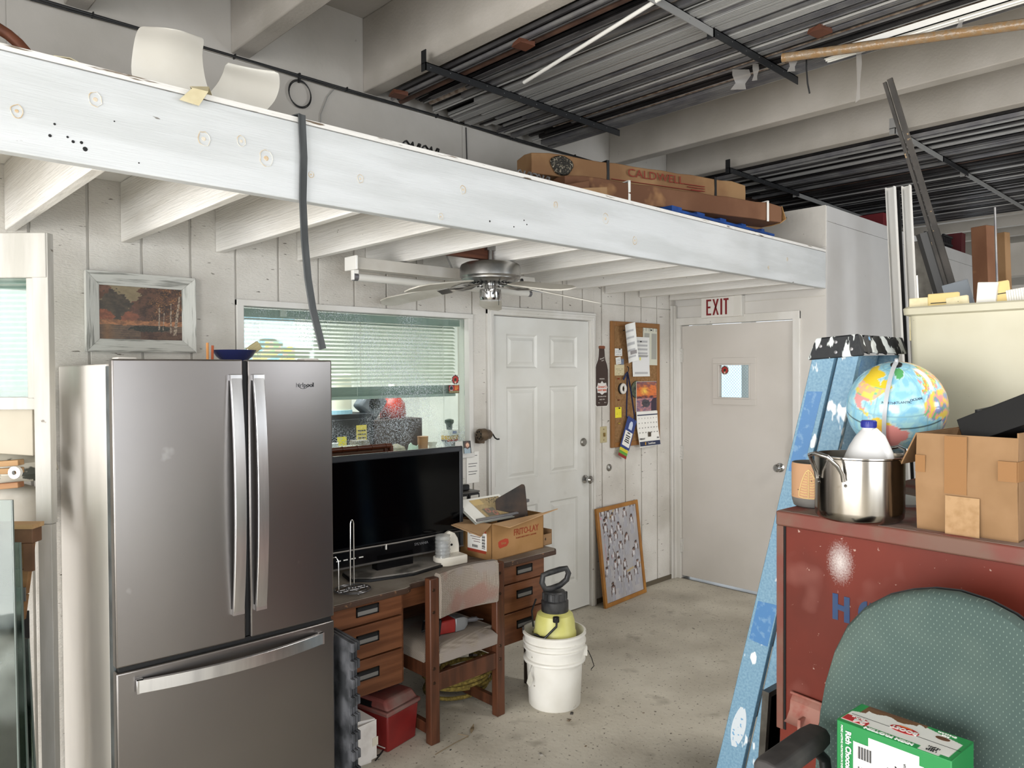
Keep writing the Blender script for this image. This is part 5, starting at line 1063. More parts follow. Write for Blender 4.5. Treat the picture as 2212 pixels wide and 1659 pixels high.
def gcol(lo, la):
    n = nz(lo / 9, la / 9); wx, wy = lo + 2.5 * nz(lo / 6, la / 6, 4), la + 1.8 * nz(lo / 5, la / 5, 9)
    if inp(POLY['gr'], wx, wy): return rgb('#5fae6c')
    if inp(POLY['na'], wx, wy):
        if la > 49: return rgb('#f2d23d') if la < 71 or lo < -80 else rgb('#3f9d6d')
        if lo < -140: return rgb('#4aa273')
        if la < 32.5 and lo < -86: return rgb('#f0a3a0') if la > 17 else rgb('#efcf55')
        q = nz(round(lo / 5) * 3.1, round(la / 4) * 2.7, 2); return rgb('#f3dc6b') if q > .05 else rgb('#f3c08e') if q > -.15 else rgb('#8ccaa0') if q > -.3 else rgb('#f0b9a9')
    if inp(POLY['sa'], wx, wy):
        if lo > -64 and la < 4: return rgb('#ef9d98')
        return rgb('#f1cf4e') if la > 3 else rgb('#8cc69a') if la < -25 else rgb('#f0c14e')
    if inp(POLY['af'], wx, wy): q = nz(lo / 9 + 5, la / 9); return rgb('#f2d75e') if q > .1 else rgb('#f2a6a0') if q > -.1 else rgb('#7fc08c') if q > -.25 else rgb('#8c96c8')
    if inp(POLY['uk'], wx, wy): return rgb('#ef9d98')
    if inp(POLY['eu'], wx, wy) or inp(POLY['as'], wx, wy): q = nz(lo / 7 + 15, la / 6); return rgb('#ef9a52') if q > .15 else rgb('#f3d85a') if q > 0 else rgb('#7dbf86') if q > -.2 else rgb('#ef9d98')
    if abs(la) < .5: return rgb('#3b4a4d')
    if min((lo + 180) % 15, 15 - (lo + 180) % 15) < .35 or min((la + 90) % 15, 15 - (la + 90) % 15) < .3: return rgb('#8fc0cf')
    for k in ('na', 'sa', 'eu', 'af', 'gr'):
        if inp(POLY[k], wx + 4, wy) or inp(POLY[k], wx - 5, wy): return rgb('#c3e2e4')
    return rgb('#8fcbe6') if n > .1 else rgb('#9fd4e6') if n > -.2 else rgb('#aee0e6')
vs = []; cs = []; fs = []; NU, NV = 220, 110
for j in range(NV + 1):
    la = -90 + 180 * j / NV
    for i in range(NU):
        lo = -180 + 360 * i / NU; a, b = rad(lo), rad(la); vs.append((GR * cos(b) * cos(a), GR * cos(b) * sin(a), GR * sin(b))); cs.append(hx(gcol(lo, la)))
for j in range(NV):
    for i in range(NU): k = (i + 1) % NU; fs.append((j * NU + i, j * NU + k, (j + 1) * NU + k, (j + 1) * NU + i))
me = bpy.data.meshes.new('globe_ball'); me.from_pydata(vs, [], fs); at = me.color_attributes.new('Col', 'FLOAT_COLOR', 'POINT'); at.data.foreach_set('color', [x for c_ in cs for x in c_])
me.materials.append(vcol('globe_print', .18, coat=.4)); me.shade_smooth(); gb = bpy.data.objects.new('globe_ball', me); COL.objects.link(gb); gb.parent = gt; gb.location = (0, 0, gc.z - CZ)
az = math.atan2(-gc.y, -gc.x)                      # direction from the globe to the camera
mr = Matrix.Rotation(az, 4, 'Z') @ Matrix.Rotation(rad(24), 4, 'Y') @ Matrix.Rotation(rad(50), 4, 'Z')
gb.rotation_euler = mr.to_euler()
m_gi = M('globe_ink', '#2b3b55', .5)
for word, lo0, la in (('NORTH', -60, 31), ('ATLANTIC', -42, 32), ('OCEAN', -24, 34)):
    a, b = rad(lo0), rad(la); n_ = Vector((cos(b) * cos(a), cos(b) * sin(a), sin(b))); e_ = Vector((-sin(a), cos(a), 0)); u_ = n_.cross(e_)
    mt = Matrix((e_, u_, n_)).transposed().to_4x4(); mt.translation = n_ * (GR + .0006)
    o = text(word, .0105, m_gi, gb, mt.translation, rot=mt.to_euler(), name='ocean_name')
m_mer = M('meridian_grey', '#b9bcbf', .35)
arc = [mr @ Vector((cos(rad(-62)) * cos(rad(b)), sin(rad(-62)) * cos(rad(b)), sin(rad(b)))) * (GR + .012) for b in range(-90, 91, 6)]
G().tube(arc, 0, sec=[(-.006, -.002), (.006, -.002), (.006, .002), (-.006, .002)]).xf(Matrix.Translation((0, 0, gc.z - CZ))).build('meridian_arm', m_mer, gt, smooth=True)
pole = mr @ Vector((0, 0, 1)); P0 = Vector((0, 0, gc.z - CZ))
G().cyl(P0 + pole * (GR - .002), P0 + pole * (GR + .004), .017, seg=20).build('pole_disc', m_black, gt); G().cyl(P0 + pole * (GR), P0 + pole * (GR + .022), .005, seg=10).build('pole_pin', m_mer, gt)
sp_ = P0 - pole * (GR + .012)
G().tube([sp_, (sp_.x * .7, sp_.y * .7, .06), (0, 0, .02)], .008, 10).build('stem', m_mer, gt); G().lathe([(0, 0), (.10, 0), (.10, .008), (.06, .018), (.02, .026), (0, .027)], 36).build('stand', m_mer, gt, smooth=True)
# cardboard box with black trays
t = thing('brown_box', 'open brown taped cardboard box on the red cabinet beside the steel pot', 'box', (2.178, .699, CZ), rad(-3.8))
W_, D_, H_ = .236, .30, .258; th = .004
def bulge(g, x, y0, y1):    # bulging front wall
    R = []
    for z in (0, H_ / 2, H_): R.append([(x - .012 * sin(pi * z / H_) - (.004 if z == H_ else 0), y, z) for y in [y0 + (y1 - y0) * k / 6 for k in range(7)]])
    return g.sheet(R, th=.004)
bulge(G(), 0, 0, -W_).build('front_wall', m_card, t); G().box(D_ - th, D_, -W_, 0, 0, H_ + .01).box(0, D_, -th, 0, 0, H_ - .002).box(0, D_, -W_, -W_ + th, 0, H_ + .012).box(0, D_, -W_, 0, 0, th).build('box_walls', m_card, t)
G().hexa([(0, 0, H_), (D_, 0, H_), (D_, .004, H_), (0, .004, H_), (.01, .045, H_ - .09), (D_ - .05, .04, H_ - .09), (D_ - .05, .044, H_ - .09), (.01, .049, H_ - .09)]).build('flap', m_card, t)
m_tape = M('brown_tape', '#8a6238', .5, spec=.3); m_tape2 = M('old_clear_tape', '#a5845e', .5, spec=.3, col2='#94734c', scale=30)
B(-.0135, -.0125, -.125, -.072, .105, H_ - .003).build('tape', m_tape, t); B(-.015, -.0136, -.155, -.075, .0, .10).build('tape', m_tape2, t); B(-.0145, -.0125, -.236, -.195, .15, .20).build('tape', m_tape, t); B(-.013, -.0125, -.025, 0, .155, .20).build('tape', m_tape, t); B(-.013, .05, -.238, -.2365, .15, .20).build('tape', m_tape, t)
m_bt = M('black_tray_plastic', '#141415', .45)
t = thing('black_tray', 'black plastic tray tilted on top inside the brown cardboard box', 'tray', (2.23, .60, CZ + .225), rot=(rad(-24), rad(8), rad(-20)))
g = G().box(0, .20, -.19, 0, 0, .004).box(0, .004, -.19, 0, 0, .075).box(.196, .2, -.19, 0, 0, .075).box(0, .2, -.004, 0, 0, .075).box(0, .2, -.19, -.186, 0, .04); g.build('tray_body', m_bt, t, bev=.002)
t = thing('black_basket', 'flat black plastic basket with ribbed sides lying behind the brown box', 'basket', (2.44, .63, CZ + .268), rot=(rad(0), rad(-3), rad(-6)))
g = G().box(0, .3, -.34, .0, 0, .004); g.build('basket_floor', m_bt, t)
for q in ((0, .006, -.34, 0), (.294, .3, -.34, 0), (0, .3, -.006, 0), (0, .3, -.34, -.334)):
    B(q[0], q[1], q[2], q[3], .034, .044).build('rim', m_bt, t); B(q[0], q[1], q[2], q[3], .0, .01).build('lower_rail', m_bt, t)
for k in range(15): B(0, .006, -.34 + k * .024, -.336 + k * .024, 0, .036).build('rib', m_bt, t)
t = thing('support_carton', 'cardboard carton behind the brown box holding up the black basket', 'box', (2.50, .60, CZ), rad(-4)); B(0, .26, -.36, -.02, 0, .262).build('carton_body', m_card, t, bev=.003)
t = thing('crumpled_paper', 'crumpled white paper lying in the flat black basket', 'paper', (2.55, .42, CZ + .29)); G().lathe([(.02, 0), (.05, .01), (.055, .03), (.03, .055), (.01, .06)], 9).build('paper_ball', m_paper, t)
# cream storage bin with envelopes
bn = thing('cream_bin', 'tall cream plastic bin packed with envelopes on the back of the red cabinet', 'bin', (2.93, .985, CZ), rad(-2))
m_bn = M('cream_plastic', '#c6c1ab', .45, col2='#beb8a0', scale=3, spk=('#8a826a', 45, .745, .76), bump=.02, bscale=30)
BW, BD, BH = .53, .36, .655
def rr(x0, x1, y0, y1, z, r=.03): 
    o = []
    for cx, cy_, a0_ in ((x1 - r, y1 - r, 0), (x0 + r, y1 - r, 90), (x0 + r, y0 + r, 180), (x1 - r, y0 + r, 270)):
        for k in range(5): a = rad(a0_ + k * 22.5); o.append((cx + r * cos(a), cy_ + r * sin(a), z))
    return o
G().rings([rr(.02, BD - .02, -BW + .035, -.03, 0), rr(.0, BD, -BW, -.01, BH - .03)], cap=False).build('bin_wall', m_bn, bn, smooth=True)
G().rings([rr(.02, BD - .02, -BW + .035, -.03, 0), rr(.02, BD - .02, -BW + .035, -.03, .01)]).build('bin_floor', m_bn, bn)
g = G(); g.rings([rr(.005, BD - .005, -BW + .005, -.015, BH - .035), rr(-.016, BD + .016, -BW - .016, .006, BH - .028), rr(-.018, BD + .018, -BW - .018, .008, BH - .006), rr(-.012, BD + .012, -BW - .012, .002, BH), rr(.004, BD - .004, -BW + .004, -.014, BH - .002), rr(.006, BD - .006, -BW + .006, -.016, BH - .04)], cap=False); g.build('bin_rim', m_bn, bn, smooth=True)
m_en = M('manila_paper', '#dcc487', .8); m_en2 = M('cream_paper', '#e5dab6', .8, col2='#d9cca2', scale=20)
er = random.Random(11)
for i, (y, w_, h_, mt, nm, lb) in enumerate((( -.04, .085, .05, m_en2, 'envelope', 'cream envelope at the left end of the cream bin'), (-.11, .10, .065, m_en, 'folder', 'manila folder with a dark line second from the left in the cream bin'), (-.165, .07, .045, m_en2, 'envelope', 'curled cream envelope in front of the manila folder in the bin'), (-.235, .06, .10, m_paper, 'envelope', 'tall white envelope tilted in the middle of the cream bin'), (-.285, .09, .10, m_en, 'folder', 'manila folder standing tall at the middle of the cream bin'), (-.355, .065, .065, m_paper, 'index_cards', 'block of white index cards right of the middle folder'), (-.43, .09, .07, m_paper, 'envelope', 'white envelope bundle near the right end of the cream bin'))):
    t = thing(nm, lb, 'paper' if 'card' not in nm else 'cards', (2.93 + .06, .985 + y, CZ + BH - .12), rot=(rad(er.uniform(-8, 8)), rad(er.uniform(-4, 4)), rad(er.uniform(-6, 6))))
    B(0, .05 if 'card' in nm else .02, -w_ / 2, w_ / 2, 0, .12 + h_ * .75).build('sheets', mt, t, bev=.003)
    if nm == 'folder': B(-.001, 0, -w_ / 2, w_ / 2 - .01, .10 + h_ * .5, .103 + h_ * .5).build('dark_line', m_ink, t)
    if 'card' in nm:
        for q in range(9): B(-.001, 0, -w_ / 2 + q * .0072, -w_ / 2 + q * .0072 + .001, .1, .12 + h_ * .75).build('card_edge', M('card_edge', '#b9b4a4', .8), t)
t = thing('crumpled_bag', 'crumpled cream paper bag heaped at the right end of the cream bin', 'bag', (3.09, .53, CZ + BH - .04)); G().rings([[(.08 * s_ * cos(a) * (1 + .15 * sin(5 * a + z * 90)), .10 * s_ * sin(a) * (1 + .12 * sin(7 * a + z * 50)), z) for a in [2 * pi * q / 22 for q in range(22)]] for z, s_ in ((0, .9), (.03, 1.1), (.06, 1.0), (.09, 1.05), (.12, .8), (.13, .4))]).build('bag_body', m_en2, t)
# ---- blue stepladder
ld = thing('stepladder', 'blue paint-splashed fibreglass stepladder with a black top leaning beside the red cabinet', 'ladder', (2.69, 1.6, 0))
m_ld = M('blue_fibreglass', '#6c93ad', .5, col2='#83a6bb', scale=120, lo=.35, hi=.65, spk=('#e6ecee', 17, .635, .66, (1, 1, .45)), spk2=('#5d95c8', 5, .6, .7), bump=.15, bscale=120)
m_ldb = M('blue_sticker', '#4f80b3', .4, col2='#6f97bd', scale=40, lo=.55, hi=.65)
def Y(y): return y - 1.6
# front rail: (y at floor, y at top)  rear rail likewise
F0, F1, T0, T1 = 1.632, 1.525, 1.218, 1.135
R0, R1, U0, U1 = 1.515, 1.430, 1.130, 1.056
zt_ = 1.735
def rail(y0, y1, t0, t1, xa, xb, name, fl=.028):
    g = G(); x0 = xa; x1 = xa + fl if xb > 0 else xa - fl
    g.hexa([(xa, Y(y0), 0), (xa, Y(y1), 0), (xa + .004 * xb, Y(y1), 0), (xa + .004 * xb, Y(y0), 0), (xa, Y(t0), zt_), (xa, Y(t1), zt_), (xa + .004 * xb, Y(t1), zt_), (xa + .004 * xb, Y(t0), zt_)])
    for a, b, s_ in ((y0, t0, -1), (y1, t1, 1)):
        e = .004 * s_
        g.hexa([(xa, Y(a), 0), (x1, Y(a), 0), (x1, Y(a + e), 0), (xa, Y(a + e), 0), (xa, Y(b), zt_), (x1, Y(b), zt_), (x1, Y(b + e), zt_), (xa, Y(b + e), zt_)])
    return g.build(name, m_ld, ld, bev=.0025)
fr_ = rail(F0, F1, T0, T1, 0, 1, 'front_rail'); rail(F0, F1, T0, T1, .42, -1, 'front_rail'); rail(R0, R1, U0, U1, .012, 1, 'rear_rail'); rail(R0, R1, U0, U1, .40, -1, 'rear_rail')
def ly(z, s_): return Y(F0 + (T0 - F0) * z / zt_ + (F1 - F0 + ((T1 - T0) - (F1 - F0)) * z / zt_) * s_)
m_stepm = M('step_aluminium', '#5b6268', .45, .7)
for z in (.30, .60, .90, 1.20, 1.50): G().hexa([(.004, ly(z, .1), z), (.416, ly(z, .1), z), (.416, ly(z, .95), z), (.004, ly(z, .95), z), (.004, ly(z, .1), z + .02), (.416, ly(z, .1), z + .02), (.416, ly(z, .95), z + .02), (.004, ly(z, .95), z + .02)]).build('step', m_stepm, ld)
for z in (.4, .8, 1.2, 1.55): y = Y(R0 + (U0 - R0) * z / zt_ - .04); G().cyl((.03, y, z), (.39, y, z), .011, seg=10).build('rear_brace', m_stepm, ld)
m_bk2 = M('splashed_black_cap', '#232528', .6, spk=('#dfe4e2', 26, .535, .56, (1, 1, .35)), spk2=('#6ea2cf', 9, .66, .68), bump=.4, bscale=50)
g = G().hexa([(-.012, Y(1.235), 1.715), (-.012, Y(1.035), 1.728), (.008, Y(1.035), 1.728), (.008, Y(1.235), 1.715), (-.008, Y(1.205), 1.795), (-.008, Y(1.052), 1.805), (.008, Y(1.052), 1.805), (.008, Y(1.205), 1.795)])
g.build('cap_end', m_bk2, ld, bev=.006, seg=3)
g = G(); R = []
for x, dz in ((.0, 0), (.03, .0), (.034, -.008), (.05, -.008), (.055, 0), (.11, 0), (.115, -.008), (.13, -.008), (.135, 0), (.19, 0), (.195, -.008), (.21, -.008), (.215, 0), (.30, 0), (.31, -.008), (.325, -.008), (.33, 0), (.425, 0), (.43, -.004)):
    R.append([(x, Y(1.205), 1.765 + dz), (x, Y(1.205), 1.795 + dz), (x, Y(1.055), 1.803 + dz), (x, Y(1.035), 1.74 + dz), (x, Y(1.045), 1.738)])
g.rings(R).build('cap_top', m_bk2, ld, bev=.003)
for y, z in ((1.185, 1.765), (1.13, 1.778), (1.13, 1.742), (1.075, 1.752)): G().lathe([(0, .013), (.006, .012), (.007, .01)], 10, (0, Y(y), z), ax='X').build('rivet', m_alu, ld)
G().hexa([(-.001, ly(1.30, .12), 1.30), (-.001, ly(1.30, .72), 1.29), (.0, ly(1.30, .72), 1.29), (0, ly(1.30, .12), 1.30), (-.001, ly(1.60, .12), 1.60), (-.001, ly(1.60, .8), 1.60), (0, ly(1.60, .8), 1.60), (0, ly(1.60, .12), 1.60)]).build('label_sticker', m_ldb, ld)
G().hexa([(-.001, ly(.62, .12), .62), (-.001, ly(.62, .9), .61), (.0, ly(.62, .9), .61), (0, ly(.62, .12), .62), (-.001, ly(.78, .12), .78), (-.001, ly(.78, .95), .78), (0, ly(.78, .95), .78), (0, ly(.78, .12), .78)]).build('label_sticker', m_ldb, ld)
wl_ = [(ly(.17 + .17 * k / 8, .5 + w_ * sin(pi * (k + .6) / 9.2) ** .7), .17 + .17 * k / 8) for w_, ks in ((-.27, range(9)), (.3, range(8, -1, -1))) for k in ks]
G().prism(wl_, 'X', -.0012, 0).build('peeling_sticker', M('peeling_white_sticker', '#cdd6dc', .6, col2='#6fa3ca', scale=60, lo=.6, hi=.63), ld)
y_, z_ = ly(1.02, 1.0), 1.02
G().rbox((-.006, y_ - .01, 1.13), (.006, .03, .05), (rad(25), 0, 0)).build('spreader_hinge', m_alu, ld); G().rbox((-.006, y_ + .02, .92), (.006, .022, .13), (rad(-13), 0, 0)).build('spreader_bar', m_alu, ld, bev=.003)
# window frames leaning between the ladder and the cabinet
m_win = M('grey_window_metal', '#6f6c66', .4, .8, col2='#55524d', scale=9)
for i, (x, y, lb) in enumerate(((2.42, 1.30, 'thin metal window frame leaning between ladder and red cabinet, nearest the ladder'), (2.46, 1.245, 'second metal window frame leaning against the red cabinet side'), (2.50, 1.19, 'dark metal window frame flat against the red cabinet side'))):
    t = thing('window_frame', lb, 'frame', (x, y, 0), rot=(rad(4), 0, rad(-2)), group='metal frames leaning on the cabinet side')
    h = .56 - .04 * i
    for q in ((0, .02, 0, h), (.5, .52, 0, h), (.02, .5, 0, .02), (.02, .5, h - .02, h)): B(q[0], q[1], -.012, .012, q[2], q[3]).build('frame_rail', m_win, t)
    B(.02, .5, -.002, .002, .02, h - .02).build('pane', glassm('dirty_pane', '#b9bab2'), t)
# ---- green office chair
oc = thing('office_chair', 'green dotted fabric office chair with black armrest in the right foreground', 'chair', (1.62, .45, 0))
OX = 1.885
def dotted():
    m = bpy.data.materials.new('green_dotted_fabric'); m.use_nodes = True; N = m.node_tree.nodes; L = m.node_tree.links; b = N['Principled BSDF']; b.inputs['Roughness'].default_value = .9
    tc = N.new('ShaderNodeTexCoord'); sp = N.new('ShaderNodeSeparateXYZ'); L.new(tc.outputs['Object'], sp.inputs[0])
    def mth(op, a, c=None, d=None):
        n = N.new('ShaderNodeMath'); n.operation = op
        for i, x in enumerate((a, c, d)):
            if x is None: continue
            if isinstance(x, (int, float)): n.inputs[i].default_value = x
            else: L.new(x, n.inputs[i])
        return n.outputs[0]
    def dots(oy, oz):
        fy = mth('SUBTRACT', mth('FRACT', mth('MULTIPLY_ADD', sp.outputs[1], 79., oy)), .5); fz = mth('SUBTRACT', mth('FRACT', mth('MULTIPLY_ADD', sp.outputs[2], 52., oz)), .5)
        d = mth('ADD', mth('MULTIPLY', mth('MULTIPLY', fy, fy), 2.2), mth('MULTIPLY', fz, fz)); return mth('LESS_THAN', d, .011)
    dm = mth('MAXIMUM', dots(0, 0), dots(.5, .5))
    n = N.new('ShaderNodeTexNoise'); n.inputs['Scale'].default_value = 4; L.new(tc.outputs['Object'], n.inputs[0]); r = N.new('ShaderNodeMapRange'); r.inputs[1].default_value = .45; r.inputs[2].default_value = .75; L.new(n.outputs[0], r.inputs[0])
    a = N.new('ShaderNodeMix'); a.data_type = 'RGBA'; L.new(r.outputs[0], a.inputs[0]); a.inputs[6].default_value = hx('#3f504c'); a.inputs[7].default_value = hx('#55635c')
    x = N.new('ShaderNodeMix'); x.data_type = 'RGBA'; L.new(mth('MULTIPLY', dm, .38), x.inputs[0]); L.new(a.outputs[2], x.inputs[6]); x.inputs[7].default_value = hx('#8fa196'); L.new(x.outputs[2], b.inputs[0])
    n3 = N.new('ShaderNodeTexNoise'); n3.inputs['Scale'].default_value = 350; L.new(tc.outputs['Object'], n3.inputs[0]); bp = N.new('ShaderNodeBump'); bp.inputs[0].default_value = .3; bp.inputs[1].default_value = .002; L.new(n3.outputs[0], bp.inputs['Height']); L.new(bp.outputs[0], b.inputs['Normal']); return m
m_gf = dotted()
pxo = [(1768, 1659), (1771, 1600), (1778, 1530), (1788, 1470), (1806, 1405), (1832, 1350), (1868, 1312), (1912, 1290), (1960, 1280), (2010, 1277), (2065, 1283), (2130, 1303), (2190, 1332), (2245, 1370), (2290, 1430), (2315, 1520), (2325, 1620), (2322, 1720), (2300, 1800), (2200, 1850), (2000, 1860), (1860, 1830), (1800, 1770), (1772, 1710)]
ol = [onp(x, y, 0, OX) for x, y in pxo]; cyy = sum(p.y for p in ol) / len(ol); czz = sum(p.z for p in ol) / len(ol)
def ring(s_, dx): return [(OX + dx - 1.62 + .05 * ((p.y - cyy) * s_ / .25) ** 2 * -.6, cyy + (p.y - cyy) * s_ - .45, czz + (p.z - czz) * s_) for p in ol]
G().rings([ring(.5, .075), ring(.9, .07), ring(.98, .05), ring(1, .03), ring(1, .012), ring(.975, -.004), ring(.92, -.012), ring(.8, -.016), ring(.6, -.012), ring(.3, -.008), ring(.05, -.006)]).build('backrest', m_gf, oc, smooth=True)
G().rings([ring(.5, .085), ring(.93, .08), ring(.99, .06), ring(1.005, .045)]).build('back_shell', m_black, oc, smooth=True)
G().rings([sq(.235, .475, 4), sq(.25, .49, 4), sq(.25, .54, 4), sq(.23, .56, 4), sq(.1, .562, 4)]).xf(Matrix.Translation((0, 0, 0))).build('seat', m_gf, oc, smooth=True)
m_arm = M('black_armrest', '#2a2828', .7, col2='#3b3837', scale=12)
def armr(A, Bp, par):
    A = Vector(A); Bp = Vector(Bp); d = (Bp - A).normalized(); s_ = Vector((0, 0, 1)).cross(d).normalized(); R = []
    for u, w_, h in ((-.015, .022, .014), (0, .030, .02), (.06, .034, .022), (.8, .034, .022), (.95, .03, .02), (1.0, .02, .014)):
        p = A.lerp(Bp, u); R.append([p + s_ * w_ * c_ + Vector((0, 0, h * e)) for c_, e in ((-1, -.6), (-1, .4), (-.7, 1), (0, 1.15), (.7, 1), (1, .4), (1, -.6), (.7, -1), (-.7, -1))])
    return G().rings(R).build('armrest', m_arm, par, bev=.003)
def lc(p): return (p.x - 1.62, p.y - .45, p.z)
a_ = lc(onp(1655, 1668, 2, .80)); b_ = lc(onp(1772, 1583, 2, .80)); armr(a_, b_, oc)
G().tube([(b_[0] - .05, b_[1], .785), (b_[0] + .0, b_[1] - .01, .74), (b_[0] + .0, b_[1] - .03, .6), (0.05, .12, .50), (.0, .06, .47)], .014, 10).build('arm_bracket', m_black, oc, smooth=True)
a2, b2 = (a_[0], -a_[1] - .02, a_[2]), (b_[0], -b_[1] - .02, b_[2]); armr(a2, b2, oc)
G().tube([(b2[0] - .05, b2[1], .785), (b2[0], b2[1], .74), (b2[0], b2[1] + .03, .6), (.05, -.12, .50), (0, -.06, .47)], .014, 10).build('arm_bracket', m_black, oc, smooth=True)
G().tube([(.33, 0, .72), (.31, 0, .55), (.22, 0, .46), (0, 0, .46)], .018, 10).build('back_bar', m_black, oc, smooth=True)
G().cyl((0, 0, .07), (0, 0, .47), .025, seg=16).build('gas_column', m_black, oc, smooth=True)
for k in range(5):
    a = 2 * pi * k / 5 + .3; G().hexa([(.0, -.02, .06), (.30, -.015, .055), (.30, .015, .055), (0, .02, .06), (0, -.02, .10), (.30, -.012, .075), (.30, .012, .075), (0, .02, .10)]).xf(Matrix.Rotation(a, 4, 'Z')).build('base_leg', m_black, oc)
    G().cyl((.29 * cos(a) - .012 * sin(a), .29 * sin(a) + .012 * cos(a), .028), (.29 * cos(a) + .012 * sin(a), .29 * sin(a) - .012 * cos(a), .028), .028, seg=14).build('caster', m_black, oc)
# ---- drink carton on the chair
bt = thing('drink_carton', 'green and white chocolate drink carton standing on the green office chair seat', 'box', (1.661, .697, .562), rad(-4))
LW, LD, LH = .235, .118, .338
m_grn = M('carton_green', '#1c7a3e', .45); m_bw = M('carton_white', '#efefec', .45); m_brd = M('carton_brand_red', '#c22a2e', .45); m_brn = M('choc_brown', '#6b452c', .5)
B(0, LD, -LW, 0, 0, LH).build('carton_body', m_grn, bt, bev=.002)
# top face, u from left to right (y from 0 to -LW), v from front to back
def top(u, v):
    if u < .012 or u > .985: return rgb('#2a8a48')
    if v > .93 - .1 * 0 and u > .08 and u < .5: return rgb('#6b452c')
    bl_ = .78 - .28 * max(0, (u - .05)) ** .5 * 0 + .05 * sin(u * 22)
    if u < .12 and v > .55 + (u) * .8: return rgb('#2a9a50') if u < .075 else rgb('#7a5130')
    if v > .80 + .05 * sin(u * 26) + (.0 if u < .55 else .1) and u < .62: return rgb('#7a5130')
    if u > .62 and v > .93 - (u - .62) * .62: return rgb('#2a9a50')
    if v < .10 + (0 if u < .22 else .05) and u < .72: return rgb('#2a9a50')
    if v < .10 and u >= .72: return rgb('#e9e9e6') if u < .9 else rgb('#2a9a50')
    if u > .955: return rgb('#2a9a50')
    return rgb('#f7f7f4')
o = art('top_print', LD, LW, 60, 110, lambda a, b: top(1 - b, a), bt, (0, -LW, LH + .0006), (0, 0, 0), rough=.4)
def tp(u, v, s_, size, m, nm='lettering', sx=1, bold=0, extra=0, shear=0): return text(s_, size, m, bt, (v * LD, -u * LW, LH + .0012 + extra), rot=(0, 0, pi / 2), name=nm, sx=sx, bold=bold, shear=shear)
G().xf(Matrix()).prism([(.43 * LD + .0 + .15 * LD * cos(a) * .9 + .08 * LD, -.51 * LW + .125 * LW * sin(a)) for a in [2 * pi * q / 28 for q in range(28)]], 'Z', LH + .0008, LH + .0014).build('red_oval', m_brd, bt)
tp(.51, .50, 'BOOST', .0185, m_bw, sx=.9, bold=.0007, extra=.0004); tp(.50, .615, 'Nutritional', .006, M('carton_orange', '#e07a2a', .5), extra=.0004)
G().prism([(.13 * LD, -.02 * LW), (.36 * LD, -.02 * LW), (.36 * LD, -.20 * LW), (.27 * LD, -.245 * LW), (.13 * LD, -.245 * LW)], 'Z', LH + .0008, LH + .0014).build('red_flag', m_brd, bt)
tp(.17, .23, '24', .026, m_bw, bold=.001, extra=.0004); tp(.13, .335, 'BOTTLES', .007, m_bw, extra=.0004)
tp(.46, .075, 'HIGH PROTEIN', .013, m_bw, bold=.0006, sx=1.15); tp(.80, .88, 'Rich\nChocolate', .009, m_bw, shear=.2)
B(.44 * LD, .452 * LD, -LW * .99, -.04 * LW, LH + .0006, LH + .001).build('seam', m_black, bt)
for i, s_ in enumerate(('12 JAN', '2027', '1 0532')): tp(.82, .24 - i * .07, s_, .008, m_ink)
G().prism([(.70 * LD + .07 * LD * cos(a), -.80 * LW - .06 * LW * sin(a)) for a in [2 * pi * q / 20 for q in range(20)]], 'Z', LH + .0008, LH + .0012).build('picture_oval', m_brn, bt)
# front face prints, local y from 0 to -LW, z up
fx = -.0008
def fb_(u0, u1, z0, z1, nm, m, d=0): return B(fx - d, 0, -u1 * LW, -u0 * LW, z0 * LH, z1 * LH).build(nm, m, bt)
fb_(.16, .78, .02, .90, 'white_panel', m_bw); fb_(.30, .74, .90, .955, 'white_panel', m_bw); fb_(.17, .60, .40, .90, 'paper_label', m_paper, .0008)
def ft(u, z, s_, size, m, r=-pi / 2, sx=1, bold=0, d=.0018, shear=0): return text(s_, size, m, bt, (fx - d, -u * LW, z * LH), rot=(pi / 2, r, -pi / 2) if 0 else Euler((pi / 2, 0, -pi / 2)).to_matrix().to_4x4().to_euler() if r == 0 else (Matrix.Rotation(-pi / 2, 3, 'Z') @ Matrix.Rotation(pi / 2, 3, 'X') @ Matrix.Rotation(r, 3, 'Z')).to_euler(), sx=sx, bold=bold, shear=shear)
ft(.115, .80, 'Rich Chocolate', .0165, m_bw, bold=.0005); ft(.055, .80, 'MORE LASTING NUTRITION IN EVERY DRINK', .006, m_bw)
for i in range(16): B(fx - .0016, 0, -(.20 + .0 + .0085 * i) * LW - .0012 * (i % 3), -(.20 + .0085 * i) * LW, .80 * LH, .88 * LH).build('barcode', m_ink, bt)
for i in range(14): B(fx - .0016, 0, -.42 * LW, -.20 * LW, (.62 - .0 - .011 * i) * LH - .0008, (.62 - .011 * i) * LH).build('barcode', m_ink, bt)
ft(.32, .74, 'E 162 67L   WC', .008, m_ink, r=0); ft(.50, .78, '127', .022, m_ink); ft(.58, .80, '27', .03, m_ink, bold=.0006); ft(.69, .74, '20', .03, m_ink, bold=.0006); ft(.73, .80, 'PROTEIN', .008, m_ink); ft(.62, .83, 'VIT. & MIN.', .007, m_ink); ft(.86, .60, 'PROTEIN', .02, m_bw)
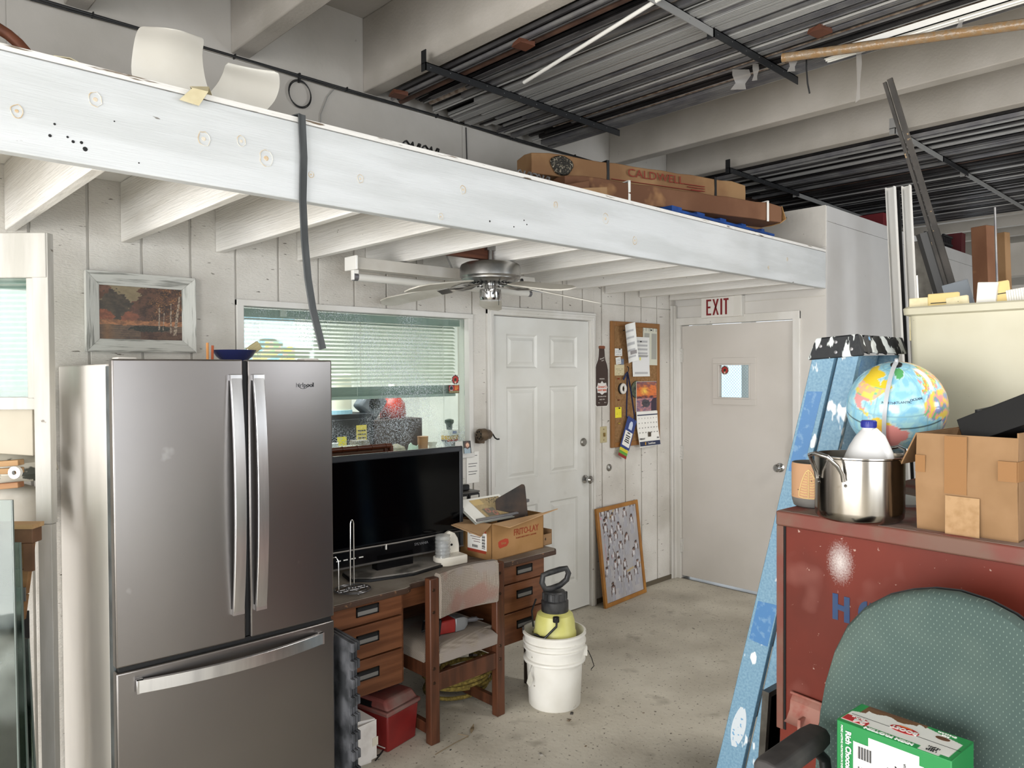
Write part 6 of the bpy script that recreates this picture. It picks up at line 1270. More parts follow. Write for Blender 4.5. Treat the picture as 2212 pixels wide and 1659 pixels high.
# ---- loft things
DKZ = 2.510
pl = thing('blue_pallet', 'blue painted wooden pallet on the loft under the long cartons', 'pallet', (3.62, 2.44, DKZ))
m_blue = M('pallet_blue', '#1f4f9a', .6, col2='#173c7c', scale=9)
for y in (.02, .30, .58): 
    for x in (.0, .6, 1.13): B(x, x + .09, y, y + .09, .014, .085).build('block', m_blue, pl, bev=.003)
    B(0, 1.22, y, y + .09, .085, .1).build('stringer_board', m_blue, pl)
for k in range(5): B(k * .26, k * .245 + .1, .02, .67, .1, .114).build('deck_board', m_blue, pl)
for y in (.02, .58): B(0, 1.22, y, y + .09, 0, .014).build('bottom_board', m_blue, pl)
def carton_long(name, lb, P, L_, rz, ry, w_, h_, mat, parts):
    t = thing(name, lb, 'box', P, rot=(0, ry, rz)); R = []; q = random.Random(len(name) + int(L_ * 10))
    for k in range(15):
        x = L_ * k / 14; e = .006 * q.uniform(-1, 1); s_ = 1.0 if 0 < k < 14 else .9
        R.append([(x, -w_ / 2 + e, .006), (x, -w_ / 2 * 1.03 + e, h_ * .5), (x, -w_ / 2 + e, h_ * s_ + e), (x, 0, h_ * s_ + .008 + e), (x, w_ / 2, h_ * s_ - e), (x, w_ / 2, 0)])
    G().rings(R).build('carton_body', mat, t, bev=.004); return t
m_lc = M('old_brown_carton', '#77533b', .8, col2='#66432d', scale=3, bump=.35, bscale=14, spk=('#a97f55', 5, .62, .75))
m_lc2 = M('printed_carton', '#94734f', .8, col2='#7d5b3c', scale=3, bump=.3, bscale=14)
t = carton_long('long_carton', 'long plain brown carton with white straps lying on the blue pallet', (3.02, 2.80, DKZ + .116), 1.66, rad(-15), 0, .17, .118, m_lc, 0)
for x in (.42, 1.52): 
    for q in ((-.092, -.088, 0, .128), (.086, .09, 0, .128), (-.092, .09, .124, .13)): B(x, x + .016, q[0], q[1], q[2], q[3]).build('strap', m_white, t)
G().sheet([[(1.655, -.08, .0), (1.655, 0, -.005), (1.655, .08, 0)], [(1.70, -.085, .03), (1.705, 0, .04), (1.69, .08, .04)], [(1.68, -.07, .115), (1.69, 0, .12), (1.68, .07, .11)]], th=.004).build('torn_end', M('torn_carton_edge', '#b08653', .9, bump=1, bscale=40), t)
t = carton_long('long_carton', 'long brown carton printed in red with dark straps on top of the strapped carton', (2.90, 2.93, DKZ + .238), 1.62, rad(-14), rad(-.5), .16, .125, m_lc2, 0)
for x in (.50, 1.34):
    for q in ((-.087, -.083, 0, .135), (-.085, .085, .130, .136)): B(x, x + .018, q[0], q[1], q[2], q[3]).build('strap', m_black, t)
m_cr = M('faded_red_print', '#7e2f22', .8)
text('CALDWELL', .066, m_cr, t, (.86, -.0945, .078), sx=1.28, name='lettering'); B(.53, 1.22, -.095, -.088, .028, .031).build('print_line', m_cr, t); [B(1.08 + .03 * q, 1.25, -.095, -.088, .06 - .014 * q, .064 - .014 * q).build('print_line', m_cr, t) for q in range(3)]
t2 = thing('metal_honeycomb', 'dark bundled metal strips showing through the torn end of the printed carton', 'metal bundle', (3.065, 2.80, DKZ + .245), rad(-14))
g = G(); R = [[(x * .9, -.012 * 0 - .006, .06 + z * .9) for x, z in [(.075 * cos(a) * (1 + .12 * sin(3 * a)), .055 * sin(a)) for a in [2 * pi * q / 20 for q in range(20)]]], [(x, .0, .06 + z) for x, z in [(.075 * cos(a) * (1 + .12 * sin(3 * a)), .055 * sin(a)) for a in [2 * pi * q / 20 for q in range(20)]]]]
g.rings(R).build('strip_ends', M('dark_strip_ends', '#2b2823', .4, .5, col2='#8c8474', scale=110, lo=.55, hi=.62, bump=1, bscale=120), t2)
t = thing('torn_carton', 'torn reddish cardboard carton end at the left of the long loft cartons', 'box', (2.80, 2.66, DKZ), rad(-6))
G().hexa([(0, 0, 0), (.30, .0, 0), (.30, .26, 0), (0, .26, 0), (.0, 0, .115), (.30, .0, .20), (.30, .26, .20), (.02, .26, .14)]).build('carton_body', m_lc, t, bev=.006); G().hexa([(.2, -.004, .02), (.42, -.01, .0), (.42, .0, .0), (.2, .0, .02), (.16, -.02, .13), (.40, -.03, .17), (.40, -.02, .17), (.16, -.01, .13)]).build('loose_flap', m_cardin, t)
t = thing('loose_cardboard', 'loose brown cardboard flap standing behind the right end of the cartons', 'cardboard', (4.62, 2.72, DKZ + .10), rot=(rad(-12), rad(0), rad(-20))); G().prism([(0, 0), (.42, 0), (.25, .22), (.02, .16)], 'Y', 0, .005).build('sheet', m_card, t)
t = thing('cardboard_peak', 'pale cardboard peak showing above the printed carton', 'cardboard', (3.98, 2.86, DKZ + .30), rot=(0, 0, rad(-16))); G().hexa([(0, 0, 0), (.2, 0, 0), (.2, .1, 0), (0, .1, 0), (.08, 0, .12), (.12, 0, .11), (.12, .06, .11), (.08, .06, .12)]).build('sheet', M('pale_card', '#a8916f', .8), t)
t = thing('thin_tube', 'thin pale cardboard tube end behind the printed carton', 'tube', (4.5, 2.9, DKZ + .32)); G().cyl((-.25, .02, 0), (.06, -.12, .03), .016, seg=12).build('tube_body', M('pale_tube', '#a89f93', .7), t, smooth=True)
# white curved plastic sheets
m_acr = M('milky_acrylic', '#e2ded4', .22, alpha=.93, col2='#efede6', scale=3, lo=.4, hi=.6, coat=.4)
def pxsheet(t, rows, ys, n=10, bulge=0):
    R = []
    for (a, b), y in zip(rows, ys):
        A, Bp = onp(a[0], a[1], 1, y), onp(b[0], b[1], 1, y); R.append([A.lerp(Bp, k / n) + Vector((0, -bulge * sin(pi * k / n), 0)) for k in range(n + 1)])
    R = [[R[i][k] for i in range(len(R))] for k in range(n + 1)]
    out = []
    for col in R:      # smooth the rows with a Catmull-Rom
        c = []
        for i in range(len(col) - 1):
            p0, p1, p2, p3 = col[max(i - 1, 0)], col[i], col[i + 1], col[min(i + 2, len(col) - 1)]
            for q in range(4):
                u = q / 4; c.append(.5 * ((2 * p1) + (p2 - p0) * u + (2 * p0 - 5 * p1 + 4 * p2 - p3) * u * u + (3 * p1 - p0 - 3 * p2 + p3) * u ** 3))
        c.append(col[-1]); out.append(c)
    G().sheet(out, th=.003).build('sheet_body', m_acr, t, smooth=True)
t = thing('curved_sheet', 'large curled milky white plastic sheet standing on the left of the loft', 'plastic sheet', (0, 0, 0))
pxsheet(t, [((318, 57), (425, 78)), ((300, 61), (440, 86)), ((289, 95), (437, 120)), ((284, 158), (443, 168)), ((303, 186), (456, 208)), ((325, 205), (470, 236))], [2.45, 2.445, 2.40, 2.37, 2.36, 2.38], bulge=.02)
t = thing('curved_sheet', 'smaller cupped milky white plastic sheet right of the large curled one', 'plastic sheet', (0, 0, 0))
pxsheet(t, [((493, 135), (592, 153)), ((486, 142), (602, 162)), ((480, 160), (603, 190)), ((468, 182), (592, 220)), ((452, 202), (570, 245)), ((440, 225), (560, 262))], [2.47, 2.47, 2.44, 2.42, 2.40, 2.40], bulge=-.01)
t = thing('sheet_corner', 'small corner of white plastic sticking up behind the header by the strap', 'plastic sheet', (1.36, 2.40, DKZ)); G().prism([(-.09, 0), (.05, 0), (.04, .05), (.0, .06)], 'Y', 0, .003).build('sheet_body', m_acr, t)
t = thing('cream_strip', 'bent strip of cream tape hanging over the header beam at the left', 'strip', (.80, HY, DKZ)); 
G().sheet([[(.09, .10, .012), (.12, .04, .012)], [(.05, .03, .02), (.09, -.01, .018)], [(.04, -.016, .0), (.085, -.018, .0)], [(.0, -.022, -.045), (.055, -.024, -.050)]], th=.002).build('strip_body', M('cream_tape', '#d9cfae', .6, col2='#cabd98', scale=12), t, smooth=True)
t = thing('white_strips', 'thin curled white strips lying on the loft edge left of the plastic sheets', 'strip', (.58, 2.33, DKZ)); G().tube([(-.07, 0, .03), (-.03, 0, .035), (.02, .0, .02), (.05, 0, .0)], 0, sec=[(-.01, -.001), (.01, -.001), (.01, .001), (-.01, .001)]).build('strip_body', MC['cream_tape'], t); G().tube([(.05, 0.01, .01), (.12, .01, .02), (.2, .02, .012), (.26, .02, .02)], 0, sec=[(-.008, -.001), (.008, -.001), (.008, .001), (-.008, .001)]).build('strip_body', MC['cream_tape'], t)
t = thing('rusty_ring', 'rusty brown metal ring standing on the loft at the far left', 'ring', (.375, 2.46, DKZ + .0)); G().tube([(.13 * cos(a), .05 * sin(a), .155 * sin(a) - .01) for a in [rad(q) for q in range(0, 181, 12)]], .016, 10).build('ring_body', M('rusty_brown', '#6b3f2b', .55, .3, col2='#4a2c20', scale=12), t, smooth=True)
for i, (px, py, n_) in enumerate(((900, 328, 3), (940, 332, 3), (1140, 384, 4), (1180, 392, 3))):
    c = onp(px, py, 1, HY + .03)
    for k in range(n_):
        o = G().tube([(-.025, 0, -.005), (-.012, -.005, .012), (.0, 0, .018), (.015, .005, .010), (.02, 0, -.006)], .004, 6).build('metal_clip', m_black if i < 2 else m_alu); o.location = (c.x + (k - 1.5) * .028, HY + .035, DKZ + .005); o.rotation_euler = (0, 0, .5 * k)
        tag(o, ['%s of the black clips heaped left of the loft middle', '%s black clip in the right-hand black heap on the beam', '%s silver clip in the heap left of the torn carton', '%s silver clip in the heap nearest the torn carton'][i] % ['leftmost', 'second', 'third', 'rightmost'][k], 'clip', ['black clips heaped on the beam', 'black clips in the second heap', 'silver clips heaped on the beam', 'silver clips by the torn carton'][i])
# strap hanging over the header
t = thing('rubber_strap', 'long grey rubber strip hanging over the header beam', 'strap', (0, 0, 0)); sp = [onp(640, 252, 1, 2.25), onp(652, 262, 1, 2.222), onp(656, 340, 1, 2.221), onp(654, 432, 1, 2.222), onp(658, 520, 1, 2.212), onp(665, 600, 1, 2.205), onp(676, 670, 1, 2.20), onp(690, 725, 1, 2.195), onp(697, 754, 1, 2.195)]; sp[0].z = DKZ + .006; sp[0].y = 2.27; sp[1].z = DKZ + .004
sp.insert(0, Vector((sp[0].x - .02, 2.36, DKZ + .006)))
G().tube(sp, 0, sec=[(-.013, -.003), (.0, -.0045), (.013, -.003), (.013, .003), (0, .0015), (-.013, .003)]).build('strap_body', M('grey_rubber', '#4d5052', .6, col2='#3b3e40', scale=20, stretch=(1, 1, .2)), t, smooth=True)
# cables along the wall ledge
m_cb = M('black_cable', '#19191a', .5)
for k, lb in enumerate(('upper black cable clipped along the ledge of the long wall', 'lower black cable sagging along the ledge of the long wall')):
    pts = [(x, FY - .014 - .010 * k, 3.166 + .004 * k - .012 * k * sin(x * 2.3) ** 2 - (.008 if k else 0)) for x in [-1 + .2 * q for q in range(27)]]
    t = thing('wall_cable', lb, 'cable', (0, 0, 0)); G().tube(pts, .0065 - .0025 * k, 8).build('cable_body', m_cb, t, smooth=True)
    for x in (-.3, .3, .9, 1.5, 2.1, 2.7, 3.3, 3.9): B(x, x + .005, FY - .024, FY + .002, 3.157, 3.176).build('cable_clip', m_cb, t) if k == 0 else None
t = thing('cable_coil', 'small coil of black cable hanging from the ledge', 'cable', (1.83, FY - .02, 3.075))
for k in range(2): G().tube([(.06 * cos(a) + .004 * k, .003 * k, .066 * sin(a) - .004 * k) for a in [2 * pi * q / 28 for q in range(28)]], .0026, 6, closed=True).build('loop', m_cb, t, smooth=True)
B(-.004, .004, -.006, .012, .055, .10).build('cable_tie', m_cb, t)
t = thing('thin_wire', 'thin grey wire dropping from the ledge to the loft', 'wire', (0, 0, 0)); G().tube([(2.03, FY - .012, 3.15), (1.99, FY - .012, 3.10), (1.95, FY - .012, 3.0), (1.95, FY - .012, 2.82), (1.92, FY - .012, 2.70)], .0025, 6).build('wire_body', M('grey_wire', '#8b8a86', .5), t)
x_ = onp(1005, 300, 1, FY).x; t = thing('thin_wire', 'thin dark wire running down the wall above the loft middle', 'wire', (0, 0, 0)); G().tube([(x_, FY - .008, 3.15), (x_ + .008, FY - .008, 2.9), (x_, FY - .008, 2.55)], .003, 6).build('wire_body', m_cb, t)
# ---- ceiling fan
fan = thing('ceiling_fan', 'chrome ceiling fan with five dusty white blades under the loft joists', 'fan', (2.572, 2.85, 0))
m_fch = M('fan_chrome', '#b9b8b6', .3, 1, col2='#8d8c8b', scale=6)
G().lathe([(0, 2.245), (.06, 2.24), (.13, 2.235), (.150, 2.225), (.156, 2.212), (.157, 2.165), (.152, 2.16), (.150, 2.15), (.13, 2.135), (.06, 2.125), (0, 2.124)], 48).build('motor_housing', m_fch, fan, smooth=True)
for k in range(30): a = 2 * pi * k / 30; G().rbox((.105 * cos(a), .105 * sin(a), 2.1285), (.022, .004, .006), (0, rad(20), a)).build('vent_rib', m_black, fan)
G().lathe([(0, 2.125), (.03, 2.125), (.03, 2.105), (.055, 2.10), (.058, 2.06), (.052, 2.045), (0, 2.043)], 36).build('switch_housing', m_chrome, fan, smooth=True)
for a in (rad(-150), rad(-90), rad(-120)): G().rbox((.058 * cos(a), .058 * sin(a), 2.075), (.003, .007, .012), (0, 0, a)).build('switch_hole', m_black, fan)
G().cyl((0, 0, 2.24), (0, 0, 2.32), .012, seg=12).build('down_rod', m_fch, fan); B(-.03, .03, -.012, .012, 2.30, 2.325).build('hanger_bracket', m_fch, fan)
G().cyl((.03, -.03, 2.045), (.03, -.03, 2.02), .0015, seg=6).build('pull_chain', m_black, fan)
m_bl = M('fan_blade_white', '#c9c5bb', .5, col2='#b3ada1', scale=5, lo=.45, hi=.65)
for ang in (48, 120, 192, 264, 336):
    R_ = Matrix.Rotation(rad(ang), 4, 'Z')
    dr_ = .07
    def q(r, w_, z): return (r, w_, z)
    outb = [(.20, -.045), (.24, -.055), (.40, -.064), (.55, -.066), (.60, -.045), (.615, 0), (.60, .045), (.55, .066), (.40, .064), (.24, .055), (.20, .045)]
    ba = [(r, w_, 2.112 - (r - .2) * .16 + w_ * .20) for r, w_ in outb]
    G().rings([[p for p in ba], [(x, y, z + .006) for x, y, z in ba]]).xf(R_).build('blade', m_bl, fan, bev=.001, seg=1)
    g = G().tube([(.07, 0, 2.128), (.11, -.02, 2.112), (.16, -.03, 2.104), (.22, -.02, 2.106), (.27, 0, 2.10)], .005, 6).tube([(.07, 0, 2.128), (.11, .02, 2.112), (.16, .03, 2.108), (.22, .02, 2.110), (.27, 0, 2.10)], .005, 6); g.rbox((.25, 0, 2.10), (.06, .07, .004), (rad(11), rad(9), 0)); g.xf(R_).build('blade_iron', m_fch, fan, smooth=True)
struct(B(2.255, 2.60, 2.86, 2.90, 2.255, 2.345).build('loft_block', M('raw_brown_lumber', '#6b3f2b', .7, col2='#553020', scale=8, stretch=(.3, 1, 4))))
# ---- fluorescent fixture
fx_ = thing('tube_light', 'switched-off fluorescent strip light under the joists behind the fan', 'light', (1.93, 3.13, 2.175))
m_fw = M('fixture_white', '#cfcbc4', .45, col2='#bfbab1', scale=5)
G().hexa([(0, -.045, 0), (1.22, -.045, 0), (1.22, .045, 0), (0, .045, 0), (0, -.03, .058), (1.22, -.03, .058), (1.22, .03, .058), (0, .03, .058)]).build('fixture_body', m_fw, fx_, bev=.002)
B(-.012, 0, -.055, .05, -.005, .062).build('end_cap', m_white, fx_, bev=.003); G().cyl((1.1, -.0455, .03), (1.1, -.0465, .03), .012, seg=12).build('knockout', m_black, fx_)
for x in (0, 1.19): G().box(x, x + .03, -.012, .012, -.05, 0).build('lamp_holder', m_white, fx_, bev=.002)
G().cyl((.02, 0, -.035), (1.20, 0, -.035), .019, seg=20).build('fluorescent_tube', M('tube_off_glass', '#d3d1cb', .2), fx_, smooth=True)
for x in (.005, 1.19): G().cyl((x, 0, -.035), (x + .022, 0, -.035), .0195, seg=20).build('tube_end', m_alu, fx_, smooth=True)
G().tube([(.62, 0, .058), (.60, .02, .12), (.62, .05, .20), (.66, .06, .30)], .005, 6).build('power_cord', M('grey_wire', ''), fx_)
# ---- metal stock on the ceiling racks
def extr(kind, w_, h_, L_):
    g = G(); t = .0025
    if kind == 0: g.box(-w_ / 2, w_ / 2, 0, L_, 0, t).box(-w_ / 2, -w_ / 2 + t, 0, L_, 0, h_).box(w_ / 2 - t, w_ / 2, 0, L_, 0, h_).box(-t, t, 0, L_, -.004, 0)
    elif kind == 1: g.box(-w_ / 2, w_ / 2, 0, L_, 0, h_)
    elif kind == 2: g.cyl((0, 0, h_ / 2), (0, L_, h_ / 2), h_ / 2, seg=12)
    else:
        g.box(-w_ / 2, w_ / 2, 0, L_, 0, t)
        for q in (-.45, -.2, .05, .3, .48): g.box(q * w_ - .0015, q * w_ + .0015, 0, L_, -.005, .0)
        g.box(-w_ / 2, -w_ / 2 + t, 0, L_, 0, h_)
    return g.mesh('metal_stock')
mats = {'alu': m_alu, 'dk': M('dark_bronze_metal', '#2d2a2a', .45, .6, col2='#1c1b1c', scale=5), 'gy': M('dull_grey_metal', '#5a5858', .5, .4, col2='#474546', scale=4), 'lt': M('bright_metal', '#b7b6b4', .35, .5), 'cb': M('brown_tube_wrap', '#533a2e', .7, col2='#3c2820', scale=7), 'fl': M('film_wrapped_bar', '#9b8d80', .22, .3, col2='#6d5a4c', scale=28, bump=1, bscale=45)}
RK = random.Random(21)
LB = {('alu', 0): 'mill aluminium extrusion lying lengthwise on the front ceiling rack', ('dk', 0): 'dark bronze metal extrusion lying lengthwise on the front ceiling rack', ('gy', 0): 'dull grey metal bar lying lengthwise on the front ceiling rack', ('lt', 0): 'bright light metal trim lying lengthwise on the front ceiling rack', ('cb', 0): 'brown cardboard-wrapped bar lying lengthwise on the front ceiling rack', ('fl', 0): 'film-wrapped bar lying lengthwise on the front ceiling rack',
      ('alu', 1): 'mill aluminium extrusion lying on the far right ceiling rack', ('dk', 1): 'dark bronze metal extrusion lying on the far right ceiling rack', ('gy', 1): 'dull grey metal bar lying on the far right ceiling rack', ('lt', 1): 'bright light metal trim lying on the far right ceiling rack', ('cb', 1): 'brown wrapped bar lying on the far right ceiling rack'}
protos = {}; CNT = {}
def ordw(n):
    u = ['', 'first', 'second', 'third', 'fourth', 'fifth', 'sixth', 'seventh', 'eighth', 'ninth', 'tenth', 'eleventh', 'twelfth', 'thirteenth', 'fourteenth', 'fifteenth', 'sixteenth', 'seventeenth', 'eighteenth', 'nineteenth']
    if n < 20: return u[n]
    t_ = ['', '', 'twent', 'thirt', 'fort', 'fift'][n // 10]; return t_ + 'ieth' if n % 10 == 0 else t_ + 'y-' + u[n % 10]
def stock(x, z, y0, y1, kind, w_, h_, mk, bay):
    key = (kind, round(w_, 3), round(h_, 3), round(y1 - y0, 1), mk)
    if key not in protos:
        me = extr(kind, w_, h_, y1 - y0); me.materials.append(mats[mk]); protos[key] = me
    o = bpy.data.objects.new('metal_stock', protos[key]); COL.objects.link(o); o.location = (x, y0, z); o.rotation_euler = (0, 0, rad(RK.uniform(-.25, .25)))
    pr = {0: 'channel', 1: 'flat bar', 2: 'round tube', 3: 'ribbed strip'}[kind]; ly = 'upper layer of the ' if z > 3.18 else ''
    ky = (mk, pr, bay, ly); CNT[ky] = CNT.get(ky, 0) + 1
    nm = {'alu': 'aluminium', 'dk': 'dark bronze', 'gy': 'dull grey', 'lt': 'bright metal', 'cb': 'brown wrapped', 'fl': 'film-wrapped'}[mk]; rk = ['front', 'far right'][bay] + ' ceiling rack'
    tag(o, '%s %s %s from left, %s%s' % (ordw(CNT[ky]), nm, pr, ly.replace(' of the', ' of'), rk), 'metal bar', '%s metal stock on the %s' % (nm, rk))
def fill(x0, x1, z, bay, layer, wts, n0):
    x = x0
    while x < x1:
        mk = RK.choices(list(wts), list(wts.values()))[0]; w_ = RK.choice([.014, .018, .024, .032, .044]); kind = RK.choice([0, 0, 1, 3, 3, 2]); h_ = RK.choice([.012, .02, .028])
        if mk in ('cb', 'fl'): kind, h_, w_ = 2, .038, .038
        if kind == 2: h_ = min(h_, w_); w_ = h_
        ye = RK.choice([3.38, 3.3, 3.22, 3.1, 2.98, 3.36, 3.4, 3.4]); y0 = RK.choice([-2.2, -1.8, -1.2, -.6])
        stock(x + w_ / 2, z + RK.uniform(0, .004), y0, ye, kind, w_, h_, mk, bay); x += w_ + RK.choice([.001, .003, .006, .012])
fill(2.345, 3.62, 3.152, 0, 0, {'alu': 7, 'gy': 2.5, 'dk': 2, 'lt': 3, 'cb': .6, 'fl': .8}, 0)
fill(2.345, 3.62, 3.190, 0, 1, {'gy': 3, 'dk': 5, 'alu': 1.5}, 0)
fill(5.18, 8.24, 3.152, 1, 0, {'dk': 7, 'gy': 3, 'alu': 1.6, 'lt': 1.6, 'cb': .7}, 0)
fill(5.18, 6.6, 3.190, 1, 1, {'dk': 6, 'gy': 1.2}, 0)
# support angles
m_bar = M('black_angle_iron', '#1a1b1d', .5); m_barg = M('grey_angle_iron', '#8f8e8c', .5, .3)
def angle(name, x0, x1, y, mt, lb, z=3.15):
    t = thing(name, lb, 'bracket', (x0, y, z)); L_ = x1 - x0
    G().box(0, L_, -.018, .018, -.004, 0).box(0, L_, -.018, -.014, -.038, 0).build('angle_bar', mt, t)
    for k in range(int(L_ / .12)): G().lathe([(0, .001), (.0025, .0005), (.0025, 0)], 8, (.03 + k * .12, -.018, -.02 + .006 * (k % 2)), ax='Y').build('screw', m_alu, t)
    G().box(0, .004, -.018, .018, -.038, .06).build('hanger', mt, t)
angle('rack_bar', 2.17, 3.645, 2.87, m_bar, 'black angle iron nearest the wall under the front metal rack')
angle('rack_bar', 2.17, 2.88, 1.75, m_barg, 'grey angle iron half of the second support under the front rack')
angle('rack_bar', 2.86, 3.645, 1.745, m_bar, 'black angle iron half of the second support under the front rack', 3.148)
angle('rack_bar', 2.17, 3.645, .55, m_bar, 'black angle iron third support under the front metal rack')
angle('rack_bar', 4.90, 6.0, 2.85, m_bar, 'black angle iron under the far rack nearest the long cartons')
angle('rack_bar', 5.98, 8.24, 2.86, m_barg, 'grey angle iron under the far rack above the partition box', 3.147)
angle('rack_bar', 4.84, 5.75, 1.70, m_barg, 'grey angle iron under the far rack behind the leaning dark bar')
angle('rack_bar', 5.73, 6.3, 1.695, m_bar, 'black angle iron between two grey ones under the far rack', 3.147)
angle('rack_bar', 6.28, 8.3, 1.71, m_barg, 'long grey angle iron at the right under the far rack', 3.149)
# loose diagonal rods and wrapped tubes below the rack
def rod(name, lb, cat, A, Bp, r, mt, **k): t = thing(name, lb, cat, (0, 0, 0)); G().cyl(A, Bp, r, seg=10).build('rod_body', mt, t, smooth=True); return t
rod('white_rod', 'thin white rod lying diagonally under the front metal rack', 'rod', onp(1132, 178, 2, 3.125), onp(1420, 0, 2, 3.125) + (onp(1420, 0, 2, 3.125) - onp(1132, 178, 2, 3.125)) * .15, .009, m_white)
rod('wrapped_tube', 'long tan film-wrapped tube sagging below the front rack', 'tube', onp(1690, 125, 2, 3.12), onp(2240, 48, 2, 3.02), .021, M('tan_film_wrap', '#8c7860', .22, col2='#8f7250', scale=40, lo=.45, hi=.55, bump=1, bscale=50))
m_film = M('torn_clear_film', '#8f8b86', .3, alpha=.6)
for i, (px, py, dy, w_, lb) in enumerate(((1855, 95, 118, 10, 'long strip of torn clear film hanging from the front rack'), (1600, 150, 40, 34, 'wad of torn clear film hanging near the second rack support'), (1712, 118, 34, 18, 'short flap of torn film hanging beside the black rack support'), (2075, 28, 30, 14, 'torn film flap hanging at the upper right of the rack'), (1632, 138, 34, 12, 'narrow film scrap hanging left of the black rack support'))):
    A = onp(px, py, 2, 3.14); k = .00145 * (A.x * .69 + A.y * .72) / 2.2
    t = thing('plastic_film', lb, 'plastic film', A); h = dy * k; ww = w_ * k / 2
    G().sheet([[(-ww * .7, ww * .7, .0), (ww * .7, -ww * .7, 0)], [(-ww * .9, ww * .6, -h * .3), (ww * .6, -ww, -h * .35)], [(-ww * .5, ww * .4, -h * .7), (ww * .5, -ww * .3, -h * .7)], [(-ww * .8, ww * .9, -h), (ww * .9, -ww * .2, -h * .93)]]).build('film_sheet', m_film, t, smooth=True)
A = onp(1742, 120, 2, 3.14); t = thing('hanging_wire', 'short black wire hanging from the front rack', 'wire', A); G().tube([(0, 0, 0), (.0, 0, -.06), (.004, -.004, -.13), (.012, -.010, -.175)], .004, 6).build('wire_body', m_cb, t)
for px, py, lb in ((850, 203, 'brown wood block at the wall end of the front rack stock'), (1118, 95, 'brown wood block between the metal strips of the front rack'), (1758, 66, 'small brown wood scrap in the front rack near the white trim')):
    A = onp(px, py, 2, 3.145); t = thing('wood_block', lb, 'wood block', A, rad(-8)); G().hexa([(-.02, -.05, -.012), (.06, -.05, -.012), (.06, .02, -.012), (-.02, .02, -.012), (-.02, -.04, .01), (.06, -.05, .01), (.05, .03, .01), (-.01, .02, .01)]).build('block', MC['raw_brown_lumber'], t)
A = onp(1960, 70, 2, 3.13); t = thing('white_trim', 'wide white ribbed trim with torn wrapping at the upper right of the rack', 'metal bar', (A.x, A.y, 3.115)); G().box(-.035, .035, -.45, .35, 0, .004).box(-.035, -.031, -.45, .35, 0, .03).box(.031, .035, -.45, .35, 0, .03).box(-.01, -.006, -.45, .35, -.006, 0).box(.01, .014, -.45, .35, -.006, 0).build('trim_body', m_white, t)
# ---- tall leaning stock behind the bin
m_wch = M('white_channel_paint', '#bdbcb9', .45, col2='#bdbbb6', scale=6)
def tall(name, lb, p_top, p_bot, sec, mt, cat='channel'):
    t = thing(name, lb, cat, (0, 0, 0)); G().tube([p_bot, p_top], 0, sec=sec).build('channel_body', mt, t); return t
def chan(w_, d_, t=.004, flip=1): return [(-w_ / 2, 0), (w_ / 2, 0), (w_ / 2, d_ * flip), (w_ / 2 - t, d_ * flip), (w_ / 2 - t, t * flip), (-w_ / 2 + t, t * flip), (-w_ / 2 + t, d_ * flip), (-w_ / 2, d_ * flip)]
def two(px, py, d, slope, dz=0):
    A = cpt(px, py, d); yb = 1485; b = cpt(px + slope * (yb - py), yb, d); b = A + (b - A) * (A.z / (A.z - b.z)) * .999; return A, b
for px, py, w_, mt, lb, d in ((1926, 405, .055, m_wch, 'white metal channel standing behind the ladder, leftmost of the pair', 3.9), (1960, 402, .050, m_wch, 'white metal channel standing behind the ladder, rightmost of the pair', 3.88)):
    A, b = two(px, py, d, .05); t = tall('white_channel', lb, A, b, [(q[0], -q[1]) for q in chan(w_ * .8, .03)], mt)
A, b = two(1938, 412, 3.95, .05); tall('gap_shade_strip', 'black strip added as the shaded gap between the two white channels', A, b, [(-.012, -.004), (.012, -.004), (.012, .004), (-.012, .004)], m_black, 'strip')  # added strip, its black stands in for the shaded gap
A, b = two(1990, 520, 4.1, .05); tall('galvanised_channel', 'grey galvanised channel standing right of the white channels', A, b, [(-.04, -.01), (.04, -.01), (.04, .01), (-.04, .01)], m_win)
m_dkb = M('worn_dark_bar', '#3a3632', .5, .4, col2='#2a2724', scale=9, spk=('#8a7356', 30, .67, .7))
A, b = two(1911, 178, 3.4, .305); tall('dark_bar', 'long narrow dark bar leaning beneath the far rack, left of the pair', A, b, [(-.007, -.007), (.007, -.007), (.007, .007), (-.007, .007)], m_dkb, 'bar')
A, b = two(1922, 170, 3.38, .305); tall('dark_bar', 'long wide dark bar with chipped edge leaning beneath the far rack', A, b, [(-.011, -.007), (.011, -.007), (.013, .007), (-.0, .009), (-.011, .007)], m_dkb, 'bar')
A, b = two(2003, 500, 3.6, .30); tall('dark_channel', 'broad black slotted channel leaning behind the long dark bars', A, b, [(-.05, -.01), (-.03, -.014), (0, -.01), (.03, -.014), (.05, -.01), (.05, .01), (-.05, .01)], M('black_slotted', '#1f1e1d', .45), 'channel')
A, b = two(2062, 610, 3.3, .30); tall('grey_metal_piece', 'grey sheet metal piece leaning just above the cream bin', A, b, [(-.05, -.01), (.05, -.01), (.05, .01), (-.05, .01)], M('blue_grey_metal', '#6c7278', .45, .5, col2='#5b6066', scale=5), 'metal piece')
for px, py, w_, dpt, mt, lb in ((2130, 487, .10, 4.6, m_lc, 'tall brown cardboard carton standing behind the cream bin'), (2172, 500, .055, 4.9, m_card, 'narrow tan cardboard carton standing right of the tall brown one')):
    A, b = two(px, py, dpt, .03); t = thing('tall_carton', lb, 'box', (b.x, b.y, 0), rad(-20)); v = A - b; G().hexa([(-w_ / 2, -w_ / 2, 0), (w_ / 2, -w_ / 2, 0), (w_ / 2, w_ / 2, 0), (-w_ / 2, w_ / 2, 0)] + [(x + v.x, y + v.y, v.z) for x, y in ((-w_ / 2, -w_ / 2), (w_ / 2, -w_ / 2), (w_ / 2, w_ / 2), (-w_ / 2, w_ / 2))]).build('carton_body', mt, t, bev=.004)
